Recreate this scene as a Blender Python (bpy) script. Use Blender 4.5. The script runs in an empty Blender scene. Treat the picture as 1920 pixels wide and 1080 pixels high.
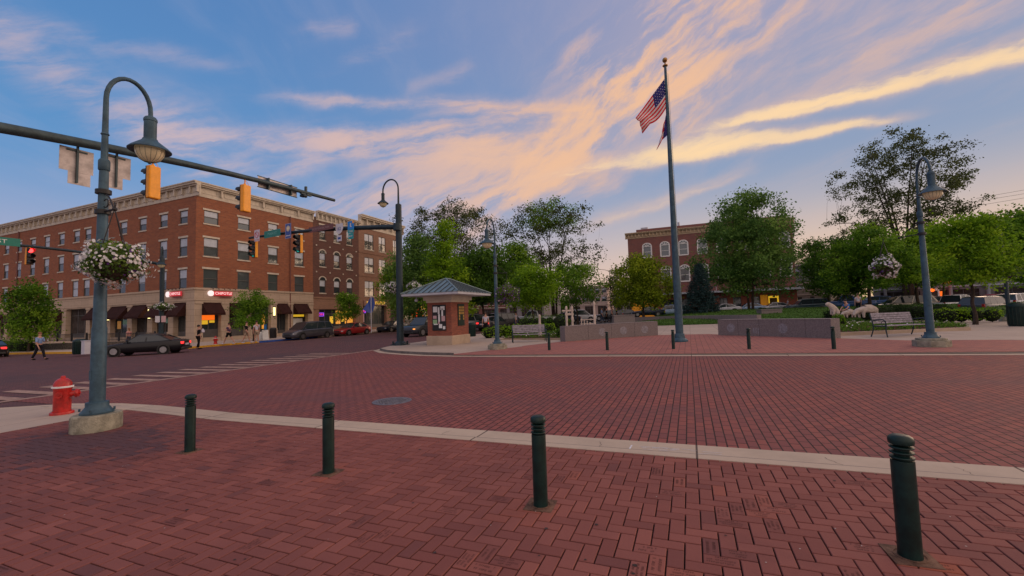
import bpy, bmesh, math, random
import numpy as np
from mathutils import Vector, Matrix

# ------------------------------------------------------------------ camera, sky, sun, exposure
SC = bpy.context.scene
COL = SC.collection
rad = math.radians
FPX, ROLL, YAW, PITCH, HC, TILT = 800.0, 0.030, rad(22.4), math.atan(49/800), 1.55, 0.015
Fv = Vector((-math.sin(YAW)*math.cos(PITCH), math.cos(YAW)*math.cos(PITCH), math.sin(PITCH)))
R0 = Vector((math.cos(YAW), math.sin(YAW), 0.0))
U0 = R0.cross(Fv)
Rv = math.cos(ROLL)*R0 - math.sin(ROLL)*U0
Uv = math.sin(ROLL)*R0 + math.cos(ROLL)*U0
CAM = Vector((0, 0, HC))
cd = bpy.data.cameras.new("camera"); cam = bpy.data.objects.new("camera", cd); COL.objects.link(cam)
cd.sensor_width = 36; cd.lens = 36*FPX/1920; cd.clip_start = 0.05; cd.clip_end = 5000
cam.matrix_world = Matrix(((Rv.x, Uv.x, -Fv.x, 0), (Rv.y, Uv.y, -Fv.y, 0), (Rv.z, Uv.z, -Fv.z, HC), (0, 0, 0, 1)))
SC.camera = cam
SC.render.resolution_x, SC.render.resolution_y = 1024, 576
SC.view_settings.view_transform = 'Standard'; SC.view_settings.look = 'None'
SC.view_settings.exposure = 0.0; SC.view_settings.gamma = 1.0
SC.cycles.max_bounces = 6; SC.cycles.transparent_max_bounces = 8
SC.cycles.use_denoising = True

def lin(c):
    return tuple(((x/255)/12.92 if x/255 <= 0.04045 else ((x/255+0.055)/1.055)**2.4) for x in c)

world = bpy.data.worlds.new("World"); SC.world = world; world.use_nodes = True
WT = world.node_tree; WT.nodes.clear()

class NT:
    """small helper to write node maths"""
    def __init__(s, t): s.t = t
    def _in(s, sock, v):
        if isinstance(v, bpy.types.NodeSocket): s.t.links.new(v, sock)
        elif v is not None: sock.default_value = v
    def m(s, op, a, b=None, c=None, clamp=False):
        n = s.t.nodes.new('ShaderNodeMath'); n.operation = op; n.use_clamp = clamp
        for i, v in enumerate((a, b, c)): s._in(n.inputs[i], v)
        return n.outputs[0]
    def v(s, op, a, b=None, scale=None):
        n = s.t.nodes.new('ShaderNodeVectorMath'); n.operation = op
        s._in(n.inputs[0], a); s._in(n.inputs[1], b)
        if scale is not None: s._in(n.inputs['Scale'], scale)
        return n.outputs['Value'] if op in ('DOT_PRODUCT', 'LENGTH', 'DISTANCE') else n.outputs[0]
    def xyz(s, x, y, z=0.0):
        n = s.t.nodes.new('ShaderNodeCombineXYZ')
        for i, v in enumerate((x, y, z)): s._in(n.inputs[i], v)
        return n.outputs[0]
    def sep(s, v):
        n = s.t.nodes.new('ShaderNodeSeparateXYZ'); s._in(n.inputs[0], v); return n.outputs
    def noise(s, vec, scale, detail=4, rough=0.55, dist=0.0):
        n = s.t.nodes.new('ShaderNodeTexNoise'); s._in(n.inputs['Vector'], vec)
        n.inputs['Scale'].default_value = scale; n.inputs['Detail'].default_value = detail
        n.inputs['Roughness'].default_value = rough; n.inputs['Distortion'].default_value = dist
        return n.outputs
    def mix(s, f, a, b, mode='MIX'):
        n = s.t.nodes.new('ShaderNodeMix'); n.data_type = 'RGBA'; n.blend_type = mode; n.clamp_factor = True
        s._in(n.inputs[0], f)
        for i, v in ((6, a), (7, b)):
            if isinstance(v, tuple) and len(v) == 3: v = v+(1.0,)
            s._in(n.inputs[i], v)
        return n.outputs[2]
    def ss(s, x, a, b):
        n = s.t.nodes.new('ShaderNodeMapRange'); n.interpolation_type = 'SMOOTHSTEP'
        s._in(n.inputs[0], x)
        n.inputs[1].default_value = a; n.inputs[2].default_value = b
        return n.outputs[0]

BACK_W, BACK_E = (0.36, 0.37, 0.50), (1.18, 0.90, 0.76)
def build_sky():
    N = NT(WT)
    tc = WT.nodes.new('ShaderNodeTexCoord'); D = tc.outputs['Generated']
    df = N.m('MAXIMUM', N.v('DOT_PRODUCT', D, tuple(Fv)), 0.08)
    # a tangent plane to the sky dome, fixed in the world (units: 1/800 rad about the plane's centre)
    tx = N.m('DIVIDE', N.v('DOT_PRODUCT', D, tuple(Rv)), df)
    ty = N.m('DIVIDE', N.v('DOT_PRODUCT', D, tuple(Uv)), df)
    px = N.m('MULTIPLY_ADD', tx, 800.0, 960.0)
    py = N.m('MULTIPLY_ADD', ty, -800.0, 540.0)
    front = N.ss(N.v('DOT_PRODUCT', D, tuple(Fv)), 0.1, 0.45)
    dz = N.sep(D)[2]
    # cloud sheet coordinates (perspective of a flat layer high above), streaks run to one far point
    k = N.m('DIVIDE', 1.0, N.m('ADD', N.m('MAXIMUM', dz, 0.0), 0.10))
    ang = rad(28.0)
    ax = N.v('DOT_PRODUCT', D, (-math.sin(ang), math.cos(ang), 0.0))
    cx = N.v('DOT_PRODUCT', D, (math.cos(ang), math.sin(ang), 0.0))
    sheet = N.xyz(N.m('MULTIPLY', N.m('MULTIPLY', cx, k), 2.6), N.m('MULTIPLY', N.m('MULTIPLY', ax, k), 0.75), 0.0)
    wn = N.noise(D, 3.5, 3, 0.5)[1]
    warp = N.v('SCALE', N.v('SUBTRACT', wn, (0.5, 0.5, 0.5)), None, scale=0.9)
    sheetw = N.v('ADD', sheet, warp)
    fib2 = N.noise(sheetw, 1.1, 8, 0.6)[0]
    w1 = N.v('SUBTRACT', N.noise(D, 3.2, 3, 0.5)[1], (0.5, 0.5, 0.5))
    w2 = N.v('SUBTRACT', N.noise(D, 13.0, 6, 0.62)[1], (0.5, 0.5, 0.5))
    base = N.xyz(px, py, 0.0)
    P = N.v('MULTIPLY', N.v('ADD', base, N.v('ADD', N.v('MULTIPLY', w1, (170.0, 110.0, 0.0)), N.v('MULTIPLY', w2, (60.0, 34.0, 0.0)))), (1.0, 1.0, 0.0))
    P0 = N.v('MULTIPLY', N.v('ADD', base, N.v('ADD', N.v('MULTIPLY', w1, (30.0, 16.0, 0.0)), N.v('MULTIPLY', w2, (44.0, 26.0, 0.0)))), (1.0, 1.0, 0.0))
    def fibre(deg, su, sv, sc, det=9, ro=0.62):
        c, s_ = math.cos(rad(deg)), math.sin(rad(deg))
        u = N.v('DOT_PRODUCT', P0, (c, -s_, 0.0)); v = N.v('DOT_PRODUCT', P0, (s_, c, 0.0))
        return N.noise(N.xyz(N.m('MULTIPLY', u, su), N.m('MULTIPLY', v, sv), 0.0), sc, det, ro, 0.25)[0]
    fbig = fibre(44, 0.0042, 0.017, 1.0); fleft = fibre(6, 0.0045, 0.019, 1.0); fgold = fibre(14, 0.0065, 0.034, 1.0); flow = fibre(27, 0.004, 0.022, 1.0)
    def stroke(Pt, x0, y0, x1, y1, wa, wb, amp, feather=1.0):
        b = (x1-x0, y1-y0); L2 = b[0]**2+b[1]**2; L = math.sqrt(L2)
        pa = N.v('SUBTRACT', Pt, (x0, y0, 0.0))
        t = N.m('DIVIDE', N.v('DOT_PRODUCT', pa, (b[0], b[1], 0.0)), L2)
        tc_ = N.m('MAXIMUM', N.m('MINIMUM', t, 1.0), 0.0)
        across = N.m('DIVIDE', N.v('DOT_PRODUCT', pa, (-b[1]/L, b[0]/L, 0.0)), N.m('MULTIPLY_ADD', tc_, wb-wa, wa))
        if feather != 1.0:      # softer on the upper side
            across = N.m('MAXIMUM', across, N.m('MULTIPLY', across, 1.0/feather))
            across = N.m('MULTIPLY', across, 1.0)
        over = N.m('MULTIPLY', N.m('SUBTRACT', t, tc_), 3.2)
        q = N.m('ADD', N.m('MULTIPLY', across, across), N.m('MULTIPLY', over, over))
        return N.m('MULTIPLY', N.m('EXPONENT', N.m('MULTIPLY', q, -1.0)), amp)
    def total(lst, Pt, f=1.0):
        acc = None
        for s in lst:
            v = stroke(Pt, *s, feather=f); acc = v if acc is None else N.m('ADD', acc, v)
        return acc
    def dens(mask, tex, lo, hi, floor, gain):
        k_ = N.m('MULTIPLY', mask, N.m('MULTIPLY_ADD', N.ss(tex, lo, hi), 1.0-floor, floor))
        return N.m('SUBTRACT', 1.0, N.m('EXPONENT', N.m('MULTIPLY', k_, -gain)))
    big = dens(total([(960, 350, 1240, 140, 36, 100, 0.9), (1240, 140, 1430, -60, 105, 140, 0.9), (1110, 90, 1330, -60, 40, 60, 0.45),
                      (930, 405, 1010, 330, 12, 30, 0.8), (1000, 300, 1210, 160, 40, 70, 0.55)], P), fbig, 0.38, 0.68, 0.07, 1.9)
    left = dens(total([(330, 246, 660, 262, 20, 22, 0.9), (660, 262, 1000, 276, 26, 44, 0.85), (640, 275, 500, 325, 24, 16, 0.8),
                       (300, 235, 440, 320, 44, 42, 0.8), (0, 60, 330, 250, 46, 52, 0.62), (640, 186, 1040, 214, 11, 18, 0.8), (740, 290, 960, 250, 30, 50, 0.6),
                       (575, 58, 640, 40, 16, 18, 0.35), (790, 160, 860, 130, 14, 14, 0.25), (640, 110, 760, 60, 14, 18, 0.2), (330, 100, 20, 20, 16, 24, 0.3)], P), fleft, 0.36, 0.68, 0.06, 1.8)
    lowc = dens(total([(560, 400, 900, 300, 34, 44, 0.75), (690, 400, 1030, 335, 40, 40, 0.9), (1030, 290, 900, 420, 40, 26, 0.6), (1600, 60, 1930, -40, 60, 80, 0.4), (1450, 160, 1800, 60, 50, 60, 0.3)], P), flow, 0.34, 0.68, 0.08, 1.7)
    pinkm = N.m('MULTIPLY', N.m('SUBTRACT', 1.0, N.m('MULTIPLY', N.m('MULTIPLY', N.m('SUBTRACT', 1.0, big), N.m('SUBTRACT', 1.0, left)), N.m('SUBTRACT', 1.0, lowc))), front)
    goldm = N.m('MULTIPLY', dens(total([(1375, 229, 1570, 184, 5, 9, 0.85), (1570, 184, 2050, 72, 9, 16, 1.2), (1080, 322, 1330, 280, 6, 13, 0.8), (1310, 282, 1590, 236, 15, 6, 1.05), (1150, 412, 1335, 348, 9, 6, 0.35)], P0, 1.9),
                                 fgold, 0.26, 0.66, 0.22, 2.1), front)
    veil = N.m('MULTIPLY', N.ss(fib2, 0.45, 0.82), 0.30)
    veil = N.m('MULTIPLY', veil, N.ss(dz, 0.04, 0.3))
    # clear sky: blue, paler and warmer toward the afterglow on the right
    azl = N.ss(N.m('DIVIDE', N.v('DOT_PRODUCT', D, tuple(R0)), N.m('MAXIMUM', N.m('SQRT', N.m('SUBTRACT', 1.0, N.m('MULTIPLY', dz, dz))), 0.05)), -0.75, 0.75)
    top = N.mix(azl, lin((84, 130, 186)), lin((156, 158, 188)))
    mid = N.mix(azl, lin((96, 148, 200)), lin((142, 160, 190)))
    low = N.mix(azl, lin((140, 168, 208)), lin((170, 178, 194)))
    hor = N.mix(azl, lin((186, 178, 196)), lin((252, 206, 160)))
    e1 = N.ss(dz, 0.25, 0.62); e2 = N.ss(dz, 0.05, 0.34); e3 = N.ss(dz, -0.02, 0.30)
    c = N.mix(e1, mid, top)
    c = N.mix(N.m('SUBTRACT', 1.0, e2), c, low)
    c = N.mix(N.m('SUBTRACT', 1.0, e3), c, hor)
    c = N.mix(veil, c, N.mix(azl, lin((176, 176, 200)), lin((214, 184, 176))))
    pc = N.mix(N.ss(px, 400, 1150), lin((212, 184, 184)), lin((250, 196, 150)))
    pc = N.mix(N.ss(pinkm, 0.25, 0.95), N.mix(0.55, pc, lin((180, 172, 196))), pc)
    c = N.mix(N.m('MULTIPLY', pinkm, 0.90), c, pc)
    gc = N.mix(N.ss(goldm, 0.25, 0.8), lin((226, 190, 170)), lin((255, 218, 170)))
    c = N.mix(goldm, c, gc)
    # the dome overhead and behind the photographer: unseen sky, brightened as fill light, warmer on the east
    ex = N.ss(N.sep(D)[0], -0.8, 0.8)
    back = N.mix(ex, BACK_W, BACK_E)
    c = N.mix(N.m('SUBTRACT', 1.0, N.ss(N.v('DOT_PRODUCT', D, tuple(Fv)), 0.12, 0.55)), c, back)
    bg = WT.nodes.new('ShaderNodeBackground'); out = WT.nodes.new('ShaderNodeOutputWorld')
    WT.links.new(c, bg.inputs[0]); bg.inputs[1].default_value = 1.0
    WT.links.new(bg.outputs[0], out.inputs[0])
build_sky()
world.cycles.sampling_method = 'MANUAL'; world.cycles.sample_map_resolution = 512

sd = bpy.data.lights.new("sun", 'SUN'); sun = bpy.data.objects.new("sun", sd); COL.objects.link(sun)
sd.energy = 1.4; sd.angle = rad(36); sd.color = (1.0, 0.66, 0.42)
SUN_AZ, SUN_EL = rad(34), rad(9)       # azimuth east of +Y
sdir = Vector((math.sin(SUN_AZ)*math.cos(SUN_EL), math.cos(SUN_AZ)*math.cos(SUN_EL), math.sin(SUN_EL)))
sun.rotation_euler = sdir.to_track_quat('Z', 'Y').to_euler()

# ------------------------------------------------------------------ places
def gz(x, y):
    """the square falls gently to the west"""
    return TILT*max(-60.0, min(18.0, x*R0.x+y*R0.y))
def ray(px, py):
    return (Fv*FPX + Rv*(px-960) - Uv*(py-540))/FPX
def at(px, py, D):
    """the place at distance D (along the view) seen at px, py"""
    return CAM + ray(px, py)*D
def gxy(px, D):
    p = at(px, 580, D); return p.x, p.y
def G(px, py, h=0.0):
    d = ray(px, py); n = Vector((-TILT*R0.x, -TILT*R0.y, 1.0))
    t = (h-CAM.dot(n))/d.dot(n); p = CAM+d*t
    return p.x, p.y

# ------------------------------------------------------------------ mesh helpers
class MB:
    def __init__(s): s.v = []; s.f = []; s.m = []
    def add(s, vs, fs, mi=0, M=None):
        b = len(s.v)
        for p in vs:
            s.v.append(tuple(M @ Vector(p)) if M is not None else tuple(p))
        for f in fs: s.f.append(tuple(b+i for i in f)); s.m.append(mi)
        return s
    def box(s, x0, x1, y0, y1, z0, z1, mi=0, M=None):
        vs = [(x, y, z) for z in (z0, z1) for y in (y0, y1) for x in (x0, x1)]
        return s.add(vs, [(0, 2, 3, 1), (4, 5, 7, 6), (0, 1, 5, 4), (2, 6, 7, 3), (0, 4, 6, 2), (1, 3, 7, 5)], mi, M)
    def cyl(s, p0, p1, r0, r1=None, n=12, mi=0, M=None):
        return s.tube([p0, p1], [r0, r0 if r1 is None else r1], n, mi, M)
    def tube(s, pts, rs, n=8, mi=0, M=None, cap=True):
        pts = [Vector(p) for p in pts]
        if not hasattr(rs, '__len__'): rs = [rs]*len(pts)
        vs = []; k = len(pts); prev = None
        for i, p in enumerate(pts):
            d = (pts[min(i+1, k-1)]-pts[max(i-1, 0)])
            if d.length < 1e-9: d = Vector((0, 0, 1))
            d.normalize()
            if prev is None:
                a = Vector((0, 0, 1)) if abs(d.z) < 0.9 else Vector((1, 0, 0))
                x = d.cross(a).normalized()
            else:
                x = prev - d*prev.dot(d)
                x = x.normalized() if x.length > 1e-6 else d.orthogonal().normalized()
            prev = x; y = d.cross(x)
            for j in range(n):
                t = 2*math.pi*j/n
                vs.append(p + (x*math.cos(t)+y*math.sin(t))*rs[i])
        fs = [(i*n+j, i*n+(j+1) % n, (i+1)*n+(j+1) % n, (i+1)*n+j) for i in range(k-1) for j in range(n)]
        if cap: fs += [tuple(range(n-1, -1, -1)), tuple((k-1)*n+j for j in range(n))]
        return s.add(vs, fs, mi, M)
    def lathe(s, prof, c=(0, 0, 0), n=16, mi=0, M=None):
        vs = []
        for r, z in prof:
            for j in range(n):
                t = 2*math.pi*j/n; vs.append((c[0]+r*math.cos(t), c[1]+r*math.sin(t), c[2]+z))
        k = len(prof)
        fs = [(i*n+j, i*n+(j+1) % n, (i+1)*n+(j+1) % n, (i+1)*n+j) for i in range(k-1) for j in range(n)]
        fs += [tuple(range(n-1, -1, -1)), tuple((k-1)*n+j for j in range(n))]
        return s.add(vs, fs, mi, M)
    def prism(s, poly, z0, z1, mi=0, M=None):
        n = len(poly)
        vs = [(x, y, z0) for x, y in poly]+[(x, y, z1) for x, y in poly]
        fs = [tuple(range(n-1, -1, -1)), tuple(range(n, 2*n))]+[(i, (i+1) % n, n+(i+1) % n, n+i) for i in range(n)]
        return s.add(vs, fs, mi, M)
    def ell(s, c, r, nu=12, nv=8, mi=0, M=None):
        if not hasattr(r, '__len__'): r = (r, r, r)
        vs = [(c[0], c[1], c[2]-r[2])]
        for i in range(1, nv):
            p = -math.pi/2+math.pi*i/nv
            for j in range(nu):
                t = 2*math.pi*j/nu
                vs.append((c[0]+r[0]*math.cos(p)*math.cos(t), c[1]+r[1]*math.cos(p)*math.sin(t), c[2]+r[2]*math.sin(p)))
        vs.append((c[0], c[1], c[2]+r[2])); L = len(vs)-1
        fs = [(0, 1+(j+1) % nu, 1+j) for j in range(nu)]
        for i in range(nv-2):
            a = 1+i*nu; b = a+nu
            fs += [(a+j, a+(j+1) % nu, b+(j+1) % nu, b+j) for j in range(nu)]
        a = 1+(nv-2)*nu
        fs += [(a+j, a+(j+1) % nu, L) for j in range(nu)]
        return s.add(vs, fs, mi, M)
    def build(s, name, mats, parent=None, smooth=False, loc=None, bevel=0):
        me = bpy.data.meshes.new(name); me.from_pydata(s.v, [], s.f)
        if not isinstance(mats, (list, tuple)): mats = [mats]
        for m in mats: me.materials.append(m)
        me.polygons.foreach_set('material_index', s.m)
        if smooth:
            me.polygons.foreach_set('use_smooth', [True]*len(s.f)); me.update()
            me.set_sharp_from_angle(angle=rad(38))
        me.update()
        o = bpy.data.objects.new(name, me); COL.objects.link(o)
        if parent is not None: o.parent = parent
        if loc is not None: o.location = loc
        if bevel:
            b = o.modifiers.new('bevel', 'BEVEL'); b.width = bevel; b.segments = 2; b.limit_method = 'ANGLE'
        return o

def tag(o, label=None, cat=None, group=None, kind=None):
    if label: o['label'] = label
    if cat: o['category'] = cat
    if group: o['group'] = group
    if kind: o['kind'] = kind
    return o
def thing(name, label, cat, loc, rz=0.0, group=None):
    o = bpy.data.objects.new(name, None); COL.objects.link(o); o.empty_display_size = 0.2
    o.location = loc; o.rotation_euler = (0, 0, rz)
    return tag(o, label, cat, group)
def ground(x, y, h=0.0): return (x, y, gz(x, y)+h)
def copy_tree(o, parent=None):
    c = o.copy(); COL.objects.link(c); c.parent = parent
    for ch in list(o.children): copy_tree(ch, c)
    return c

# ------------------------------------------------------------------ materials
def mat(name, col, rough=0.6, metal=0.0, var=0.18, scale=4.0, bump=0.0, spec=0.5, emit=None, es=1.0, alpha=None, coat=0.0):
    m = bpy.data.materials.new(name); m.use_nodes = True; t = m.node_tree
    b = t.nodes['Principled BSDF']; N = NT(t)
    c = tuple(col)+(1.0,)
    tc = t.nodes.new('ShaderNodeTexCoord'); O = tc.outputs['Object']
    if var:
        n = N.noise(O, scale, 6, 0.65)[0]
        f = N.ss(n, 0.28, 0.72)
        t.links.new(N.mix(f, tuple(x*(1-var) for x in col), tuple(min(1, x*(1+var)) for x in col)), b.inputs['Base Color'])
        t.links.new(N.m('MULTIPLY_ADD', N.noise(O, scale*2.3, 4)[0], 0.25*rough, rough*0.88), b.inputs['Roughness'])
    else:
        b.inputs['Base Color'].default_value = c; b.inputs['Roughness'].default_value = rough
    b.inputs['Metallic'].default_value = metal; b.inputs['Specular IOR Level'].default_value = min(spec, .18) if rough >= .75 else spec
    if coat: b.inputs['Coat Weight'].default_value = coat; b.inputs['Coat Roughness'].default_value = 0.06
    if bump:
        bn = t.nodes.new('ShaderNodeBump'); bn.inputs['Strength'].default_value = bump; bn.inputs['Distance'].default_value = 0.02
        t.links.new(N.noise(O, scale*7, 5)[0], bn.inputs['Height']); t.links.new(bn.outputs[0], b.inputs['Normal'])
    if emit is not None:
        b.inputs['Emission Color'].default_value = tuple(emit)+(1.0,); b.inputs['Emission Strength'].default_value = es
    return m

def brick_mat(name, c1, c2, mortar, bw, bh, ms, coord='ground', swap=False, stain=0.35, stainc=None, rough=0.8, bump=0.35, dirt_scale=0.35, offset=0.5, stretch=None):
    """bricks or pavers; coord 'ground' uses x,y, 'wall' uses the two directions of an upright wall"""
    m = bpy.data.materials.new(name); m.use_nodes = True; t = m.node_tree
    b = t.nodes['Principled BSDF']; N = NT(t)
    g = t.nodes.new('ShaderNodeNewGeometry'); x, y, z = N.sep(g.outputs['Position'])
    if coord == 'wall': vec = N.xyz(N.m('ADD', x, y), z, 0.0)
    elif swap: vec = N.xyz(y, x, 0.0)
    else: vec = N.xyz(x, y, 0.0)
    bt = t.nodes.new('ShaderNodeTexBrick'); t.links.new(vec, bt.inputs['Vector'])
    bt.offset = offset; bt.squash = 1.0
    bt.inputs['Color1'].default_value = tuple(c1)+(1,); bt.inputs['Color2'].default_value = tuple(c2)+(1,)
    bt.inputs['Mortar'].default_value = tuple(mortar)+(1,); bt.inputs['Scale'].default_value = 1.0
    bt.inputs['Mortar Size'].default_value = ms; bt.inputs['Brick Width'].default_value = bw
    bt.inputs['Row Height'].default_value = bh; bt.inputs['Mortar Smooth'].default_value = 0.2
    col = bt.outputs['Color']
    p = g.outputs['Position']
    n1 = N.noise(p if stretch is None else N.v('MULTIPLY', p, stretch), dirt_scale, 7, 0.62)[0]; n2 = N.noise(p, dirt_scale*9, 5, 0.6)[0]
    f = N.m('MULTIPLY', N.ss(n1, 0.42, 0.72), stain)
    sc = stainc if stainc else tuple(v*0.45 for v in c1)
    col = N.mix(f, col, sc)
    col = N.mix(N.m('MULTIPLY_ADD', n2, 0.9, -0.15), col, N.mix(0.5, col, (1.6, 1.5, 1.5), 'MULTIPLY'))
    t.links.new(col, b.inputs['Base Color'])
    t.links.new(N.m('MULTIPLY_ADD', n2, 0.3, rough-0.18), b.inputs['Roughness'])
    b.inputs['Specular IOR Level'].default_value = .14
    bn = t.nodes.new('ShaderNodeBump'); bn.inputs['Strength'].default_value = bump; bn.inputs['Distance'].default_value = 0.01
    h = N.m('ADD', N.m('MULTIPLY', bt.outputs['Fac'], -1.0), N.m('MULTIPLY', N.noise(p, 40.0, 3)[0], 0.4))
    t.links.new(h, bn.inputs['Height']); t.links.new(bn.outputs[0], b.inputs['Normal'])
    return m

def attr_mat(name, ramp, rough=0.8, bump=0.2, bscale=60.0, translucent=0.0, attr='tint', blot=None, spec=0.5):
    """colour from a per-face value 'tint' (0..1) run through a few real colours"""
    m = bpy.data.materials.new(name); m.use_nodes = True; t = m.node_tree
    b = t.nodes['Principled BSDF']; N = NT(t)
    a = t.nodes.new('ShaderNodeAttribute'); a.attribute_name = attr
    r = t.nodes.new('ShaderNodeValToRGB'); t.links.new(a.outputs['Fac'], r.inputs[0])
    el = r.color_ramp.elements
    while len(el) < len(ramp): el.new(0.5)
    for i, (p, c) in enumerate(ramp): el[i].position = p; el[i].color = tuple(c)+(1,)
    col = r.outputs[0]
    g = t.nodes.new('ShaderNodeNewGeometry'); P = g.outputs['Position']
    if blot:
        n1 = N.noise(P, blot[0], 6, 0.6)[0]
        col = N.mix(N.m('MULTIPLY', N.ss(n1, 0.45, 0.7), blot[1]), col, blot[2])
    if translucent <= 0:
        sp = N.noise(P, 120.0, 3)[0]
        col = N.mix(N.m('MULTIPLY_ADD', sp, 0.8, -0.1), col, N.mix(0.6, col, (0.6, 0.6, 0.62), 'MULTIPLY'))
    t.links.new(col, b.inputs['Base Color']); b.inputs['Roughness'].default_value = rough
    b.inputs['Specular IOR Level'].default_value = spec
    if bump:
        bn = t.nodes.new('ShaderNodeBump'); bn.inputs['Strength'].default_value = bump; bn.inputs['Distance'].default_value = 0.005
        t.links.new(N.noise(P, bscale, 4)[0], bn.inputs['Height']); t.links.new(bn.outputs[0], b.inputs['Normal'])
    if translucent > 0:
        tr = t.nodes.new('ShaderNodeBsdfTranslucent'); t.links.new(col, tr.inputs[0])
        mx = t.nodes.new('ShaderNodeMixShader'); mx.inputs[0].default_value = translucent
        t.links.new(b.outputs[0], mx.inputs[1]); t.links.new(tr.outputs[0], mx.inputs[2])
        t.links.new(mx.outputs[0], t.nodes['Material Output'].inputs[0])
    return m

def emis(name, col, s):
    return mat(name, tuple(min(1, x*0.6+0.02) for x in col), 0.4, var=0, emit=col, es=s)

M = {}
M['post'] = mat('blue grey painted steel', (0.042, 0.088, 0.125), 0.5, 0.15, 0.3, 6, 0.05, spec=.35)
M['green'] = mat('dark green painted steel', (0.004, 0.020, 0.018), 0.42, 0.0, 0.5, 9, 0.06, spec=.3)
M['arm'] = mat('slate painted mast arm', (0.035, 0.062, 0.072), 0.5, 0.2, 0.3, 5, 0.05)
M['darkpole'] = mat('dark blue green pole paint', (0.012, 0.03, 0.042), 0.55, 0.2, 0.2, 5)
M['black'] = mat('black steel', (0.012, 0.012, 0.014), 0.5, 0.1, 0.2, 6)
M['globe'] = mat('cream frosted lamp glass', (0.62, 0.52, 0.34), 0.25, 0, 0.12, 9, emit=(1.0, 0.78, 0.42), es=0.05)
M['concrete'] = mat('weathered concrete', (0.42, 0.36, 0.30), 0.9, 0, 0.3, 3, 0.5)
M['basecon'] = mat('stained lamp base concrete', (0.27, 0.255, 0.20), 0.92, 0, 0.4, 6, 0.8)
M['red'] = mat('hydrant red enamel', (0.42, 0.014, 0.011), 0.42, 0, 0.4, 7, 0.1, coat=0.1)
M['white'] = mat('white paint', (0.72, 0.72, 0.72), 0.5, 0, 0.1, 5)
M['offwhite'] = mat('painted cream trim', (0.52, 0.46, 0.38), 0.7, 0, 0.14, 2, 0.1)
M['amber'] = mat('signal yellow enamel', (0.85, 0.34, 0.01), 0.45, 0, 0.1, 6)
M['signback'] = mat('bare aluminium sign back', (0.42, 0.38, 0.37), 0.5, 0.5, 0.25, 5)
M['signgreen'] = mat('street sign green', (0.0, 0.17, 0.13), 0.4, 0, 0.08, 5)
M['signblue'] = mat('sign blue', (0.02, 0.06, 0.30), 0.4, 0, 0.05, 5)
M['signbrown'] = mat('sign brown', (0.13, 0.035, 0.03), 0.4, 0, 0.05, 5)
M['teal'] = mat('sign teal', (0.0, 0.28, 0.32), 0.4, 0, 0.05, 5)
M['skyblue'] = mat('sign sky blue', (0.0, 0.2, 0.65), 0.4, 0, 0.05, 5)
M['lav'] = mat('sign white', (0.55, 0.55, 0.62), 0.4, 0, 0.05, 5)
M['pinkred'] = mat('sign red ink', (0.5, 0.05, 0.08), 0.4, 0, 0.05, 5)
M['brass'] = mat('gilded ball', (0.33, 0.18, 0.06), 0.35, 0.7, 0.1, 5)
M['granite'] = mat('grey mauve granite', (0.185, 0.155, 0.155), 0.7, 0, 0.3, 22, 0.2)
M['medal'] = mat('pale carved medallion', (0.235, 0.225, 0.25), 0.7, 0, 0.3, 12, 0.3)
M['stone'] = mat('buff cast stone', (0.40, 0.31, 0.235), 0.85, 0, 0.16, 1.2, 0.2)
M['stone2'] = mat('pale limestone carving', (0.50, 0.42, 0.37), 0.85, 0, 0.2, 5, 0.3)
M['wood'] = mat('weathered grey wood', (0.27, 0.25, 0.29), 0.8, 0, 0.35, 9, 0.3)
M['roofmetal'] = mat('grey green standing seam metal', (0.15, 0.21, 0.22), 0.4, 0.3, 0.2, 1.5)
M['fascia'] = mat('grey white fascia', (0.42, 0.44, 0.50), 0.5, 0, 0.1, 3)
M['awning'] = mat('maroon brown awning canvas', (0.034, 0.012, 0.011), 0.9, 0, 0.2, 2, 0.1)
M['glass'] = mat('dark window glass', (0.03, 0.04, 0.045), 0.06, 0, 0.0, 1, 0, spec=0.9)
M['glasslite'] = mat('reflecting window glass', (0.10, 0.12, 0.13), 0.05, 0.35, 0.0, 1, 0, spec=1.0)
M['blind'] = mat('pale window blind', (0.42, 0.47, 0.55), 0.35, 0, 0.1, 1.5)
M['winframe'] = mat('grey window frame', (0.09, 0.085, 0.085), 0.6, 0, 0.1, 3)
M['warmglow'] = emis('lit shop interior', (1.0, 0.42, 0.05), 0.55)
M['orange'] = emis('orange lit ceiling', (1.0, 0.16, 0.01), 0.9)
M['yellowglow'] = emis('yellow lit wall', (1.0, 0.60, 0.03), 0.5)
M['dimroom'] = mat('dim shop interior', (0.05, 0.04, 0.035), 0.8, 0, 0.6, 1.2)
M['sconce'] = emis('lit wall lamp glass', (1.0, 0.85, 0.35), 2.2)
M['neonred'] = emis('red neon', (1.0, 0.03, 0.03), 1.6)
M['neonorange'] = emis('orange neon', (1.0, 0.13, 0.01), 1.8)
M['neonpink'] = emis('magenta neon', (1.0, 0.03, 0.45), 1.3)
M['neonviolet'] = emis('violet neon', (0.35, 0.08, 1.0), 1.3)
M['signred'] = emis('lit red sign face', (0.75, 0.02, 0.04), 0.42)
M['signlit'] = emis('lit white letters', (1.0, 0.82, 0.80), 0.85)
M['redlens'] = emis('lit red lens', (1.0, 0.02, 0.02), 9.0)
M['greenlens'] = emis('lit green lens', (0.0, 0.62, 0.52), 0.45)
M['offlens'] = mat('unlit lens', (0.03, 0.015, 0.01), 0.25, 0, 0.0, 5)
M['tyre'] = mat('tyre rubber', (0.015, 0.015, 0.016), 0.8, 0, 0.2, 12)
M['rim'] = mat('alloy rim', (0.45, 0.45, 0.48), 0.3, 0.8, 0.1, 12)
M['carglass'] = mat('tinted car glass', (0.022, 0.032, 0.040), 0.05, 0.0, 0.0, 1, spec=.7)
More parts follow.
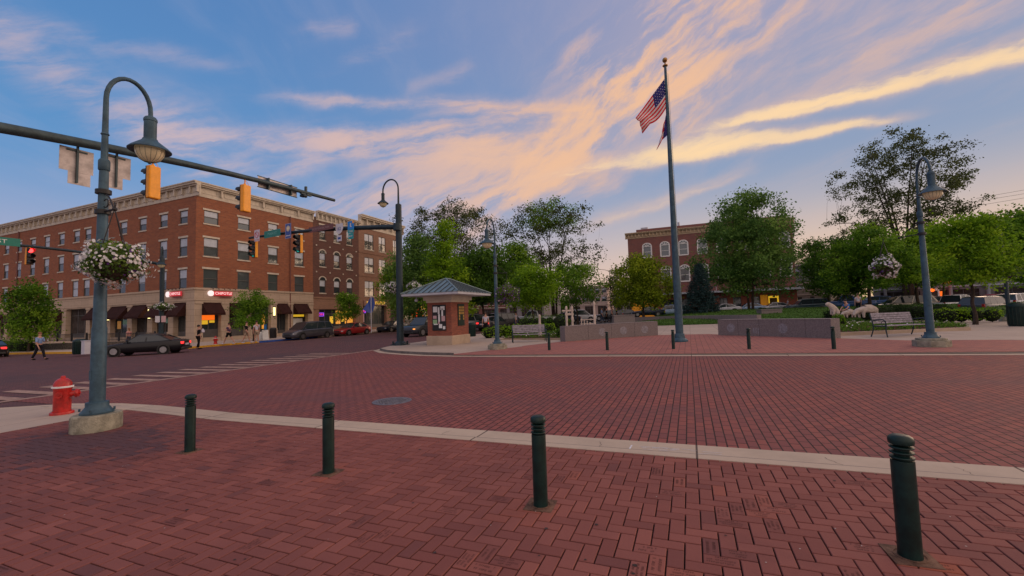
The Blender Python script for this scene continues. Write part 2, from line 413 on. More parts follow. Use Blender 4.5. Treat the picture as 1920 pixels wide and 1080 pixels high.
M['taillit'] = emis('lit tail lamp', (1.0, 0.03, 0.03), 1.6)
M['tail'] = mat('red lamp lens', (0.35, 0.01, 0.01), 0.2, 0, 0.0, 1)
M['headlit'] = emis('lit headlamp', (1.0, 0.35, 0.06), 1.4)
M['head'] = mat('clear headlamp', (0.5, 0.5, 0.5), 0.15, 0.3, 0, 1)
M['plastic'] = mat('black bumper plastic', (0.02, 0.02, 0.02), 0.6, 0, 0.1, 4)
M['bark'] = mat('tree bark', (0.055, 0.04, 0.032), 0.95, 0, 0.35, 8, 0.6)
M['paper'] = mat('notice paper', (0.68, 0.70, 0.72), 0.7, 0, 0.05, 3)
M['paperg'] = mat('green notice', (0.25, 0.42, 0.24), 0.7, 0, 0.05, 3)
M['paperp'] = mat('pink notice', (0.50, 0.33, 0.36), 0.7, 0, 0.05, 3)
M['skin'] = mat('skin', (0.45, 0.24, 0.17), 0.6, 0, 0.08, 6)
M['iron'] = mat('cast iron cover', (0.17, 0.16, 0.18), 0.55, 0.5, 0.35, 14, 0.4)
M['chalk'] = mat('white chalk', (0.62, 0.62, 0.66), 0.95, 0, 0.2, 20)
M['wire'] = mat('black cable', (0.01, 0.01, 0.01), 0.6, 0, 0, 1)
# ------------------------------------------------------------------ ground, roads, paving
def drape(name, poly, h, m, kind='structure', skirt=0.0, hs=None):
    """a sheet (or slab with a skirt) that follows the fall of the ground"""
    bm = bmesh.new()
    vs = [bm.verts.new((x, y, (hs[i] if hs else h))) for i, (x, y) in enumerate(poly)]
    f = bm.faces.new(vs)
    if f.normal.z < 0: f.normal_flip()
    if hs: bmesh.ops.triangulate(bm, faces=bm.faces[:])
    for d in (18.0, -60.0):
        bmesh.ops.bisect_plane(bm, geom=bm.verts[:]+bm.edges[:]+bm.faces[:], plane_co=R0*d, plane_no=R0)
    if skirt:
        be = [e for e in bm.edges if e.is_boundary]
        r = bmesh.ops.extrude_edge_only(bm, edges=be)
        for v in r['geom']:
            if isinstance(v, bmesh.types.BMVert): v.co.z -= skirt
    for v in bm.verts: v.co.z += gz(v.co.x, v.co.y)
    bmesh.ops.recalc_face_normals(bm, faces=bm.faces[:])
    me = bpy.data.meshes.new(name); bm.to_mesh(me); bm.free(); me.materials.append(m)
    o = bpy.data.objects.new(name, me); COL.objects.link(o)
    if kind: o['kind'] = kind
    return o
def strip(path, a, b):
    """the band between offsets a and b to the left of a path"""
    P = [Vector((x, y)) for x, y in path]; out = []
    for off in (a, b):
        row = []
        for i, p in enumerate(P):
            d = (P[min(i+1, len(P)-1)]-P[max(i-1, 0)]).normalized()
            row.append(p+Vector((-d.y, d.x))*off)
        out.append(row)
    return out
def kerb(name, path, a, b, h, m, skirt=0.16):
    dense = [path[0]]
    for q in path[1:]:
        p = dense[-1]; n = max(1, int(math.hypot(q[0]-p[0], q[1]-p[1])/3)); dense += [(p[0]+(q[0]-p[0])*i/n, p[1]+(q[1]-p[1])*i/n) for i in range(1, n+1)]
    path = dense; A, B = strip(path, a, b); mb = MB()
    for i in range(len(path)-1):
        q = [A[i], A[i+1], B[i+1], B[i]]
        top = [(p.x, p.y, gz(p.x, p.y)+h) for p in q]; bot = [(p.x, p.y, gz(p.x, p.y)+h-skirt) for p in q]
        mb.add(top+bot, [(0, 1, 2, 3), (0, 4, 5, 1), (2, 6, 7, 3)] + ([(0, 3, 7, 4)] if i == 0 else []) + ([(1, 5, 6, 2)] if i == len(path)-2 else []))
    o = mb.build(name, m); o['kind'] = 'structure'; return o

m_roadbrick = brick_mat('red street brick', (0.245, 0.082, 0.071), (0.178, 0.065, 0.065), (0.022, 0.015, 0.015), 0.215, 0.105, 0.0085, 'ground', True, 0.55, (0.115, 0.062, 0.068), 0.82, 0.4, 0.55, stretch=(.38, 1.0, 1.0))
m_darkbrick = brick_mat('worn purple street brick', (0.150, 0.068, 0.066), (0.095, 0.052, 0.058), (0.03, 0.024, 0.026), 0.215, 0.105, 0.006, 'ground', True, 0.5, (0.06, 0.048, 0.055), 0.85, 0.4, 0.22)
m_plazabrick = brick_mat('plaza brick', (0.34, 0.135, 0.11), (0.26, 0.11, 0.10), (0.07, 0.045, 0.04), 0.205, 0.205, 0.007, 'ground', True, 0.3, (0.2, 0.1, 0.09), 0.82, 0.4, 0.5)
m_conc = brick_mat('broom finished concrete paving', (0.41, 0.335, 0.28), (0.36, 0.30, 0.255), (0.16, 0.13, 0.11), 1.6, 1.6, 0.008, 'ground', False, 0.35, (0.27, 0.22, 0.19), 0.92, 0.15, 0.6, 0.0)
m_kerbconc = brick_mat('kerb concrete', (0.44, 0.36, 0.285), (0.40, 0.33, 0.265), (0.10, 0.08, 0.07), 2.6, 40.0, 0.012, 'ground', False, 0.35, (0.27, 0.22, 0.18), 0.92, 0.15, 1.1, 0.0)
m_kerbdark = mat('stained kerb stone', (0.16, 0.145, 0.14), 0.9, 0, 0.3, 3, 0.3)
m_asph = mat('asphalt ground', (0.05, 0.048, 0.05), 0.9, 0, 0.25, 0.6, 0.3)
m_cross = mat('worn crosswalk paint', (0.34, 0.225, 0.185), 0.85, 0, 0.3, 5, 0.2)
m_yel = mat('yellow kerb paint', (0.62, 0.33, 0.03), 0.75, 0, 0.25, 3)
m_blu = mat('blue kerb paint', (0.01, 0.075, 0.36), 0.7, 0, 0.2, 3)
m_bed = mat('dark sand joints', (0.018, 0.012, 0.012), 1.0, 0, 0.4, 30)
m_lawn = mat('mown grass', (0.05, 0.115, 0.014), 0.95, 0, 0.35, 3.5, 0.9)
m_mulch = mat('flower bed mulch', (0.075, 0.03, 0.022), 1.0, 0, 0.5, 12, 0.9)

def big_ground():
    xs = [-3000, -900, -400, -200, -120, -80, -50, -20, 0, 20, 40, 80, 200, 600, 3000]
    ys = [-600, -100, -30, 0, 20, 40, 60, 90, 150, 300, 800, 3000]
    bm = bmesh.new(); g = [[bm.verts.new((x, y, 0)) for x in xs] for y in ys]
    for j in range(len(ys)-1):
        for i in range(len(xs)-1): bm.faces.new((g[j][i], g[j][i+1], g[j+1][i+1], g[j+1][i]))
    for d in (18.0, -60.0):
        bmesh.ops.bisect_plane(bm, geom=bm.verts[:]+bm.edges[:]+bm.faces[:], plane_co=R0*d, plane_no=R0)
    for v in bm.verts: v.co.z = gz(v.co.x, v.co.y)-0.07
    me = bpy.data.meshes.new('ground'); bm.to_mesh(me); bm.free(); me.materials.append(m_asph)
    o = bpy.data.objects.new('ground', me); COL.objects.link(o); o['kind'] = 'structure'
big_ground()
drape('road_west', [(-160, -60), (-10, -60), (-10, 5.06), (-15.3, 5.06), (-15.3, 120), (-160, 120)], -0.020, m_darkbrick)
drape('road', [(-15.3, 5.05), (60, 5.05), (60, 14.85), (-8, 14.9), (-12.3, 16.2), (-15.3, 18.6)], -0.012, m_roadbrick)
# crosswalk: a ladder of worn bars with a pale edge line along the red brick
drape('crosswalk_edge_line', [(-15.55, -1), (-15.28, -1), (-15.28, 18.2), (-15.55, 18.2)], -0.007, m_cross)
random.seed(4)
mb = MB()
for i in range(18):
    y = 3.55+0.75*i; x0 = -18.2+random.uniform(-.08, .08); w = 0.31
    q = [(x0, y), (-15.6, y), (-15.6, y+w), (x0, y+w)]
    mb.add([(a, b, gz(a, b)-0.007) for a, b in q], [(0, 1, 2, 3)])
o = mb.build('crosswalk_bars', m_cross); o['kind'] = 'structure'
# near pavement: concrete corner, kerb and gutter band, engraved herringbone pavers
KN = [(-15.3, -30), (-15.3, 1.5), (-14.95, 3.3), (-14.2, 4.45), (-12.9, 5.15), (-11.5, 5.42), (-10.2, 5.45), (-8.6, 5.35), (-7.5, 5.27), (60, 5.15)]
drape('pavement_bed', [(-10.6, -30), (60, -30), (60, 4.85), (-7.5, 4.9), (-8.9, 5.0), (-10.3, 5.1), (-10.6, 5.1)], -0.0185, m_bed)
drape('pavement_corner', [(-15.0, -30), (-10.46, -30), (-10.44, 5.25), (-11.5, 5.3), (-12.9, 5.0), (-14.1, 4.3), (-14.7, 3.2), (-15.0, 1.5)], -0.001, m_conc, skirt=0.1)
drape('pavement_wedge', [(-10.44, 5.25), (-10.44, 4.96), (-8.6, 4.86), (-7.6, 4.80), (-7.5, 5.0), (-8.6, 5.2), (-10.2, 5.3)], -0.0045, m_kerbconc)
kerb('kerb_gutter', KN, -0.30, 0.02, -0.004, m_kerbconc, 0.1)
kerb('kerb', KN[4:], -0.46, -0.33, 0.006, m_kerbconc, 0.1)
kerb('kerb_joint', KN[4:], -0.329, -0.296, -0.0015, m_kerbdark, 0.05)

def herringbone():
    rng = random.Random(7); vs = []; fs = []; tint = []
    w = 0.1035; g = 0.0041; ch = 0.004
    engr = []
    spots = [(-0.35, 2.85), (-0.12, 2.62), (0.02, 3.05), (-0.7, 2.2), (0.55, 2.7), (0.5, 3.9), (-0.35, 4.25), (0.3, 3.6), (1.35, 3.15), (-1.9, 2.0), (-2.3, 2.6), (-0.2, 4.0), (1.9, 3.9), (-1.25, 2.55), (-1.3, 3.9), (0.9, 3.0)]
    def ymax(x):
        if x > -7.5: return 4.845
        return 4.83+(min(-7.5, x)+7.5)/-2.9*0.17
    for i in range(-104, 62):
        for j in range(-34, 52):
            k = (i-j) % 4
            if k == 0: x0, y0, x1, y1 = i*w, j*w, (i+2)*w, (j+1)*w
            elif k == 3: x0, y0, x1, y1 = i*w, j*w, (i+1)*w, (j+2)*w
            else: continue
            x0 = max(x0, -10.42)
            ym = ymax((x0+x1)/2)
            if y0 > ym-0.02 or x1 < x0+0.03: continue
            y1 = min(y1, ym)
            if x1 <= -10.4: continue
            cx, cy = (x0+x1)/2, (y0+y1)/2
            a = [x0+g+rng.uniform(0, .001), y0+g+rng.uniform(0, .001), x1-g, y1-g]
            dz = rng.uniform(-0.0016, 0.0016)
            b = len(vs)
            for (z, c) in ((-0.024, 0), (-0.0035+dz, 0), (dz, ch)):
                for (x, y) in ((a[0]+c, a[1]+c), (a[2]-c, a[1]+c), (a[2]-c, a[3]-c), (a[0]+c, a[3]-c)):
                    vs.append((x, y, gz(x, y)+z))
            for l in (0, 4):
                for q in range(4):
                    fs.append((b+l+q, b+l+(q+1) % 4, b+l+4+(q+1) % 4, b+l+4+q))
            fs.append((b+8, b+9, b+10, b+11))
            t = rng.gauss(0.47, 0.085)-0.62*math.exp(-(((cx+8.0)/1.5)**2+((cy-3.35)/.75)**2))-.10*max(0, min(1, (-cx-2)/5))+.30*max(math.exp(-((cx-bx_)**2+(cy-by_)**2)/.10) for bx_, by_ in ((-5.9, 3.5), (-3.5, 3.4), (-1.2, 3.3), (1.1, 3.3))); t = min(1, max(0, t))  # leftward darkening is dimmer light put into the tint, besides stain and rust
            en = False
            for (sx, sy) in spots:
                dd = math.hypot(cx-sx, cy-sy)
                if dd < 0.19 and rng.random() < 0.62: en = True
            if not en and rng.random() < 0.022: en = True
            if en: t = min(1, max(0, t+rng.choice((-0.10, 0.16)))); engr.append((a, k == 0, dz))
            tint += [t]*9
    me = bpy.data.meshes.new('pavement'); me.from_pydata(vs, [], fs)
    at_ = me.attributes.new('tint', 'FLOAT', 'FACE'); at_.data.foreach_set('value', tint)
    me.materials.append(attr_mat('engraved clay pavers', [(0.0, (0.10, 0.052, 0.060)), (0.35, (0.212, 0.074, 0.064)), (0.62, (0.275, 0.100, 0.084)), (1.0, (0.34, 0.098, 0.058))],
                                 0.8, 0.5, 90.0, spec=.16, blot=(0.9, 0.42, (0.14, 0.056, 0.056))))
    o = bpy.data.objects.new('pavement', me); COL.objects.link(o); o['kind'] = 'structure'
    # worn donor lettering: rows of small sunk strokes, too worn to read
    mb = MB()
    for a, hor, dz in engr:
        lx, ly = (a[2]-a[0]), (a[3]-a[1])
        L, W = (lx, ly) if hor else (ly, lx)
        if L < 0.15: continue
        rows = rng.choice((2, 3, 3)); hh = W/(rows+1.1)*0.58
        for r in range(rows):
            n = rng.randint(7, 13); pitch = min(0.0125, L*0.86/n); s0 = (L-n*pitch)/2
            v = W*(r+0.75)/(rows+0.5)
            for q in range(n):
                if rng.random() < 0.14: continue
                u = s0+q*pitch
                for (du, dv, lw, lh) in (((0, 0, .0022, hh), (0, 0, pitch*.62, .0024), (pitch*.5, 0, .0022, hh)) if rng.random() < .5 else ((0, 0, .0022, hh), (0, hh*.48, pitch*.6, .0024), (0, hh*.9, pitch*.6, .0024))):
                    uu, vv = u+du, v-hh/2+dv
                    if hor: x, y, sx, sy = a[0]+uu, a[1]+vv, lw, lh
                    else: x, y, sx, sy = a[2]-vv-lh, a[1]+uu, lh, lw
                    mb.add([(p, s, gz(p, s)+dz+0.0008) for p, s in ((x, y), (x+sx, y), (x+sx, y+sy), (x, y+sy))], [(0, 1, 2, 3)])
    o = mb.build('pavement_engraving', mat('dark worn engraving', (0.075, 0.03, 0.028), 0.95, var=0.3, scale=30)); o['kind'] = 'structure'
herringbone()

# chewing gum, grit and fallen petals lying about
for nm_, lab_, n_, m_, r0_, r1_, seed_ in (('gum_spots', 'dark flattened gum spots scattered over the near pavers', 90, mat('old trodden gum', (0.045, 0.035, 0.035), .8, 0, .3, 20), .006, .016, 1), ('grit', 'pale grit and fallen petals scattered over the near pavers', 130, mat('pale grit', (0.45, 0.42, 0.40), .9, 0, .2, 20), .002, .006, 2)):
    rng = random.Random(seed_); mb = MB()
    for k in range(n_):
        x, y = rng.uniform(-9.5, 4.0), rng.uniform(.4, 4.7); r = rng.uniform(r0_, r1_); a0 = rng.uniform(0, 6)
        mb.add([(x+r*rng.uniform(.7, 1.2)*math.cos(a0+q*math.pi/3.5), y+r*rng.uniform(.7, 1.2)*math.sin(a0+q*math.pi/3.5), gz(x, y)+.0032) for q in range(7)], [tuple(range(7))])
    tag(mb.build(nm_, m_), lab_, 'litter', kind='stuff')
# hairline cracks in the kerb band
mb = MB(); rng = random.Random(12)
for x in (-6.8, -4.9, -3.1, -1.0, 1.3, 2.2):
    p = (x, 4.86); pts = [p]
    while p[1] < 5.14: p = (p[0]+rng.uniform(-.03, .03), p[1]+rng.uniform(.02, .05)); pts.append(p)
    for a, b in zip(pts, pts[1:]): mb.add([(q, s, gz(q, s)-.0012) for q, s in (a, (a[0]+.004, a[1]), (b[0]+.004, b[1]), b)], [(0, 1, 2, 3)])
tag(mb.build('kerb_cracks', M['black']), kind='structure')

# chalk marks on the gutter
mb = MB(); rng = random.Random(3)
for k in range(26):
    x = 0.0+rng.uniform(-0.5, 0.35) ; x0 = -0.62+rng.random()*0.75; y0 = 4.93+rng.random()*0.17; L = rng.uniform(.04, .20); a = rng.uniform(-.25, .15)
    x1, y1 = x0+L*math.cos(a), y0+L*math.sin(a)*.4; w = rng.uniform(.003, .008)
    mb.add([(p, s, gz(p, s)-0.0018) for p, s in ((x0, y0), (x1, y1), (x1, y1+w), (x0, y0+w))], [(0, 1, 2, 3)])
mb.add([(p, s, gz(p, s)-0.0018) for p, s in ((-.70, 4.90), (-.682, 4.90), (-.672, 5.1), (-.69, 5.1))], [(0, 1, 2, 3)])
tag(mb.build('chalk_marks', M['chalk']), kind='structure')

# far side of the street: plaza
drape('plaza', [(-15.6, 19.5), (-14.9, 17.9), (-13.6, 16.8), (-12.3, 16.2), (-10.5, 15.5), (-8.8, 15.15), (-6.6, 15.0), (60, 14.9), (60, 46), (-15.6, 46)], -0.002, m_conc)
KF = [(-15.6, 120), (-15.6, 21.5), (-15.5, 19.4), (-14.9, 17.85), (-13.6, 16.75), (-12.3, 16.1), (-10.5, 15.4), (-8.8, 15.02), (-6.6, 14.85), (60, 14.65)]
kerb('kerb_far', KF, -0.28, 0.0, -0.003, m_kerbconc, 0.1)
# raised corner under the kiosk, running down to level at the plaza
CP = [(-15.6, 46), (-15.6, 21.5), (-15.5, 19.5), (-14.88, 17.95), (-13.55, 16.88), (-12.25, 16.24), (-10.5, 15.56), (-8.9, 15.2), (-9.6, 16.6), (-9.0, 18.0), (-7.2, 19.0), (-6.2, 21.4), (-9.0, 24), (-9, 46)]
hs = [.09, .09, .09, .09, .09, .09, .06, .0, .01, .015, .01, .0, .03, .03]
drape('corner_pavement', CP, 0, m_conc, hs=hs)
kerb('corner_kerb', CP[0:8], -0.03, 0.0, 0.094, m_kerbdark, 0.12)
pl = [(-9.9, 15.62), (-8.8, 15.12), (60, 15.0), (60, 17.0), (12, 17.3), (9.2, 18.9), (7.0, 19.2), (4.9, 21.2), (2.2, 23.7), (0.9, 25.3), (-1.8, 25.4), (-4.4, 23.6), (-6.3, 21.4), (-7.6, 18.9), (-9.2, 17.9)]
drape('plaza_brick', pl, 0.0125, m_plazabrick)
kerb('kerb_east', [(9.4, 14.95), (12, 14.9), (16, 15.6), (40, 16)], 0.0, 0.18, 0.10, m_kerbdark, 0.16)

# west block pavement with painted kerb
KW = [(-36.6, 120), (-36.6, 29.9), (-36.6, 27.3), (-36.7, 24), (-36.7, 21.8), (-37.0, 20.4), (-37.9, 19.2), (-39.3, 18.5), (-42, 18.2), (-50, 18.2), (-120, 18.2)]
drape('pavement_west', KW+[(-120, 36), (-90, 36), (-47.3, 36), (-47.3, 120)], 0.12, m_conc)
kerb('kerb_west', KW[0:3], 0.0, -0.2, 0.124, m_kerbconc, 0.2)
kerb('kerb_blue', [(-36.6, 34.0), (-36.6, 27.35)], 0.22, -0.01, 0.128, m_blu, 0.2)
kerb('kerb_yellow', [(-36.6, 27.34), (-36.7, 24), (-36.7, 21.5)], 0.22, -0.01, 0.128, m_yel, 0.2)
kerb('kerb_corner', KW[4:9], 0.0, -0.2, 0.124, m_kerbdark, 0.2)
kerb('kerb_northwest', [(-42, 18.2), (-44, 18.2)], 0.0, -0.2, 0.124, m_kerbconc, 0.2)
kerb('kerb_yellow_north', [(-44, 18.2), (-60, 18.2)], 0.02, -0.2, 0.128, m_yel, 0.2)
kerb('parking_line', [(-33.6, 90), (-33.6, 24)], 0, 0.12, -0.012, m_cross, 0.004)

# lawn mound
def mound(name, x0, x1, y0, y1, hmax, m, ex=2.2):
    nx, ny = 48, 36; vs = []; fs = []
    for j in range(ny+1):
        for i in range(nx+1):
            u, v = i/nx, j/ny; x, y = x0+(x1-x0)*u, y0+(y1-y0)*v
            e = min(1, (1-abs(2*u-1)**4)*1.2)*min(1, v*ex)**0.8*min(1, (1-v)*4)
            vs.append((x, y, gz(x, y)+0.02+hmax*max(0, e)+0.02*math.sin(x*2.3+y*1.7)))
    fs = [(j*(nx+1)+i, j*(nx+1)+i+1, (j+1)*(nx+1)+i+1, (j+1)*(nx+1)+i) for j in range(ny) for i in range(nx)]
    o = MB().add(vs, fs).build(name, m, smooth=True); o['kind'] = 'structure'; return o
def tufts(name, pts, m, seed=1, hh=(0.06, 0.16)):
    rng = np.random.default_rng(seed); n = len(pts); P = np.array(pts)
    a = rng.uniform(0, math.pi, n); w = rng.uniform(.02, .05, n); h = rng.uniform(hh[0], hh[1], n)
    d = np.stack([np.cos(a)*w, np.sin(a)*w, np.zeros(n)], 1)
    lean = rng.normal(0, .03, (n, 3)); lean[:, 2] = h
    v = np.stack([P-d, P+d, P+lean], 1).reshape(-1, 3)
    return mesh_np(name, v, 3, rng.uniform(0, 1, n), m)
def mesh_np(name, v, k, tint, m, parent=None):
    n = len(v)//k; me = bpy.data.meshes.new(name)
    me.vertices.add(len(v)); me.vertices.foreach_set('co', np.asarray(v, dtype=np.float32).ravel())
    me.loops.add(len(v)); me.loops.foreach_set('vertex_index', np.arange(len(v), dtype=np.int32))
    me.polygons.add(n); me.polygons.foreach_set('loop_start', np.arange(0, len(v), k, dtype=np.int32))
    me.polygons.foreach_set('loop_total', np.full(n, k, dtype=np.int32))
    a = me.attributes.new('tint', 'FLOAT', 'FACE'); a.data.foreach_set('value', np.asarray(tint, dtype=np.float32))
    me.materials.append(m); me.update(calc_edges=True)
    o = bpy.data.objects.new(name, me); COL.objects.link(o)
    if parent is not None: o.parent = parent
    return o
LX0, LX1, LY0, LY1 = -6, 34, 38.6, 66
mound('lawn', LX0, LX1, LY0, LY1, 0.95, m_lawn, 2.4)
m_blade = attr_mat('grass blades', [(0, (0.035, 0.085, 0.01)), (0.6, (0.06, 0.14, 0.018)), (1, (0.10, 0.17, 0.03))], 0.8, 0, translucent=0.35)
rng = np.random.default_rng(5); pts = []
for k in range(26000):
    u, v = rng.random(), rng.random()**1.6*0.7; x, y = LX0+(LX1-LX0)*u, LY0+(LY1-LY0)*v
    e = min(1, (1-abs(2*u-1)**4)*1.2)*min(1, v*2.4)**0.8*min(1, (1-v)*4)
    pts.append((x, y, gz(x, y)+0.01+.95*max(0, e)))
tag(tufts('grass', pts, m_blade, 2), 'short green grass on the raised lawn behind the low back wall', 'grass', kind='stuff')

# manhole cover
mx, my = G(735, 751)
t = thing('manhole_cover', 'round iron manhole cover set in the red brick street', 'manhole cover', ground(mx, my, -0.012))
mb = MB(); mb.lathe([(0.37, 0), (0.37, 0.006), (0.32, 0.008), (0.32, 0.003)], n=40); mb.build('frame_ring', M['iron'], t, True)
mb = MB(); mb.lathe([(0.315, 0.0), (0.315, 0.008), (0.0, 0.008)], n=36)
for i in range(-4, 5):
    for j in range(-4, 5):
        if math.hypot(i, j) < 4.3: mb.box(i*.062-.022, i*.062+.022, j*.062-.022, j*.062+.022, .008, .016, 1 if False else 0)
mb.build('lid', M['iron'], t)

# ------------------------------------------------------------------ bollards
def bollard(label, x, y, group, big=True, rz=0.0):
    t = thing('bollard', label, 'bollard', ground(x, y, 0.0), rz, group)
    H = 0.715; r = 0.058
    mb = MB(); mb.lathe([(r+.002, 0), (r, .02), (r, H-.155), (r-.001, H-.15)], n=28); mb.build('post', M['green'], t, True)
    mb = MB()
    prof = [(r-.02, H-.15)]
    for k in range(3):
        z = H-.146+.030*k
        prof += [(r-.02, z), (r+.001, z+.007), (r+.003, z+.012), (r+.001, z+.017), (r-.02, z+.022)]
    mb.lathe(prof, n=28); mb.build('ring_collar', M['green'], t, True)
    mb = MB(); mb.lathe([(r-.02, H-.058), (r+.004, H-.052), (r+.006, H-.03), (r, H-.014), (r*.75, H-.004), (r*.35, H), (0.001, H)], n=28); mb.build('cap', M['green'], t, True)
    if big:
        mb = MB(); mb.box(-.115, .115, -.115, .115, -0.004, .0035)
        mb.build('base_plate', mat('rusty base plate', (0.15, 0.085, 0.06), 0.8, 0.2, 0.5, 14, 0.4) if 'bp' not in M else M['bp'], t, bevel=.002)
        mb = MB(); mb.lathe([(.082, .0034), (.082, .007), (.076, .007), (.076, .0034)], n=28); mb.build('socket_ring', M['bp'] if 'bp' in M else M['iron'], t)
    return t
M['bp'] = mat('rusty base plate', (0.15, 0.085, 0.06), 0.8, 0.2, 0.5, 14, 0.4)
nl = ['dark green bollard on the near pavers, just right of the lamp post', 'dark green bollard on the near pavers, second from the lamp post',
      'dark green bollard on the near pavers in front of the chalk marked kerb', 'largest dark green bollard, on its rusty plate at the right of the near pavers']
for l, (px, py) in zip(nl, [(356, 846), (616, 886), (1014, 947), (1707, 1043)]):
    x, y = G(px, py); bollard(l, x, y, 'bollards along the near kerb', True, rad(3))
fl = ['dark green bollard across the street in front of the left bench', 'dark green bollard across the street before the left granite wall',
      'dark green bollard across the street beside the flagpole foot', 'dark green bollard across the street before the right granite wall',
      'dark green bollard at the right end of the right granite wall']
for l, (px, py) in zip(fl, [(1030, 657), (1139, 657), (1263, 655), (1405, 655), (1564, 655)]):
    x, y = G(px, py); bollard(l, x, y, 'bollards along the far kerb', False)

# ------------------------------------------------------------------ fire hydrants
def hydrant(label, x, y, s=1.0, h=0.0, rz=0.0):
    t = thing('fire_hydrant', label, 'fire hydrant', ground(x, y, h), rz, None); t.scale = (s, s, s)
    mb = MB()
    mb.lathe([(.165, 0), (.165, .035), (.16, .045), (.122, .05), (.122, .44), (.13, .46), (.13, .48)], n=24)
    for k in range(8):
        a = k*math.pi/4; mb.cyl((.128*math.cos(a), .128*math.sin(a), .04), (.128*math.cos(a), .128*math.sin(a), .062), .012, n=6)
    mb.build('barrel', M['red'], t, True)
    mb = MB(); mb.lathe([(.13, .478), (.15, .482), (.15, .508), (.13, .512)], n=24); mb.build('collar_band', M['white'], t, True)
    mb = MB(); mb.lathe([(.13, .51), (.125, .56), (.102, .61), (.066, .645), (.035, .655), (.033, .69), (.012, .698)], n=24); mb.build('bonnet', M['red'], t, True)
    for (d, r, L) in (((1, 0), .07, .225), ((0, -1), .055, .185), ((0, 1), .055, .185)):
        mb = MB(); p = lambda q, z=.36: (d[0]*q, d[1]*q, z)
        mb.cyl(p(.08), p(L-.045), r*.78, n=16); mb.cyl(p(L-.045), p(L-.03), r*1.12, n=16); mb.cyl(p(L-.03), p(L), r, n=8); mb.cyl(p(L), p(L+.02), .02, n=5)
        o = mb.build('nozzle_cap', M['red'], t, True)
    mb = MB(); mb.tube([(.16, -.03, .36), (.17, -.05, .30), (.15, -.06, .26), (.12, -.07, .30)], .005, 5); mb.build('chain', M['iron'], t)
    return t
x, y = G(116, 776); hydrant('red fire hydrant with white collar beside the near lamp post', x, y, 1.06, 0, rad(52))
x, y = G(404, 645, .12); hydrant('small far red fire hydrant behind the yellow kerb across the street', x, y, 1.0, .12)
# ------------------------------------------------------------------ lettering
def text(name, s, size, m, parent, loc, rot, ext=0.002, align='CENTER', sx=1.0):
    c = bpy.data.curves.new('lettering', 'FONT'); c.body = s; c.size = size; c.extrude = ext; c.align_x = align; c.align_y = 'CENTER'; c.resolution_u = 2
    tmp = bpy.data.objects.new('tmp', c); COL.objects.link(tmp)
    bpy.context.view_layer.update()
    me = bpy.data.meshes.new_from_object(tmp); bpy.data.objects.remove(tmp)
    me.materials.clear(); me.materials.append(m)
    o = bpy.data.objects.new(name, me); COL.objects.link(o); o.parent = parent; o.location = loc; o.rotation_euler = rot; o.scale = (sx, 1, 1)
    return o
FACE_MY = (rad(90), 0, 0)                 # lettering read from the south
FACE_PX = (rad(90), 0, rad(90))           # read from the east

# ------------------------------------------------------------------ street lamps
LANT = [(.06, 0), (.10, -.02), (.125, -.06), (.125, -.10), (.115, -.105), (.115, -.46), (.135, -.47), (.145, -.50)]
def lantern(t, p, key='post', s=.82):
    Q = p; Mx_ = Matrix.Translation(p) @ Matrix.Diagonal((s, s, s*1.1, 1)); p = (0, 0, 0)
    x, y, z = p
    mb = MB(); mb.lathe(LANT[::-1], p, 24, M=Mx_); mb.build('lantern_housing', M[key], t, True)
    mb = MB(); mb.lathe([(.27, -.655), (.335, -.70), (.385, -.715), (.39, -.70), (.34, -.65), (.24, -.575), (.18, -.53), (.145, -.50)], p, 32, M=Mx_); sh = mb.build('shade', M[key], t, True)
    mb = MB(); mb.lathe([(.012, -.945), (.10, -.93), (.19, -.88), (.245, -.80), (.265, -.72), (.262, -.66)], p, 28, M=Mx_)
    g = mb.build('globe', M['globe'], t, True)
    mb = MB()
    mb.lathe([(.0, -.985), (.03, -.97), (.03, -.95), (.01, -.94)], p, 10, M=Mx_)
    for k in range(16):
        a = k*math.pi/8
        mb.tube([(x+r*math.cos(a), y+r*math.sin(a), z+h) for r, h in ((.02, -.946), (.10, -.933), (.19, -.883), (.247, -.80), (.268, -.70))], .0035, 4, M=Mx_)
    mb.build('globe_ribs', M[key], g)
def arch(mb, d, zt, rr, reach, z0, r0, zend):
    """swan neck from the post top at the origin over to reach along d"""
    h = min(0.62, reach*0.75); pts = [(0, 0, z0), (0, 0, (z0+zt-h)/2)]
    for k in range(0, 15):
        a = math.pi*k/14
        q = reach/2*(1-math.cos(a)); pts.append((d[0]*q, d[1]*q, zt-h+h*math.sin(a)))
    pts.append((d[0]*reach, d[1]*reach, zend))
    rs = [r0, (r0+rr)/2]+[rr]*(len(pts)-2)
    mb.tube(pts, rs, 12)
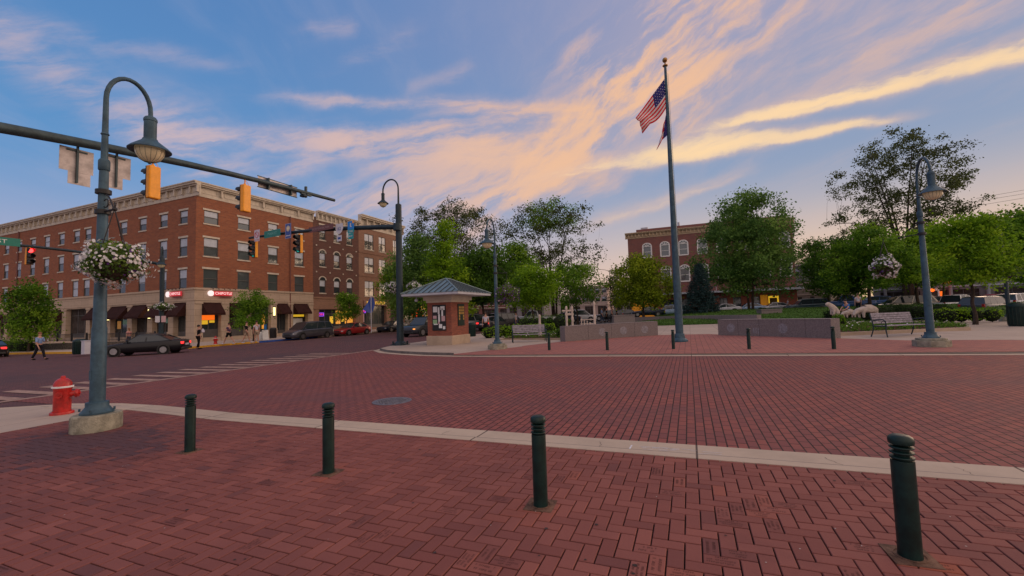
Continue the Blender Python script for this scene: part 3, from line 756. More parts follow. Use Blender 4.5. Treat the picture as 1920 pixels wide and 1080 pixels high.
def street_lamp(label, x, y, H, d, reach=0.8, basket=None, key='post', h=0.0, base='round', group='swan neck street lamps', rlow=.1, bracket_h=None):
    t = thing('street_lamp', label, 'street lamp', ground(x, y, h), 0, group)
    zb = 0.27
    mb = MB()
    if base == 'round': mb.lathe([(.315, -.03), (.315, .22), (.30, .255), (.0, .262)], n=36)
    else: mb.prism([(math.cos(rad(a))*.44, math.sin(rad(a))*.44) for a in range(22, 382, 45)], -.03, .2); mb.prism([(math.cos(rad(a))*.36, math.sin(rad(a))*.36) for a in range(22, 382, 45)], .2, .262)
    mb.build('concrete_base', M['basecon'], t, True, bevel=.012)
    mb = MB(); mb.lathe([(.21, zb-.01), (.21, zb+.015), (.18, zb+.05), (.145, zb+.10), (.145, zb+.17), (rlow, zb+.18)], n=28)
    for k in range(4):
        a = rad(45+90*k); mb.cyl((.22*math.cos(a), .22*math.sin(a), zb+.03), (.22*math.cos(a), .22*math.sin(a), zb+.075), .016, n=6)
    mb.build('foot_flange', M[key], t, True)
    mb = MB(); zj = 1.62
    mb.lathe([(rlow, zb+.1), (rlow*.97, zj), (rlow*.87, zj+.03), (rlow*.62, H-1.75), (rlow*.55, H-1.7)], n=28)
    mb.box(-.03, .03, -rlow-.004, -rlow+.02, .8, .95); mb.ell((0.0, -rlow*.93, 1.25), .014, 8, 5)
    mb.lathe([(.07, H-1.72), (.078, H-1.70), (.078, H-1.56), (.06, H-1.53)], n=20)
    mb.build('post', M[key], t, True)
    mb = MB(); arch(mb, d, H, .036, reach, H-1.6, .05, H-.56); mb.lathe([(.045, -.02), (.06, 0), (.045, .03)], (0, 0, H-1.1), 16); mb.build('swan_neck', M[key], t, True)
    lantern(t, (d[0]*reach, d[1]*reach, H-.53), key)
    if basket:
        for (b, L) in basket:
            mb = MB(); bz = bracket_h or 3.45
            mb.tube([(0, 0, bz), (b[0]*L, b[1]*L, bz-.02)], .018, 6)
            mb.tube([(0, 0, bz+.33), (b[0]*L*.5, b[1]*L*.5, bz+.22), (b[0]*L*.92, b[1]*L*.92, bz)], .013, 6)
            mb.tube([(b[0]*L*.25+.07*math.sin(a), b[1]*L*.25, bz+.13+.07*math.cos(a)) for a in [k*math.pi/6 for k in range(13)]], .009, 5)
            mb.ell((b[0]*L, b[1]*L, bz-.02), .035); [mb.lathe([(.085, zz), (.105, zz), (.105, zz+.07), (.085, zz+.07)], (0, 0, bz), 16) for zz in (-.04, .3)]
            mb.build('basket_bracket', M['black'], t, True)
    return t

m_leafb = attr_mat('basket foliage', [(0, (0.03, 0.07, 0.01)), (0.5, (0.08, 0.165, 0.016)), (1, (0.19, 0.28, 0.03))], 0.6, 0, translucent=0.3)
m_petal = attr_mat('white petals', [(0, (0.50, 0.50, 0.55)), (0.6, (0.70, 0.70, 0.72)), (1, (0.82, 0.80, 0.74))], 0.6, 0, translucent=0.2)
m_purple = attr_mat('purple petals', [(0, (0.05, 0.01, 0.10)), (0.6, (0.10, 0.02, 0.2)), (1, (0.2, 0.05, 0.3))], 0.6, 0, translucent=0.2)
def quads(P, size, rng, aspect=0.7, nrm=None, jit=1.0):
    """leaf shaped quads at the points P; nrm biases their normals"""
    n = len(P); N = rng.normal(0, 1, (n, 3))*jit
    if nrm is not None: N = N+nrm
    N /= np.linalg.norm(N, axis=1)[:, None]+1e-9
    A = np.cross(N, rng.normal(0, 1, (n, 3))); A /= np.linalg.norm(A, axis=1)[:, None]+1e-9
    B = np.cross(N, A); s = (size if hasattr(size, '__len__') else np.full(n, size))[:, None]*rng.uniform(.7, 1.3, (n, 1))
    return np.stack([P-A*s*.5, P+B*s*.5*aspect, P+A*s*.5, P-B*s*.5*aspect], 1).reshape(-1, 3)
def flowers(P, r, rng, nrm):
    """five petalled open flowers: a pentagon dished around its centre"""
    out = []
    n = len(P); N = rng.normal(0, .45, (n, 3))+nrm; N /= np.linalg.norm(N, axis=1)[:, None]
    A = np.cross(N, rng.normal(0, 1, (n, 3))); A /= np.linalg.norm(A, axis=1)[:, None]; B = np.cross(N, A)
    rr = r*rng.uniform(.7, 1.15, (n, 1)); V = []
    for k in range(5):
        a = 2*math.pi*k/5; V.append(P+(A*math.cos(a)+B*math.sin(a))*rr+N*rr*.25)
    return np.stack(V, 1).reshape(-1, 3)
def basket(label, x, y, z, r=0.52, rz=0.34, kind='white', seed=1, n=1.0, group='hanging flower baskets on the lamp posts', hang=.75):
    """z is the middle of the flower mass; the chains rise to the bracket"""
    rng = np.random.default_rng(seed)
    t = thing('hanging_basket', label, 'flower basket', (x, y, z), 0, group)
    mb = MB(); mb.lathe([(.05, -.30), (.16, -.26), (.24, -.16), (.27, 0), (.25, .0), (.0, -.02)], n=18); mb.build('basket', M['bark'], t, True)
    mb = MB()
    for k in range(4):
        a = k*math.pi/2+.4; mb.tube([(.26*math.cos(a), .26*math.sin(a), 0), (.0, .0, hang)], .008, 4)
    mb.tube([(0, 0, hang), (.02, 0, hang+.05), (0, 0, hang+.1)], .012, 5)
    mb.build('hanger', M['black'], t)
    def pts(k, rmin, rmax):
        d = rng.normal(0, 1, (k, 3)); d /= np.linalg.norm(d, axis=1)[:, None]
        lump = 1+.16*np.sin(d[:, 0]*5+seed)*np.cos(d[:, 1]*4+seed*2)+.1*np.sin(d[:, 2]*7+seed)
        q = rng.uniform(rmin, rmax, k)*lump
        P = d*q[:, None]*np.array([r, r, rz]); P[:, 2] -= 0.04*(np.hypot(P[:, 0], P[:, 1])/r)**2
        return P, d
    k = int(2600*n); P, d = pts(k, .45, 1.0)
    mesh_np('foliage', quads(P, .055/n**.4, rng, .6, d*.8), 4, np.clip(rng.normal(.45, .22, k)+.25*d[:, 2], 0, 1), m_leafb, t)
    k = int({'white': 800, 'purple': 80, 'dark': 30}[kind]*n); P, d = pts(k, .9, 1.12)
    keep = (np.sin(P[:, 0]*9+seed)+np.cos(P[:, 1]*8-seed)+np.sin(P[:, 2]*13)) > -.9+.0; P, d = P[keep], d[keep]
    mesh_np('white_blossoms', flowers(P, .026/n**.35, rng, d*1.2), 5, rng.uniform(0, 1, len(P)), m_petal, t)
    k = int({'white': 34, 'purple': 420, 'dark': 260}[kind]*n); P, d = pts(k, .9, 1.1)
    mesh_np('purple_blossoms', flowers(P, .028/n**.35, rng, d*1.2), 5, rng.uniform(0, 1, len(P)), m_purple, t)
    return t

lx, ly = G(181, 805)
street_lamp('tall blue grey street lamp on a round concrete base beside the near hydrant', lx, ly, 5.97, (0.05, 1), .63, [((.97, -.1), .46)], base='round', bracket_h=3.55)
basket('big near basket of white and purple petunias hanging from the nearest lamp post', lx+.45, ly-.05, 2.58, .40, .35, 'white', 3, 1.25, hang=.86)
x, y = G(933, 655); street_lamp('blue grey street lamp on the plaza corner between kiosk and left bench', x, y, 5.85, (0, -1), .8, [((.95, .3), .5)], base='oct')
bx, by = x+.48, y+.15; basket('basket of dark purple petunias hanging on the lamp post right of the kiosk', bx, by, 2.5, .56, .45, 'purple', 5, .7)
x, y = G(1747, 650); street_lamp('blue grey street lamp on its octagonal base at the right of the plaza', x, y, 5.68, (0, -1), .82, [((-.6, .8), .62)], base='oct')
basket('basket of white flowers hanging left of the right plaza lamp post', x-.86, y+.28, 2.71, .36, .32, 'white', 7, .8, hang=.8)
x, y = G(1893, 597); street_lamp('dark green street lamp by the big bin at the right edge', x, y, 5.6, (0, 1), .7, [((.6, -.8), .1)], base='oct', key='darkpole', bracket_h=3.7)
basket('basket of dark withered flowers on the street lamp at the right edge', x+.10, y-.15, at(1893, 512, 25.0).z, .62, .34, 'dark', 9, .5, hang=.55)

# ------------------------------------------------------------------ signal masts
def mast(label, x, y, H, p0, p1, r0, r1, rp=.2, key='arm', lamp=None, h=0.0, base=True, arm_z=6.2):
    t = thing('signal_mast', label, 'signal mast', ground(x, y, h), 0, None)
    mb = MB(); mb.lathe([(rp*1.0, 0), (rp*.98, 1.0), (rp*.86, H)], n=24)
    for z in (2.9, 3.1, 1.2): mb.lathe([(rp+.004, z), (rp+.012, z+.01), (rp+.012, z+.05), (rp+.004, z+.06)], n=24)
    mb.build('pole', M[key], t, True)
    mb = MB(); mb.box(-.38, .38, -.38, .38, -.02, .05)
    for sx in (-1, 1):
        for sy in (-1, 1): mb.cyl((sx*.28, sy*.28, .05), (sx*.28, sy*.28, .22), .05, n=8)
    mb.lathe([(rp+.16, .05), (rp+.12, .14), (rp+.01, .22)], n=20)
    mb.build('foot_plate', M[key], t, False)
    a = Vector(p0)-Vector(t.location); b = Vector(p1)-Vector(t.location)
    n = 10; pts = [a.lerp(b, i/n)+Vector((0, 0, .18*math.sin(math.pi*i/n))) for i in range(n+1)]
    mb = MB(); mb.tube(pts, [r0+(r1-r0)*i/n for i in range(n+1)], 16); mb.tube([a+Vector((0, 0, -.2)), a+Vector((0, 0, .2))], rp*1.08, 16)
    mb.build('mast_arm', M[key], t, True)
    if lamp:
        d, top, reach = lamp
        mb = MB(); mb.lathe([(rp*.86, H), (rp*.8, H+.05), (.07, H+.1)], n=20); arch(mb, d, top, .045, reach, H, .06, top-.75); mb.build('swan_neck', M[key], t, True)
        lantern(t, (d[0]*reach, d[1]*reach, top-.72), key)
    return t
mast('signal mast with a long slate arm reaching across the top left', -14.0, 2.4, 6.5, (-14, 2.4, 5.82), (-14, 14.0, 6.72), .135, .062, .16)
mast('dark signal mast with lamp on the kiosk corner, its arm carrying street signs', -15.25, 20.1, 8.05, (-15.25, 19.95, 6.75), (-27.5, 19.9, 7.28), .15, .075, .2, 'darkpole', ((-1, 0), 9.65, 1.1), h=.09)
mast('far signal mast behind the black saloon, with thin arm and small lamp', -35.3, 18.9, 6.6, (-35.3, 18.8, 5.95), (-35.3, 8.6, 6.3), .10, .06, .15, 'darkpole', ((.75, -.5), 7.45, .85), h=.1)

def signal(label, x, y, ztop, rz, lit=None, group='traffic signals on the mast arms', drop=.25, back='amber', door='black', s=1.0):
    """ztop: where the hanger meets the arm; faces local -Y"""
    t = thing('traffic_signal', label, 'traffic signal', (x, y, ztop), rz, group); t.scale = (s, s, s)
    z1 = -drop; z0 = z1-1.05
    mb = MB(); mb.cyl((0, 0, z1), (0, 0, .05), .022, n=8); mb.lathe([(.05, z1-.01), (.05, z1+.05), (.025, z1+.07)], n=12)
    mb.tube([(.0, 0, .0), (-.10, .02, -.08), (-.16, .02, z1), (-.08, .02, z1-.06)], .008, 5)
    mb.build('hanger', M[back] if back == 'amber' else M['black'], t, True)
    mb = MB(); mb.box(-.17, .17, -.05, .13, z0, z1); o = mb.build('housing', M[back], t, bevel=.035)
    mb = MB(); mb.box(-.165, .165, -.075, -.052, z0+.01, z1-.01); mb.build('door_panel', M[door], t, bevel=.008)
    for k, nm in enumerate(('red', 'yellow', 'green')):
        zc = z1-.175-.35*k; mb = MB(); n = 14; vs = []
        for j in range(n+1):
            a = -rad(35)+rad(250)*j/n; L = .24 if 0.1 < j/n < .9 else .14
            for r_, yy in ((.145, -.076), (.145, -.076-L), (.14, -.076-L), (.14, -.076)): vs.append((r_*math.cos(a), yy, zc+r_*math.sin(a)))
        fs = [(4*j+q, 4*j+(q+1) % 4, 4*j+4+(q+1) % 4, 4*j+4+q) for j in range(n) for q in range(4)]
        v = mb.add(vs, fs).build('visor', M['black'], t, True)
        mb = MB(); mb.lathe([(.128, 0), (.10, .02), (.05, .03), (0.001, .033)], n=20, M=Matrix.Translation((0, -.074, zc)) @ Matrix.Rotation(rad(90), 4, 'X'))
        mb.build('lens', M['redlens'] if (lit == nm and nm == 'red') else M['greenlens'] if (lit == nm) else M['offlens'], v, True)
    return t
def armz(p0, p1, f, lift=.18): return p0[2]+(p1[2]-p0[2])*f+lift*math.sin(math.pi*f)
A1 = ((-14, 2.4, 5.82), (-14, 14.0, 6.72)); A2 = ((-15.25, 19.95, 6.75), (-27.5, 19.9, 7.28)); A3 = ((-35.3, 18.8, 5.95), (-35.3, 8.6, 6.3))
RZW = rad(-90)   # facing west (local -Y -> -X)
for lab, yy in (('yellow traffic signal seen from behind, beside the near lamp lantern', 7.2), ('yellow traffic signal seen from behind, hanging before the brick building corner', 9.95)):
    signal(lab, -14.0, yy, armz(*A1, (yy-2.4)/11.6)-.1, RZW+rad(6), None, drop=.2, s=.9)
for lab, xx in (('green lit traffic signal at the left tip of the sign carrying arm', -27.0), ('green lit traffic signal below the arm, right of the blue sign', -22.85)):
    signal(lab, xx, 19.9, armz(*A2, (-15.25-xx)/12.25)-.08, rad(-8), 'green', drop=.12, s=1.12)
signal('red lit traffic signal on the thin far arm below the green street sign', -35.3, 12.1, armz(*A3, (18.8-12.1)/10.2)-.04, rad(90+6), 'red', drop=.05, s=.95)

def plate(mb, w, h, cx=0, cz=0, y=0, th=.006, mi=0): mb.box(cx-w/2, cx+w/2, y-th, y, cz-h/2, cz+h/2, mi)
def sign(name, label, cat, loc, rz, group=None): return thing(name, label, cat, loc, rz, group)
# the two route sign pairs seen from the back on the near arm
for lab, yy, dz, s in (('stepped pair of bare metal sign backs left of the near lamp post', 5.62, -.12, 1), ('stepped pair of bare metal sign backs right of the near lamp post', 6.42, -.10, -1)):
    t = sign('route_sign_back', lab, 'road sign', (-14.0, yy, armz(*A1, (yy-2.4)/11.6)+dz), RZW, 'route signs on the near arm')
    mb = MB(); plate(mb, .66, .60, 0, -.32, -.15); mb.build('upper_plate', M['signback'], t, bevel=.002)
    mb = MB(); plate(mb, .44, .36, -.06*s, -.76, -.155); mb.build('lower_plate', M['signback'], t, bevel=.002)
    mb = MB(); mb.box(-.02, .02, -.148, -.10, -.90, .1); mb.box(-.2, .2, -.148, -.13, -.1, -.06); mb.build('brace', M['arm'], t)
# signs on the second arm, all facing south
def a2(xx): return armz(*A2, (-15.25-xx)/12.25)
def flat_sign(name, lab, xx, w, h, dz, m, group='signs along the second mast arm', border=None):
    t = sign(name, lab, 'road sign', (xx, 19.74, a2(xx)+dz), rad(-6), group)
    mb = MB(); plate(mb, w, h)
    mb.build('panel', m, t, bevel=.002)
    if border:
        mb = MB(); b = .025
        for (cx, cz, ww, hh) in ((0, h/2-b, w-b, .015), (0, -h/2+b, w-b, .015), (-w/2+b, 0, .015, h-b), (w/2-b, 0, .015, h-b)): plate(mb, ww, hh, cx, cz, -.006, .003)
        mb.build('border', border, t)
    mb = MB(); mb.box(-.02, .02, .001, .09, -.05, .05); mb.build('clamp', M['arm'], t)
    return t
t = flat_sign('turn_sign', 'white sign with red ring at the left tip of the second arm', -26.55, .62, .80, .05, M['lav'], border=M['pinkred'])
mb = MB(); mb.tube([(.2*math.cos(a), -.010, .05+.2*math.sin(a)) for a in [k*math.pi/10 for k in range(21)]], .022, 5); mb.tube([(-.14, -.012, .19), (.14, -.012, -.09)], .022, 5); mb.build('red_ring', M['pinkred'], t)
text('lettering', 'NO TURN', .11, M['pinkred'], t, (0, -.009, -.29), FACE_MY)
t = flat_sign('street_name_sign', 'long dark green street name sign on the second arm', -25.1, 1.75, .46, .04, M['signgreen'], border=M['teal'])
text('lettering', 'MAIN ST', .26, mat('faded sign letters', (0.16, 0.42, 0.40), .5, var=0), t, (0, -.009, 0), FACE_MY)
t = flat_sign('blue_arrow_sign', 'blue sign with pale round badge and white arrow', -23.65, .60, .98, .08, M['signblue'], border=M['lav'])
mb = MB(); mb.lathe([(.19, 0), (.19, .006), (.0, .006)], n=24, M=Matrix.Translation((0, -.007, .16)) @ Matrix.Rotation(rad(90), 4, 'X')); mb.build('badge', M['offwhite'], t)
mb = MB(); mb.lathe([(.10, 0), (.10, .004), (.0, .004)], n=20, M=Matrix.Translation((0, -.014, .16)) @ Matrix.Rotation(rad(90), 4, 'X')); mb.build('badge_centre', M['globe'], t)
mb = MB(); mb.box(-.16, .16, -.012, -.007, -.33, -.28); mb.add([(-.24, -.012, -.305), (-.14, -.012, -.24), (-.14, -.012, -.37)], [(0, 1, 2)]); mb.add([(.24, -.012, -.305), (.14, -.012, -.24), (.14, -.012, -.37)], [(0, 1, 2)]); mb.build('arrow', M['lav'], t)
t = flat_sign('brown_guide_sign', 'narrow dark brown guide sign on the second arm', -20.85, 2.3, .34, .06, M['signbrown'])
text('lettering', 'BICENTENNIAL PARK', .17, mat('brown sign letters', (0.30, 0.20, 0.2), .5, var=0), t, (0, -.009, 0), FACE_MY)
t = flat_sign('route_shield_sign', 'white route shield over a small white plate', -19.35, .05, .05, -.05, M['black'])
mb = MB(); mb.add([(x_, -.012, z_) for x_, z_ in ((-.33, .30), (-.17, .34), (0, .30), (.17, .34), (.33, .30), (.34, 0), (.2, -.22), (0, -.34), (-.2, -.22), (-.34, 0))], [tuple(range(10))]); mb.build('shield', M['lav'], t)
text('lettering', '62', .30, M['signblue'], t, (0, -.018, 0.0), FACE_MY)
mb = MB(); plate(mb, .42, .36, 0, -.58, -.01); p_ = mb.build('plate', M['lav'], t); mb = MB(); plate(mb, .26, .13, 0, -.58, -.017, .003); mb.build('plate_patch', M['signblue'], p_)
t = flat_sign('trail_sign', 'blue and teal sign with a yellow corner next to the mast', -18.45, .05, .05, -.05, M['black'])
mb = MB(); plate(mb, .54, .50, 0, .18, -.01); p_ = mb.build('upper_panel', M['skyblue'], t); mb = MB(); plate(mb, .14, .14, .2, .36, -.017, .003); mb.build('corner_patch', M['amber'], p_)
mb = MB(); mb.ell((-.02, -.022, .28), (.05, .004, .05)); mb.box(-.06, .02, -.022, -.017, .08, .24); mb.box(.0, .08, -.022, -.017, .08, .13); mb.build('white_symbol', M['lav'], p_)
mb = MB(); plate(mb, .54, .20, 0, -.18, -.011); plate(mb, .44, .34, 0, -.47, -.010); p_ = mb.build('lower_panel', M['teal'], t)
text('lettering', 'TRAIL', .15, M['lav'], p_, (0, -.019, -.18), FACE_MY)
mb = MB(); mb.box(-.13, .13, -.02, -.016, -.49, -.45); mb.add([(-.19, -.02, -.47), (-.11, -.02, -.41), (-.11, -.02, -.53)], [(0, 1, 2)]); mb.build('arrow', M['lav'], p_)
# green street sign on the far arm, facing east
t = sign('street_name_sign', 'bright green street name sign ending in ST at the left edge', 'road sign', (-35.2, 10.55, armz(*A3, (18.8-10.9)/10.2)+.12), rad(90), 'signs along the far arm')
mb = MB(); plate(mb, 2.6, .46, -.2, 0, -.07); mb.build('panel', M['signgreen'], t, bevel=.002)
text('lettering', 'HIGH ST', .30, M['white'], t, (-.12, -.08, 0), FACE_MY, sx=1.25)
t = sign('lane_sign', 'small white lane sign under the far arm beside the near flower basket', 'road sign', (-35.2, 14.5, 5.98), rad(90), 'signs along the far arm')
mb = MB(); plate(mb, .62, .5, 0, -.15, -.07); mb.build('upper_plate', M['lav'], t); mb = MB(); plate(mb, .62, .4, 0, -.64, -.07); mb.build('lower_plate', M['lav'], t)
text('lettering', 'ONLY', .2, M['black'], t, (0, -.08, -.64), FACE_MY); mb = MB(); mb.tube([(-.1, -.085, -.3), (-.1, -.085, -.05), (.08, -.085, -.02)], .03, 4); mb.add([(.06, -.085, .06), (.18, -.085, -.02), (.06, -.085, -.1)], [(0, 1, 2)]); mb.build('arrow', M['black'], t)
# baskets and ped signs on the masts
basket('basket of pale flowers on the left of the kiosk corner mast', -15.85, 20.3, 3.35, .42, .36, 'white', 11, .45, hang=.5)
basket('basket of pale flowers between the kiosk corner mast and the kiosk roof', -14.55, 20.5, 3.25, .42, .36, 'white', 12, .45, hang=.5)
basket('basket of pale flowers on the far mast above the black saloon', -34.95, 18.8, 2.85, .65, .26, 'white', 13, .4, hang=.5)
t = sign('pedestrian_sign', 'pair of pale notices strapped to the far mast', 'road sign', (-35.1, 18.75, 1.95), rad(55))
for s_, m_ in ((-1, M['lav']), (1, M['paperp'])):
    mb = MB(); plate(mb, .26, .45, s_*.17, 0, -.12); mb.build('notice', m_, t)

# ------------------------------------------------------------------ kiosk
kx0, kx1, ky0, ky1 = -13.2, -11.7, 19.8, 21.7
kt = thing('notice_kiosk', 'small brick notice kiosk with hipped metal roof on the corner', 'kiosk', ground(-12.45, 20.75, .06), 0)
kc = (kx0+kx1)/2, (ky0+ky1)/2; hx, hy = (kx1-kx0)/2, (ky1-ky0)/2
m_kbrick = brick_mat('kiosk red brick', (0.30, 0.095, 0.06), (0.215, 0.07, 0.05), (0.12, 0.085, 0.075), 0.21, 0.07, 0.008, 'wall', False, 0.15, None, 0.85, 0.4, 1.0)
mb = MB(); mb.box(-hx-.06, hx+.06, -hy-.06, hy+.06, -.1, .50); mb.build('stone_plinth', M['stone'], kt, bevel=.02)
mb = MB(); mb.box(-hx, hx, -hy, hy, .498, 2.30); mb.build('brick_body', m_kbrick, kt)
mb = MB(); mb.box(-hx-.05, hx+.05, -hy-.05, hy+.05, 2.29, 2.42); mb.box(-hx-.16, hx+.16, -hy-.16, hy+.16, 2.42, 2.66); mb.build('cornice', M['offwhite'], kt, bevel=.01)
ox, oy = hx+.98, hy+.98; z0, z1 = 2.66, 3.62
mb = MB(); mb.box(-ox, ox, -oy, oy, z0, z0+.13); mb.build('fascia', M['fascia'], kt, bevel=.01)
mb = MB(); zb_ = z0+.132; rr = .02
V = [(-ox-.03, -oy-.03, zb_), (ox+.03, -oy-.03, zb_), (ox+.03, oy+.03, zb_), (-ox-.03, oy+.03, zb_), (0, -(oy-ox)-rr, z1), (0, (oy-ox)+rr, z1)]
mb.add(V, [(0, 1, 4), (1, 2, 5, 4), (2, 3, 5), (3, 0, 4, 5), (3, 2, 1, 0)]); rf = mb.build('roof', M['roofmetal'], kt)
mb = MB()
for (a, b) in ((0, 4), (1, 4), (2, 5), (3, 5), (4, 5)): mb.tube([Vector(V[a])+Vector((0, 0, .01)), Vector(V[b])+Vector((0, 0, .02))], .045, 6)
mb.build('hip_ridges', M['roofmetal'], rf)
mb = MB()
def seam(e0, e1, apexes, n):
    for i in range(1, n):
        f = i/n; p = Vector(e0).lerp(Vector(e1), f)
        # run straight up the slope until it meets the hip
        mid = (Vector(e0)+Vector(e1))/2; L = (Vector(e1)-Vector(e0)).length/2; d = min(1.0, (1-abs(2*f-1))*1.0*L/max(.01, (L-(apexes[1]-apexes[0]).length/2)))
        ap = (apexes[0]+apexes[1])/2; foot = mid; up = ap-foot
        mb.tube([p+Vector((0, 0, .014)), p+up*d+Vector((0, 0, .014))], .027, 4)
A4, A5 = Vector(V[4]), Vector(V[5])
seam(V[0], V[1], (A4, A4), 10); seam(V[1], V[2], (A4, A5), 11); seam(V[3], V[0], (A4, A5), 11)
mb.build('standing_seams', mat('dark seam metal', (0.022, 0.03, 0.034), .5, .3, .1, 3), rf)  # seams coloured darker than the roof panels
mb = MB(); mb.box(-.42, .42, -hy-.05, -hy-.002, .78, 2.16); pc = mb.build('poster_case', M['black'], kt, bevel=.01)
mb = MB(); rng_ = random.Random(8)
for (cx, cz, w, h, mi) in ((-.22, 1.92, .26, .30, 0), (.0, 1.85, .10, .36, 0), (.24, 1.98, .26, .20, 0), (.22, 1.76, .10, .40, 0), (-.25, 1.50, .22, .16, 2), (-.24, 1.26, .26, .22, 1), (.02, 1.46, .10, .40, 0), (.28, 1.42, .22, .28, 2), (-.20, 1.12, .24, .06, 0), (.10, 1.02, .20, .22, 0), (.32, .93, .14, .16, 0), (.0, 1.2, .1, .12, 2)):
    plate(mb, w, h, cx, cz, -hy-.052, .004, mi)
mb.build('notices', [M['paper'], M['paperg'], M['paperp']], pc)
mb = MB(); mb.box(hx+.002, hx+.04, -.28, .42, 1.0, 2.2); gd = mb.build('lattice_panel', M['green'], kt, bevel=.005)
mb = MB()
for i in range(4):
    for j in range(5):
        if j < 2 and i in (1, 2): continue
        mb.box(hx+.041, hx+.046, -.20+.15*i, -.20+.15*i+.11, 1.32+.155*j, 1.32+.155*j+.12)
mb.build('gilt_panes', mat('gilt panes', (0.42, 0.25, 0.06), .4, .3, .2, 8), gd)
mb = MB(); mb.box(-hx-.06, -hx-.01, -hy+.2, -hy+.3, 2.2, 2.35); mb.ell((-hx-.5, -hy-.3, 2.45), (.10, .10, .09)); mb.cyl((-hx-.5, -hy-.3, 2.5), (-hx-.5, -hy-.3, 2.67), .02); mb.build('eave_lamp', M['fascia'], kt, True)

# ------------------------------------------------------------------ granite walls
def path_wall(name, label, pts, h, th, cat='wall', m=None, cap=True, joints=4, medals=(), group=None, mid=0.0):
    P = [Vector((x, y)) for x, y in pts]
    if len(P) == 2:
        a, b = P; d = (b-a).normalized(); n = Vector((-d.y, d.x)); c = (a+b)/2+n*mid
        P = [(a*(1-t)**2+c*2*t*(1-t)+b*t*t) for t in [i/10 for i in range(11)]]
    t = thing(name, label, cat, ground(P[0].x, P[0].y), 0, group); O = Vector(t.location)
    def off(i, o):
        d = (P[min(i+1, len(P)-1)]-P[max(i-1, 0)]).normalized(); return P[i]+Vector((-d.y, d.x))*o
    mb = MB(); vs = []; fs = []
    prof = [(0, -.3), (0, h-.06), (.012, h-.06), (.012, h-.05), (0, h-.05), (0, h), (th, h), (th, -.3)]
    for i in range(len(P)):
        for o, z in prof:
            q = off(i, o); vs.append((q.x-O.x, q.y-O.y, gz(q.x, q.y)-O.z+z))
    k = len(prof)
    fs = [(i*k+j, i*k+(j+1) % k, (i+1)*k+(j+1) % k, (i+1)*k+j) for i in range(len(P)-1) for j in range(k)]+[tuple(range(k)), tuple((len(P)-1)*k+j for j in range(k-1, -1, -1))]
    mb.add(vs, fs); w = mb.build('wall_body', m or M['granite'], t)
    L = [0.0]
    for i in range(1, len(P)): L.append(L[-1]+(P[i]-P[i-1]).length)
    def along(f):
        s = f*L[-1]
        for i in range(1, len(P)):
            if L[i] >= s-1e-6:
                u = (s-L[i-1])/(L[i]-L[i-1]); d = (P[i]-P[i-1]).normalized(); return P[i-1].lerp(P[i], u), d
    mb = MB()
    for i in range(1, joints):
        p, d = along(i/joints); n = Vector((-d.y, d.x)); q = p-n*.002
        a = q-d*.006; b = q+d*.006; z = gz(p.x, p.y)-O.z
        mb.add([(a.x-O.x, a.y-O.y, z), (b.x-O.x, b.y-O.y, z), (b.x-O.x, b.y-O.y, z+h), (a.x-O.x, a.y-O.y, z+h)], [(0, 1, 2, 3)])
    if joints > 1: mb.build('panel_joints', M['black'], t)
    for f, kind in medals:
        p, d = along(f); n = Vector((-d.y, d.x)); z = gz(p.x, p.y)-O.z+h*.48
        Mx = Matrix.Translation((p.x-O.x, p.y-O.y, z)) @ Matrix(((d.x, n.x, 0, 0), (d.y, n.y, 0, 0), (0, 0, 1, 0), (0, 0, 0, 1))) @ Matrix.Rotation(rad(90), 4, 'X')
        mb = MB()
        if kind == 'disc':
            mb.lathe([(.215, 0), (.215, .004), (.17, .004), (.17, .002)], n=28, M=Mx)
            for q in range(9):
                a = q*2*math.pi/9+f*7; mb.box(.03, .15, -.017, .017, .003, .0045, 0, Mx @ Matrix.Rotation(a, 4, 'Z'))
            mb.build('carved_medallion', M['medal'], t)
        else:
            for q in (-.11, -.0, .11): mb.box(q-.03, q+.03, -.25, .02, .003, .005, 0, Mx)
            for q in range(7): mb.box(-.42+q*.12, -.34+q*.12, .17, .19, .003, .005, 0, Mx)
            mb.build('carved_columns', M['medal'], t)
    return t
WL = [G(1060, 641), G(1234, 629)]; WR = [G(1347, 629), G(1560, 635.5)]
path_wall('granite_wall', 'low curved granite wall with three carved medallions left of the flagpole', WL, .80, .5, medals=((.40, 'disc'), (.63, 'disc'), (.86, 'disc')), group='granite walls of the plaza', mid=.35, joints=4)
path_wall('granite_wall', 'low curved granite wall with carved columns right of the flagpole', WR, .80, .5, medals=((.13, 'disc'), (.37, 'cols'), (.61, 'disc')), group='granite walls of the plaza', mid=.35, joints=5)
bw = [gxy(1190, 37.5), gxy(1300, 38.6), gxy(1440, 37.5)]
path_wall('low_back_wall', 'long low granite wall at the foot of the lawn', [G(1180, 607), G(1240, 606), G(1330, 605.5), G(1420, 606)], .66, .45, joints=8)
for lab, px in (('square granite block on the lawn edge behind the left wall', 1168), ('square granite block on the lawn edge behind the right wall', 1442)):
    x, y = gxy(px, 39.5); t = thing('granite_block', lab, 'stone block', ground(x, y), YAW, 'granite blocks on the lawn edge')
    mb = MB(); mb.box(-.95, .95, -.4, .4, 0, .95); mb.box(-1.0, 1.0, -.45, .45, .95, 1.03); mb.build('block', M['granite'], t, bevel=.01)

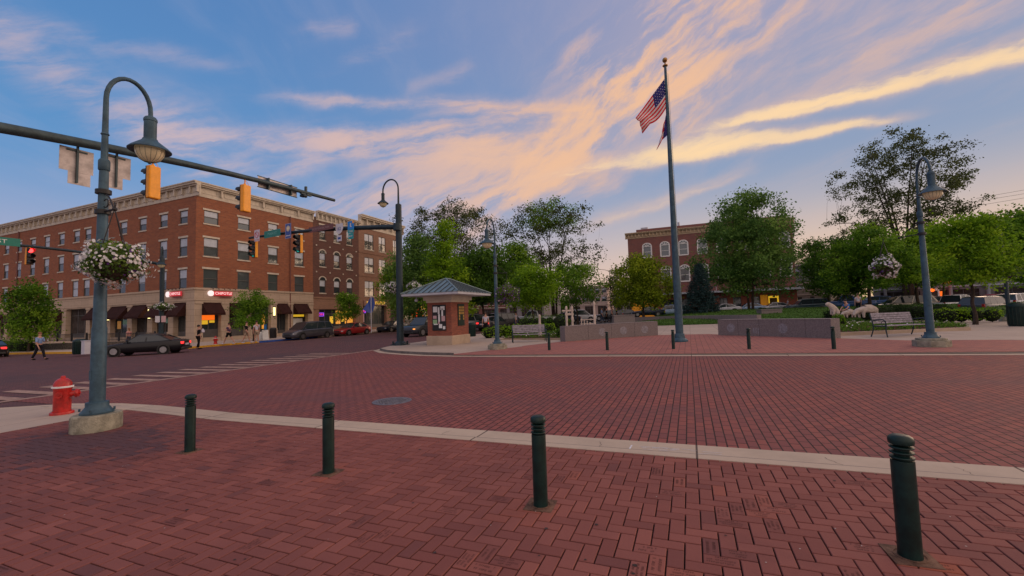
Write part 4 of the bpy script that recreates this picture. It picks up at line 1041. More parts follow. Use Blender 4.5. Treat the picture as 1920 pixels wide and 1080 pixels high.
# ------------------------------------------------------------------ flagpole and flags
fx, fy = G(1275, 641)
t = thing('flagpole', 'tall blue grey flagpole with gilded ball between the granite walls', 'flagpole', ground(fx, fy, .01))
mb = MB(); mb.lathe([(.34, 0), (.34, .07), (.30, .09), (.29, .12), (.23, .16), (.20, .34), (.17, .36)], n=28); mb.build('foot_collar', M['post'], t, True)
HP = 12.55
mb = MB(); mb.lathe([(.165, .3), (.165, .36), (.158, 2.0), (.055, HP)], n=24); mb.tube([(.17, -.12, 1.2), (.10, -.10, HP-.4)], .006, 4); mb.build('pole', M['post'], t, True)
mb = MB(); mb.lathe([(.06, HP), (.115, HP+.02), (.12, HP+.05), (.05, HP+.09), (.03, HP+.12), (.03, HP+.2)], n=16); mb.build('truck', M['brass'], t, True)
mb = MB(); mb.ell((0, 0, HP+.30), .115, 16, 12); mb.build('ball', M['brass'], t, True)
m_fr = mat('flag red cloth', (0.62, 0.02, 0.035), .85, 0, .1, 4); m_fw = mat('flag white cloth', (0.66, 0.60, 0.60), .85, 0, .1, 4); m_fb = mat('flag blue cloth', (0.035, 0.035, 0.17), .85, 0, .1, 4)
D0 = (Vector((fx, fy, 0))).dot(Vector((Fv.x, Fv.y, 0)))/math.hypot(Fv.x, Fv.y)
def flag(name, label, quad, rows, cols, matf, folds, ncant=None, loose=None):
    """quad: hoist top, fly top, fly bottom, hoist bottom as offsets (right, up) in metres from the pole"""
    t = thing(name, label, 'flag', (fx, fy, 0)); hz = R0; hy_ = Vector((-R0.y, R0.x, 0))
    a, b, c, d = [Vector(q) for q in quad]; vs = []; fs = []; ms = []
    for j in range(rows+1):
        v = j/rows
        for i in range(cols+1):
            u = i/cols; p = (a*(1-u)+b*u)*(1-v)+(d*(1-u)+c*u)*v
            if loose: p = p+Vector(loose(u, v))
            w = folds*math.sin(9*u+3*v+1.5)*u**.7+folds*.5*math.sin(17*v+4*u)*u
            q = hz*p.x+hy_*w+Vector((0, 0, p.y)); vs.append(tuple(q))
    for j in range(rows):
        for i in range(cols):
            A = j*(cols+1)+i; fs.append((A, A+1, A+cols+2, A+cols+1)); ms.append(matf((i+.5)/cols, (j+.5)/rows))
    mb = MB(); mb.v = vs; mb.f = fs; mb.m = ms
    o = mb.build('cloth', [m_fr, m_fw, m_fb], t, True); s_ = o.modifiers.new('thickness', 'SOLIDIFY'); s_.thickness = .006
    return t, vs
zt = lambda px, py: at(px, py, D0).z
px2m = lambda px, py: (at(px, py, D0)-at(1254, py, D0)).dot(R0)
us, vsf = flag('national_flag', 'red and white striped flag with blue starry corner drooping from the pole', [(-.07, zt(1251, 134)), (px2m(1191, 214)-.02, zt(1191, 214)), (px2m(1206, 228), zt(1206, 228)), (-.06, zt(1252, 192))], 26, 44,
               lambda u, v: 2 if (u < .42 and v < .54) else (0 if int(v*13) % 2 == 0 else 1), .07,
               loose=lambda u, v: (0.03*math.sin(5*v*u), -.62*max(0, u-.72)*max(0, v-.45)*3.2-.20*math.sin(math.pi*u)*v, 0)[:2])
mb = MB()
for r_ in range(5):
    for c_ in range(6):
        i = int(44*.42*(c_+.5)/6); j = int(26*.54*(r_+.5)/5); p = Vector(vsf[j*45+i]); n_ = Vector((-Fv.x, -Fv.y, 0)); p = p+n_*.05
        rt = R0
        star = [p+(rt*math.cos(k*math.pi/5+.3)+Vector((0, 0, 1))*math.sin(k*math.pi/5+.3))*(.024 if k % 2 == 0 else .010) for k in range(10)]
        mb.add(star, [tuple(range(10))])
mb.build('stars', m_fw, us)
flag('state_flag', 'small swallowtail flag hanging limp below the striped flag', [(-.07, zt(1253, 204)), (px2m(1243, 232), zt(1246, 232)), (px2m(1230, 266), zt(1238, 264)), (-.05, zt(1254, 245))], 12, 20,
     lambda u, v: 2 if u < .4 else (0 if int(v*5) % 2 == 0 else 1), .09, loose=lambda u, v: (0, -.45*max(0, u-.5)*v+.0*v)) 

# ------------------------------------------------------------------ benches, bins, sculptures
def bench(label, x, y, rz, L=1.9, iron='darkpole', h=0.0):
    t = thing('park_bench', label, 'bench', ground(x, y, h), rz, 'park benches on the plaza')
    mb = MB()
    for k in range(5): mb.box(-L/2, L/2, -.02-.40+.088*k, -.02-.40+.088*k+.072, .42, .445)
    mb.build('seat', M['wood'], t, bevel=.006)
    mb = MB(); R_ = Matrix.Translation((0, .05, .46)) @ Matrix.Rotation(rad(-12), 4, 'X')
    for k in range(5): mb.box(-L/2, L/2, -.012, .012, .05+.088*k, .05+.088*k+.075, 0, R_)
    mb.build('backrest', M['wood'], t, bevel=.006)
    for s in (-1, 1):
        xx = s*(L/2+.02); mb = MB()
        mb.tube([(xx, -.44, 0), (xx, -.40, .25), (xx, -.42, .44), (xx, -.40, .62), (xx, -.30, .68), (xx, .05, .64)], .024, 6)
        mb.tube([(xx, .16, 0), (xx, .05, .3), (xx, .05, .46), (xx, .16, .92)], .024, 6); mb.tube([(xx, -.42, .42), (xx, .05, .42)], .02, 6)
        mb.tube([(xx, -.33+.09*math.cos(a), .52+.09*math.sin(a)) for a in [k*math.pi/6 for k in range(13)]], .012, 5)
        mb.build('end_frame', M[iron], t, True)
    return t
x, y = G(992, 641.5); bench('weathered slat bench beside the left granite wall', x, y, YAW+rad(4), 1.75)
x, y = G(1680, 629.5); bench('weathered slat bench in front of the stone animals', x, y, YAW+rad(14), 2.1)

def bin_(label, x, y, r, H, key, h=0.0, cat='bin', name='litter_bin', group=None):
    t = thing(name, label, cat, ground(x, y, h), 0, group)
    mb = MB(); mb.lathe([(r*.92, 0), (r, .06), (r, H*.82)], n=20)
    for k in range(20):
        a = 2*math.pi*k/20; mb.box(r*.99*math.cos(a)-.012, r*.99*math.cos(a)+.012, r*.99*math.sin(a)-.012, r*.99*math.sin(a)+.012, .08, H*.8)
    mb.build('body', M[key], t, True)
    mb = MB(); mb.lathe([(r*1.04, H*.80), (r*1.06, H*.85), (r*.95, H*.93), (r*.6, H), (r*.35, H), (r*.33, H*.96)], n=20); mb.build('lid', M[key], t, True)
    return t
x, y = G(885, 632, .03); bin_('dark green litter bin standing right of the kiosk', x, y, .27, 1.05, 'green', .03, group='green litter bins')
x, y = G(1911, 608); bin_('large dark green litter bin cut off by the right edge', x, y, .36, 1.12, 'green', group='green litter bins')
x, y = G(149, 664, .12); bin_('dark green litter bin left of the near lamp post, across the street', x, y, .36, 1.05, 'green', .12, group='green litter bins')
x, y = G(512, 634, .12); bin_('black litter bin on the far pavement beside the white boxes', x, y, .33, 1.15, 'black', .12)
x, y = G(162, 664, .12); t = thing('white_utility_box', 'pale utility box between the far green bin and the near lamp post', 'utility box', ground(x, y, .12))
mb = MB(); mb.box(-.22, .22, -.2, .2, 0, .9); mb.box(-.25, .25, -.23, .23, .9, .94); mb.build('cabinet', M['lav'], t, bevel=.01)
for lab, px, m_, hh in (('white folding board beside the black litter bin', 489, 'white', .8), ('white folding board with blue top next to the dark bin', 497, 'white', 1.0)):
    x, y = G(px, 637, .12); t = thing('folding_board', lab, 'folding sign', ground(x, y, .12), rad(70), 'folding boards on the far pavement')
    for s in (-1, 1):
        mb = MB(); mb.box(-.28, .28, -.01, .01, 0, hh, 0, Matrix.Rotation(s*rad(12), 4, 'X') @ Matrix.Translation((0, 0, 0))); o = mb.build('panel', M[m_], t); o.location = (0, s*.2, 0)
    if hh > .9: mb = MB(); mb.box(-.1, .1, -.1, .1, hh-.02, hh+.55); mb.build('blue_bag', M['skyblue'], t, bevel=.04)

# carved white posts beyond the left wall
for lab, px, pyb, D, H, two in (('pale carved post standing behind the left bench', 1011, 616, 27.5, 1.45, False), ('pair of pale carved posts joined near the top', 1067, 604, 30, 1.95, True), ('tallest pale carved post with small rails, behind the left granite wall', 1114, 604, 30, 2.2, False)):
    x, y = gxy(px, D); t = thing('carved_post', lab, 'sculpture', ground(x, y), YAW, 'pale carved posts')
    for s in ((-1, 1) if two else (0,)):
        mb = MB(); o_ = s*.2
        mb.lathe([(.13, 0), (.12, .25), (.085, .4), (.075, H*.45), (.10, H*.55), (.075, H*.62), (.07, H*.85), (.095, H*.92), (.05, H*1.0)], (o_, 0, 0), 12); mb.build('post', M['stone2'], t, True)
    if two: mb = MB(); mb.box(-.5, .3, -.05, .05, H*.80, H*.86); mb.box(-.3, .3, -.06, .06, H*.66, H*.74); mb.build('cross_rail', M['stone2'], t, bevel=.01)
    if H > 2.1:
        mb = MB()
        for k in range(5): mb.box(-.95+.2*k, -.90+.2*k, -.03, .03, .2, 1.05-.1*k)
        mb.box(-1.0, 0, -.02, .02, .6, .66); mb.box(-1.0, 0, -.02, .02, .9, .95); mb.build('side_rails', M['stone2'], t)

def skin_mesh(name, nodes, edges, m, parent, sub=2, root=0):
    """one continuous body grown over a skeleton of (x, y, z, rx, ry)"""
    me = bpy.data.meshes.new(name); me.from_pydata([n[:3] for n in nodes], edges, [])
    o = bpy.data.objects.new(name, me); COL.objects.link(o)
    if parent is not None: o.parent = parent
    o.modifiers.new('skin', 'SKIN'); o.modifiers['skin'].use_smooth_shade = True
    if not me.skin_vertices:
        bpy.context.view_layer.update()
    sv = me.skin_vertices[0].data if me.skin_vertices else None
    if sv is None: raise RuntimeError('no skin layer')
    for i, n in enumerate(nodes):
        sv[i].radius = (n[3], n[4] if len(n) > 4 else n[3]); sv[i].use_root = (i == root)
    ss_ = o.modifiers.new('smooth', 'SUBSURF'); ss_.levels = sub; ss_.render_levels = sub
    me.materials.append(m); return o
def beast(label, x, y, h, L, rz, low=True, sit=False):
    t = thing('stone_animal', label, 'sculpture', ground(x, y, h), rz, 'pale stone animals on the planter'); s = L/1.5
    if not sit:
        n = [(.0, 0, .62, .23, .25), (.45, 0, .60, .24, .25), (-.42, 0, .60, .24, .22), (-.68, 0, .50, .16, .15), (-.86, 0, .34 if low else .62, .12, .12), (-1.0, 0, .20 if low else .6, .07, .06), (.68, 0, .55, .1, .1)]
        e = [(0, 1), (0, 2), (2, 3), (3, 4), (4, 5), (1, 6)]
        for sx, b in ((.45, 1), (-.42, 2)):
            for sy in (-1, 1):
                i = len(n); n += [(sx, sy*.14, .42, .13, .12), (sx+(.06 if sx > 0 else -.03), sy*.15, .22, .07, .07), (sx, sy*.15, .04, .065, .065)]; e += [(b, i), (i, i+1), (i+1, i+2)]
        i = len(n); n += [(-.80, .11, .50 if low else .74, .035, .03), (-.80, -.11, .50 if low else .74, .035, .03)]; e += [(4, i), (4, i+1)]
    else:
        n = [(.25, 0, .25, .24, .25), (.05, 0, .55, .22, .2), (-.2, 0, .82, .16, .16), (-.42, 0, .92, .14, .13), (-.62, 0, .86, .08, .07)]
        e = [(0, 1), (1, 2), (2, 3), (3, 4)]
        for sy in (-1, 1):
            i = len(n); n += [(-.08, sy*.15, .35, .09, .08), (-.12, sy*.15, .06, .07, .07), (.2, sy*.2, .12, .12, .1), (-.0, sy*.22, .05, .07, .06), (-.38, sy*.1, 1.05, .035, .03)]
            e += [(1, i), (i, i+1), (0, i+2), (i+2, i+3), (3, i+4)]
    o = skin_mesh('body', n, e, M['stone2'], t, 2); o.scale = (s, s, s); return t
bx_, by_ = G(1585, 630); 
sx_, sy_ = gxy(1563, 25.5); beast('pale stone animal sitting upright at the wall end, facing left', sx_, sy_, .62, 1.15, YAW, sit=True)
sx_, sy_ = gxy(1592, 26.5); beast('small pale stone animal with lowered head, between the two others', sx_, sy_, .42, .95, YAW+rad(10))
sx_, sy_ = gxy(1626, 25.5); beast('largest pale stone animal, head lowered, behind the right bench', sx_, sy_, .40, 1.45, YAW+rad(8))
# ------------------------------------------------------------------ cars
def paint(name, c, metal=0.3):
    return mat(name, c, 0.3, metal, 0.06, 2.0, coat=0.4 if sum(c) > .1 else .12, spec=.4)
PAINT = {k: paint(k+' car paint', c, m_) for k, c, m_ in (('black', (0.006, 0.006, 0.009), .2), ('grey', (0.085, 0.085, 0.105), .5), ('red', (0.30, 0.012, 0.015), .2),
         ('navy', (0.008, 0.018, 0.04), .4), ('silver', (0.34, 0.36, 0.40), .5), ('white', (0.52, 0.53, 0.58), .0), ('paleblue', (0.18, 0.28, 0.42), .4), ('darkgrey', (0.03, 0.035, 0.045), .3), ('blue', (0.02, 0.07, 0.22), .3), ('beige', (0.34, 0.31, 0.26), .2), ('teal', (0.02, 0.05, 0.07), .4))}
# stations: x from front (-) to rear (+), as fractions of the length; sill, shoulder height; half width factor
KIND = {
 'saloon': dict(L=4.75, W=1.84, H=1.43, wb=2.82, wr=.33,
    body=[(-.5, .30, .56, .66), (-.485, .20, .66, .80), (-.44, .18, .72, .92), (-.34, .18, .80, .985), (-.20, .18, .90, 1), (.0, .18, .93, 1), (.2, .18, .95, 1), (.33, .18, .98, .99), (.43, .20, .99, .93), (.485, .26, .93, .84), (.5, .34, .80, .72)],
    cab=(-.22, -.07, .20, .37), roof=1.0),
 'suv': dict(L=4.75, W=1.88, H=1.74, wb=2.8, wr=.36,
    body=[(-.5, .34, .72, .70), (-.48, .24, .86, .84), (-.43, .22, .95, .94), (-.32, .22, 1.02, .99), (-.2, .22, 1.07, 1), (.0, .22, 1.09, 1), (.2, .22, 1.10, 1), (.38, .22, 1.12, .98), (.47, .24, 1.12, .93), (.5, .32, 1.05, .86)],
    cab=(-.24, -.12, .40, .47), roof=1.0),
 'van': dict(L=5.1, W=1.96, H=1.76, wb=3.0, wr=.34,
    body=[(-.5, .32, .62, .70), (-.48, .22, .76, .86), (-.42, .2, .88, .95), (-.33, .2, .98, .99), (-.2, .2, 1.02, 1), (.0, .2, 1.04, 1), (.2, .2, 1.05, 1), (.40, .2, 1.08, .98), (.48, .22, 1.08, .94), (.5, .32, 1.0, .88)],
    cab=(-.33, -.17, .41, .475), roof=1.0),
 'pickup': dict(L=5.6, W=1.98, H=1.88, wb=3.6, wr=.38,
    body=[(-.5, .40, .85, .80), (-.485, .30, 1.02, .92), (-.44, .28, 1.10, .98), (-.3, .28, 1.14, 1), (-.18, .28, 1.16, 1), (.0, .28, 1.16, 1), (.11, .28, 1.16, 1), (.12, .28, 1.14, 1), (.3, .28, 1.14, 1), (.49, .30, 1.14, 1), (.5, .34, 1.12, .99)],
    cab=(-.22, -.12, .08, .12), roof=1.0),
 'hatch': dict(L=4.2, W=1.78, H=1.50, wb=2.55, wr=.32,
    body=[(-.5, .30, .60, .68), (-.48, .20, .74, .84), (-.42, .18, .82, .93), (-.3, .18, .90, .99), (-.1, .18, .95, 1), (.2, .18, .98, 1), (.38, .18, 1.02, .97), (.47, .22, 1.0, .92), (.5, .32, .90, .86)],
    cab=(-.25, -.10, .34, .46), roof=1.0)}
def car(label, kind, col, x, y, heading, h=0.0, lights='off', group='parked cars', name=None, z=None):
    """heading: world angle the nose points to; local nose is -X"""
    K = KIND[kind]; L, W, H = K['L'], K['W'], K['H']
    nm = name or {'saloon': 'saloon_car', 'suv': 'suv', 'van': 'minivan', 'pickup': 'pickup_truck', 'hatch': 'hatchback_car'}[kind]
    t = thing(nm, label, 'pickup truck' if kind == 'pickup' else 'car', (x, y, (gz(x, y)+h) if z is None else z), heading+math.pi, group)
    p = PAINT[col]; hw = W/2
    # body
    vs = []; fs = []
    for (fx_, zl, zs, wf) in K['body']:
        w = hw*wf
        ring = [(0.80, zl), (.97, zl+.05), (1.0, zl+(zs-zl)*.40), (1.0, zl+(zs-zl)*.60), (.965, zs-.07), (.90, zs-.01), (.55, zs+.018), (0, zs+.03)]
        row = [(fx_*L, -w*a, z_) for a, z_ in ring]+[(fx_*L, w*a, z_) for a, z_ in ring[-2::-1]]
        vs += row
    k = 15; n = len(K['body'])
    fs = [(i*k+j, (i+1)*k+j, (i+1)*k+j+1, i*k+j+1) for i in range(n-1) for j in range(k-1)]
    fs += [(i*k, i*k+k-1, (i+1)*k+k-1, (i+1)*k) for i in range(n-1)]+[tuple(range(k)), tuple((n-1)*k+j for j in range(k-1, -1, -1))]
    bo = MB().add(vs, fs).build('body', p, t, True)
    s_ = bo.modifiers.new('smooth', 'SUBSURF'); s_.levels = 1; s_.render_levels = 1
    def zsh(xx):
        b = K['body']; f = xx/L
        for i in range(len(b)-1):
            if b[i][0] <= f <= b[i+1][0]:
                u = (f-b[i][0])/(b[i+1][0]-b[i][0]); return b[i][2]*(1-u)+b[i+1][2]*u
        return b[-1][2]
    c0, c1, c2, c3 = [c*L for c in K['cab']]
    rw = hw*.72; bw_ = hw*.90
    # glasshouse: windscreen, side glass, rear glass as one dark shell, roof and pillars over it
    def ring(x_, z_, w): return [(x_, -w, z_), (x_, w, z_)]
    cols = []
    nst = 9
    for i in range(nst):
        f = i/(nst-1); xb = c0+(c3-c0)*f; xt = c1+(c2-c1)*f
        zb = zsh(xb)-.02; zt_ = H-.03-.05*(2*f-1)**2-(.05 if kind in ('saloon',) else 0)*max(0, f-.5)*2
        cols.append((xb, zb, xt, zt_))
    vs = []
    for xb, zb, xt, zt_ in cols: vs += [(xb, -bw_, zb), (xt, -rw, zt_), (xt, rw, zt_), (xb, bw_, zb)]
    fs = [(4*i+j, 4*i+j+1, 4*i+5+j, 4*i+4+j) for i in range(nst-1) for j in range(3)]+[(0, 3, 2, 1), (4*nst-4, 4*nst-3, 4*nst-2, 4*nst-1)]
    MB().add(vs, fs).build('windows', M['carglass'], t)
    vs = []; fs = []
    for i, (xb, zb, xt, zt_) in enumerate(cols):
        xx = xt+(-.03 if i == 0 else .03 if i == nst-1 else 0); dz = .0 if i in (0, nst-1) else .03
        vs += [(xx, -rw-.03, zt_-.05), (xx, -rw*.92, zt_+dz*.7), (xx, 0, zt_+.012+dz), (xx, rw*.92, zt_+dz*.7), (xx, rw+.03, zt_-.05)]
    fs = [(5*i+j, 5*i+5+j, 5*i+6+j, 5*i+1+j) for i in range(nst-1) for j in range(4)]
    MB().add(vs, fs).build('roof', p, t, True)
    for s in (-1, 1):
        mb = MB()
        def pil(f, wd):
            xb = c0+(c3-c0)*f; xt = c1+(c2-c1)*f; zb = zsh(xb)-.03; q = .012
            a = [(xb-wd, s*(bw_+q), zb), (xb+wd, s*(bw_+q), zb), (xt+wd*.8, s*(rw+q), H-.08), (xt-wd*.8, s*(rw+q), H-.08)]
            MB().add(a, [(0, 1, 2, 3)]).build('pillar', p, t)
        pil(0.02, .05); pil(.98, .09 if kind != 'saloon' else .07); pil(.46, .04)
        if kind in ('suv', 'van'): pil(.74, .05)
        mb = MB(); mb.ell((c0+.22*L*.25+.05, s*(hw+.06), zsh(c0)+.10), (.07, .09, .06), 8, 6); mb.box(c0+.2, c0+.26, min(s*hw*.9, s*(hw+.06)), max(s*hw*.9, s*(hw+.06)), zsh(c0)+.05, zsh(c0)+.08); mb.build('wing_mirror', p, t, True)
        # lamps
        b0 = K['body'][1]; zf = b0[2]-.10; zh = .78*b0[2]
        mb = MB(); mb.ell((-.475*L, s*hw*.66, zh), (.10, .17, .075), 10, 6); mb.build('headlight', M['headlit'] if lights == 'head' else M['head'], t, True)
        b1 = K['body'][-2]; zt2 = b1[2]-.12
        mb = MB()
        if kind in ('suv', 'van', 'pickup', 'hatch'): mb.box(.468*L, .492*L+.005, s*hw*.78-.07, s*hw*.78+.10, zt2-.28, zt2+.10)
        else: mb.box(.452*L, .497*L, s*hw*.64-.16, s*hw*.64+.17, zt2-.14, zt2+.02)
        mb.build('tail_light', M['taillit'] if lights == 'tail' else M['tail'], t, bevel=.02)
    mb = MB(); mb.box(-.502*L, -.47*L, -hw*.62, hw*.62, .30, .40); mb.box(-.503*L, -.49*L, -hw*.4, hw*.4, .46, .58); mb.build('grille', M['plastic'], t, bevel=.02)
    mb = MB(); mb.box(.495*L, .508*L, -.26, .26, .58, .70) if kind != 'pickup' else mb.box(.5*L, .508*L, -.2, .2, .62, .74); mb.build('number_plate', M['lav'], t)
    mb = MB(); mb.box(.47*L, .515*L, -hw*.78, hw*.78, .30, .46); mb.build('bumper', M['plastic'] if kind != 'pickup' else M['rim'], t, bevel=.03)
    if kind == 'pickup':
        mb = MB(); mb.box(.135*L, .485*L, -hw*.86, hw*.86, 1.10, 1.185); mb.build('load_bed', M['plastic'], t)
    # wheels
    for sx in (-1, 1):
        for s in (-1, 1):
            wx = sx*K['wb']/2+(-.02*L if kind != 'pickup' else -.0); r = K['wr']; yy = s*(hw-.09)
            mb = MB(); Mx = Matrix.Translation((wx, s*(hw-.012), r)) @ Matrix.Rotation(rad(90), 4, 'X')
            mb.lathe([(r+.055, -.06), (r+.055, .016), (r+.02, .018), (0, .018)] if s < 0 else [(0, -.018), (r+.02, -.018), (r+.055, -.016), (r+.055, .06)], n=24, M=Mx); mb.build('wheel_arch', M['plastic'], t, True)
            w = MB(); Mw = Matrix.Translation((wx, yy+s*.02, r)) @ Matrix.Rotation(rad(90), 4, 'X')
            w.lathe([(r*.6, -.10), (r*.94, -.11), (r, -.07), (r, .07), (r*.94, .11), (r*.6, .10)], n=24, M=Mw); wh = w.build('wheel', M['tyre'], t, True)
            mb = MB(); o_ = s*-.112
            mb.lathe([(r*.62, o_-.004), (r*.62, o_+.004), (r*.57, o_+.004), (r*.57, o_-.004)], n=24, M=Mw); mb.lathe([(0, o_*.8), (r*.16, o_*.98), (r*.16, o_*.9)], n=10, M=Mw)
            for q in range(10):
                a = q*math.pi/5; mb.box(0, r*.6, -.012, .012, o_-.004, o_+.004, 0, Mw @ Matrix.Rotation(a, 4, 'Z'))
            mb.build('rim', M['rim'], wh, False)
            mb = MB(); mb.lathe([(0, o_*.6-.004), (r*.6, o_*.6-.004), (r*.6, o_*.6+.004), (0, o_*.6+.004)], n=18, M=Mw); mb.build('brake_disc', M['signback'], wh)
    return t

Wd, Nd, Ed, Sd = math.pi, math.pi/2, 0.0, -math.pi/2
a_, b_ = Vector(G(211, 669)), Vector(G(313, 663)); mid_ = (a_+b_)/2; hd_ = math.atan2((a_-b_).y, (a_-b_).x)
nrm_ = Vector((-0.62, .78))*.85
car('black saloon with lit tail lamps driving off behind the near lamp post', 'saloon', 'black', mid_.x+nrm_.x, mid_.y+nrm_.y, hd_, -.02, 'tail', 'cars on the west street').scale = (.93, .93, .95)
x, y = G(-14, 672); car('dark car with lit tail lamp cut off by the left edge', 'saloon', 'black', x-3.9, y+.9, Wd-.2, -.02, 'tail', 'cars on the west street')
car('dark grey minivan parked nearest along the blue kerb', 'van', 'grey', -36.1+.4, 32.25, Sd, -.02, 'off', 'cars parked along the brick building')
car('red saloon parked behind the grey minivan', 'saloon', 'red', -35.7, 38.3, Sd, -.02, 'off', 'cars parked along the brick building')
car('dark blue saloon parked behind the red saloon', 'saloon', 'navy', -35.6, 45.4, Sd, -.02, 'off', 'cars parked along the brick building')
car('silver estate car partly hidden by the kiosk corner mast', 'suv', 'silver', -35.8, 54.0, Sd, -.02, 'off', 'cars parked along the brick building')
x, y = gxy(797, 38.5); car('dark car with lit orange headlamps approaching left of the kiosk', 'suv', 'darkgrey', x, y, Sd-.10, -.02, 'head', 'cars on the north street')
def fc(label, kind, col, px, D, heading, lights='off', group='cars beyond the park', z=None):
    x, y = gxy(px, D); car(label, kind, col, x, y, heading, 0, lights, group, z=z)
fc('silver four by four seen just right of the kiosk', 'suv', 'silver', 893, 46, Nd-.75, 'tail', 'cars on the north street')
fc('dark car with two lit tail lamps right of the silver four by four', 'saloon', 'darkgrey', 926, 45, Nd-.1, 'tail', 'cars on the north street')
fc('tall black four by four with lit lamps behind the left hedge', 'suv', 'black', 950, 47, Nd-.5, 'tail', 'cars on the north street')
fc('silver pickup truck side on behind the hedge, under the first park trees', 'pickup', 'silver', 1000, 54, Wd+.35)
fc('white van parked between the carved posts and the park trees', 'van', 'white', 1085, 62, Ed+.3)
fc('dark car parked far left of the yellow green tree', 'saloon', 'navy', 1055, 58, Wd+.3)
fc('dark hatchback beside the far street crowd', 'hatch', 'darkgrey', 1140, 62, Wd+.2)
fc('second dark hatchback beside the far street crowd, further right', 'hatch', 'black', 1166, 64, Wd+.2)
fc('dark saloon left of the flagpole beyond the lawn', 'saloon', 'navy', 1214, 62, Wd+.2, z=.62)
fc('pale blue four by four just left of the flagpole beyond the lawn', 'suv', 'paleblue', 1254, 63, Wd+.2, z=.50)
fc('white saloon right of the blue spruce beyond the lawn', 'saloon', 'white', 1356, 63, Wd+.15, z=.72)
fc('pale blue saloon behind the trunk of the big round tree', 'saloon', 'paleblue', 1404, 63, Wd+.1, z=.72)
fc('silver saloon right of the trunk of the big round tree', 'saloon', 'silver', 1452, 62, Wd+.1, z=.72)
fc('dark teal four by four parked by the yellow lit door', 'suv', 'teal', 1512, 52, Wd+.1, z=.62)
fc('blue pickup truck behind the crouching person', 'pickup', 'blue', 1588, 54, Wd+.05, z=.8)
fc('blue hatchback further along behind the small park trees', 'hatch', 'blue', 1640, 56, Wd, z=1.0)
fc('beige minivan half hidden behind the dark shrubs', 'van', 'beige', 1698, 46, Wd+.1, z=.5)
fc('pale four by four left of the white pickup truck', 'suv', 'beige', 1752, 52, Nd-.2, z=.45)
fc('white pickup truck with its tailgate toward the hedge', 'pickup', 'white', 1792, 42, Nd-.95, z=.28)
fc('dark four by four with roof rails behind the end of the right hedge', 'suv', 'darkgrey', 1852, 35.5, Nd-.85, z=.14)
fc('red saloon seen between the dark four by four and the white one', 'saloon', 'red', 1868, 48, Nd-.9, z=.75)
fc('white four by four with red lamps by the green street lamp', 'suv', 'white', 1912, 40, Nd-.9, z=.35)

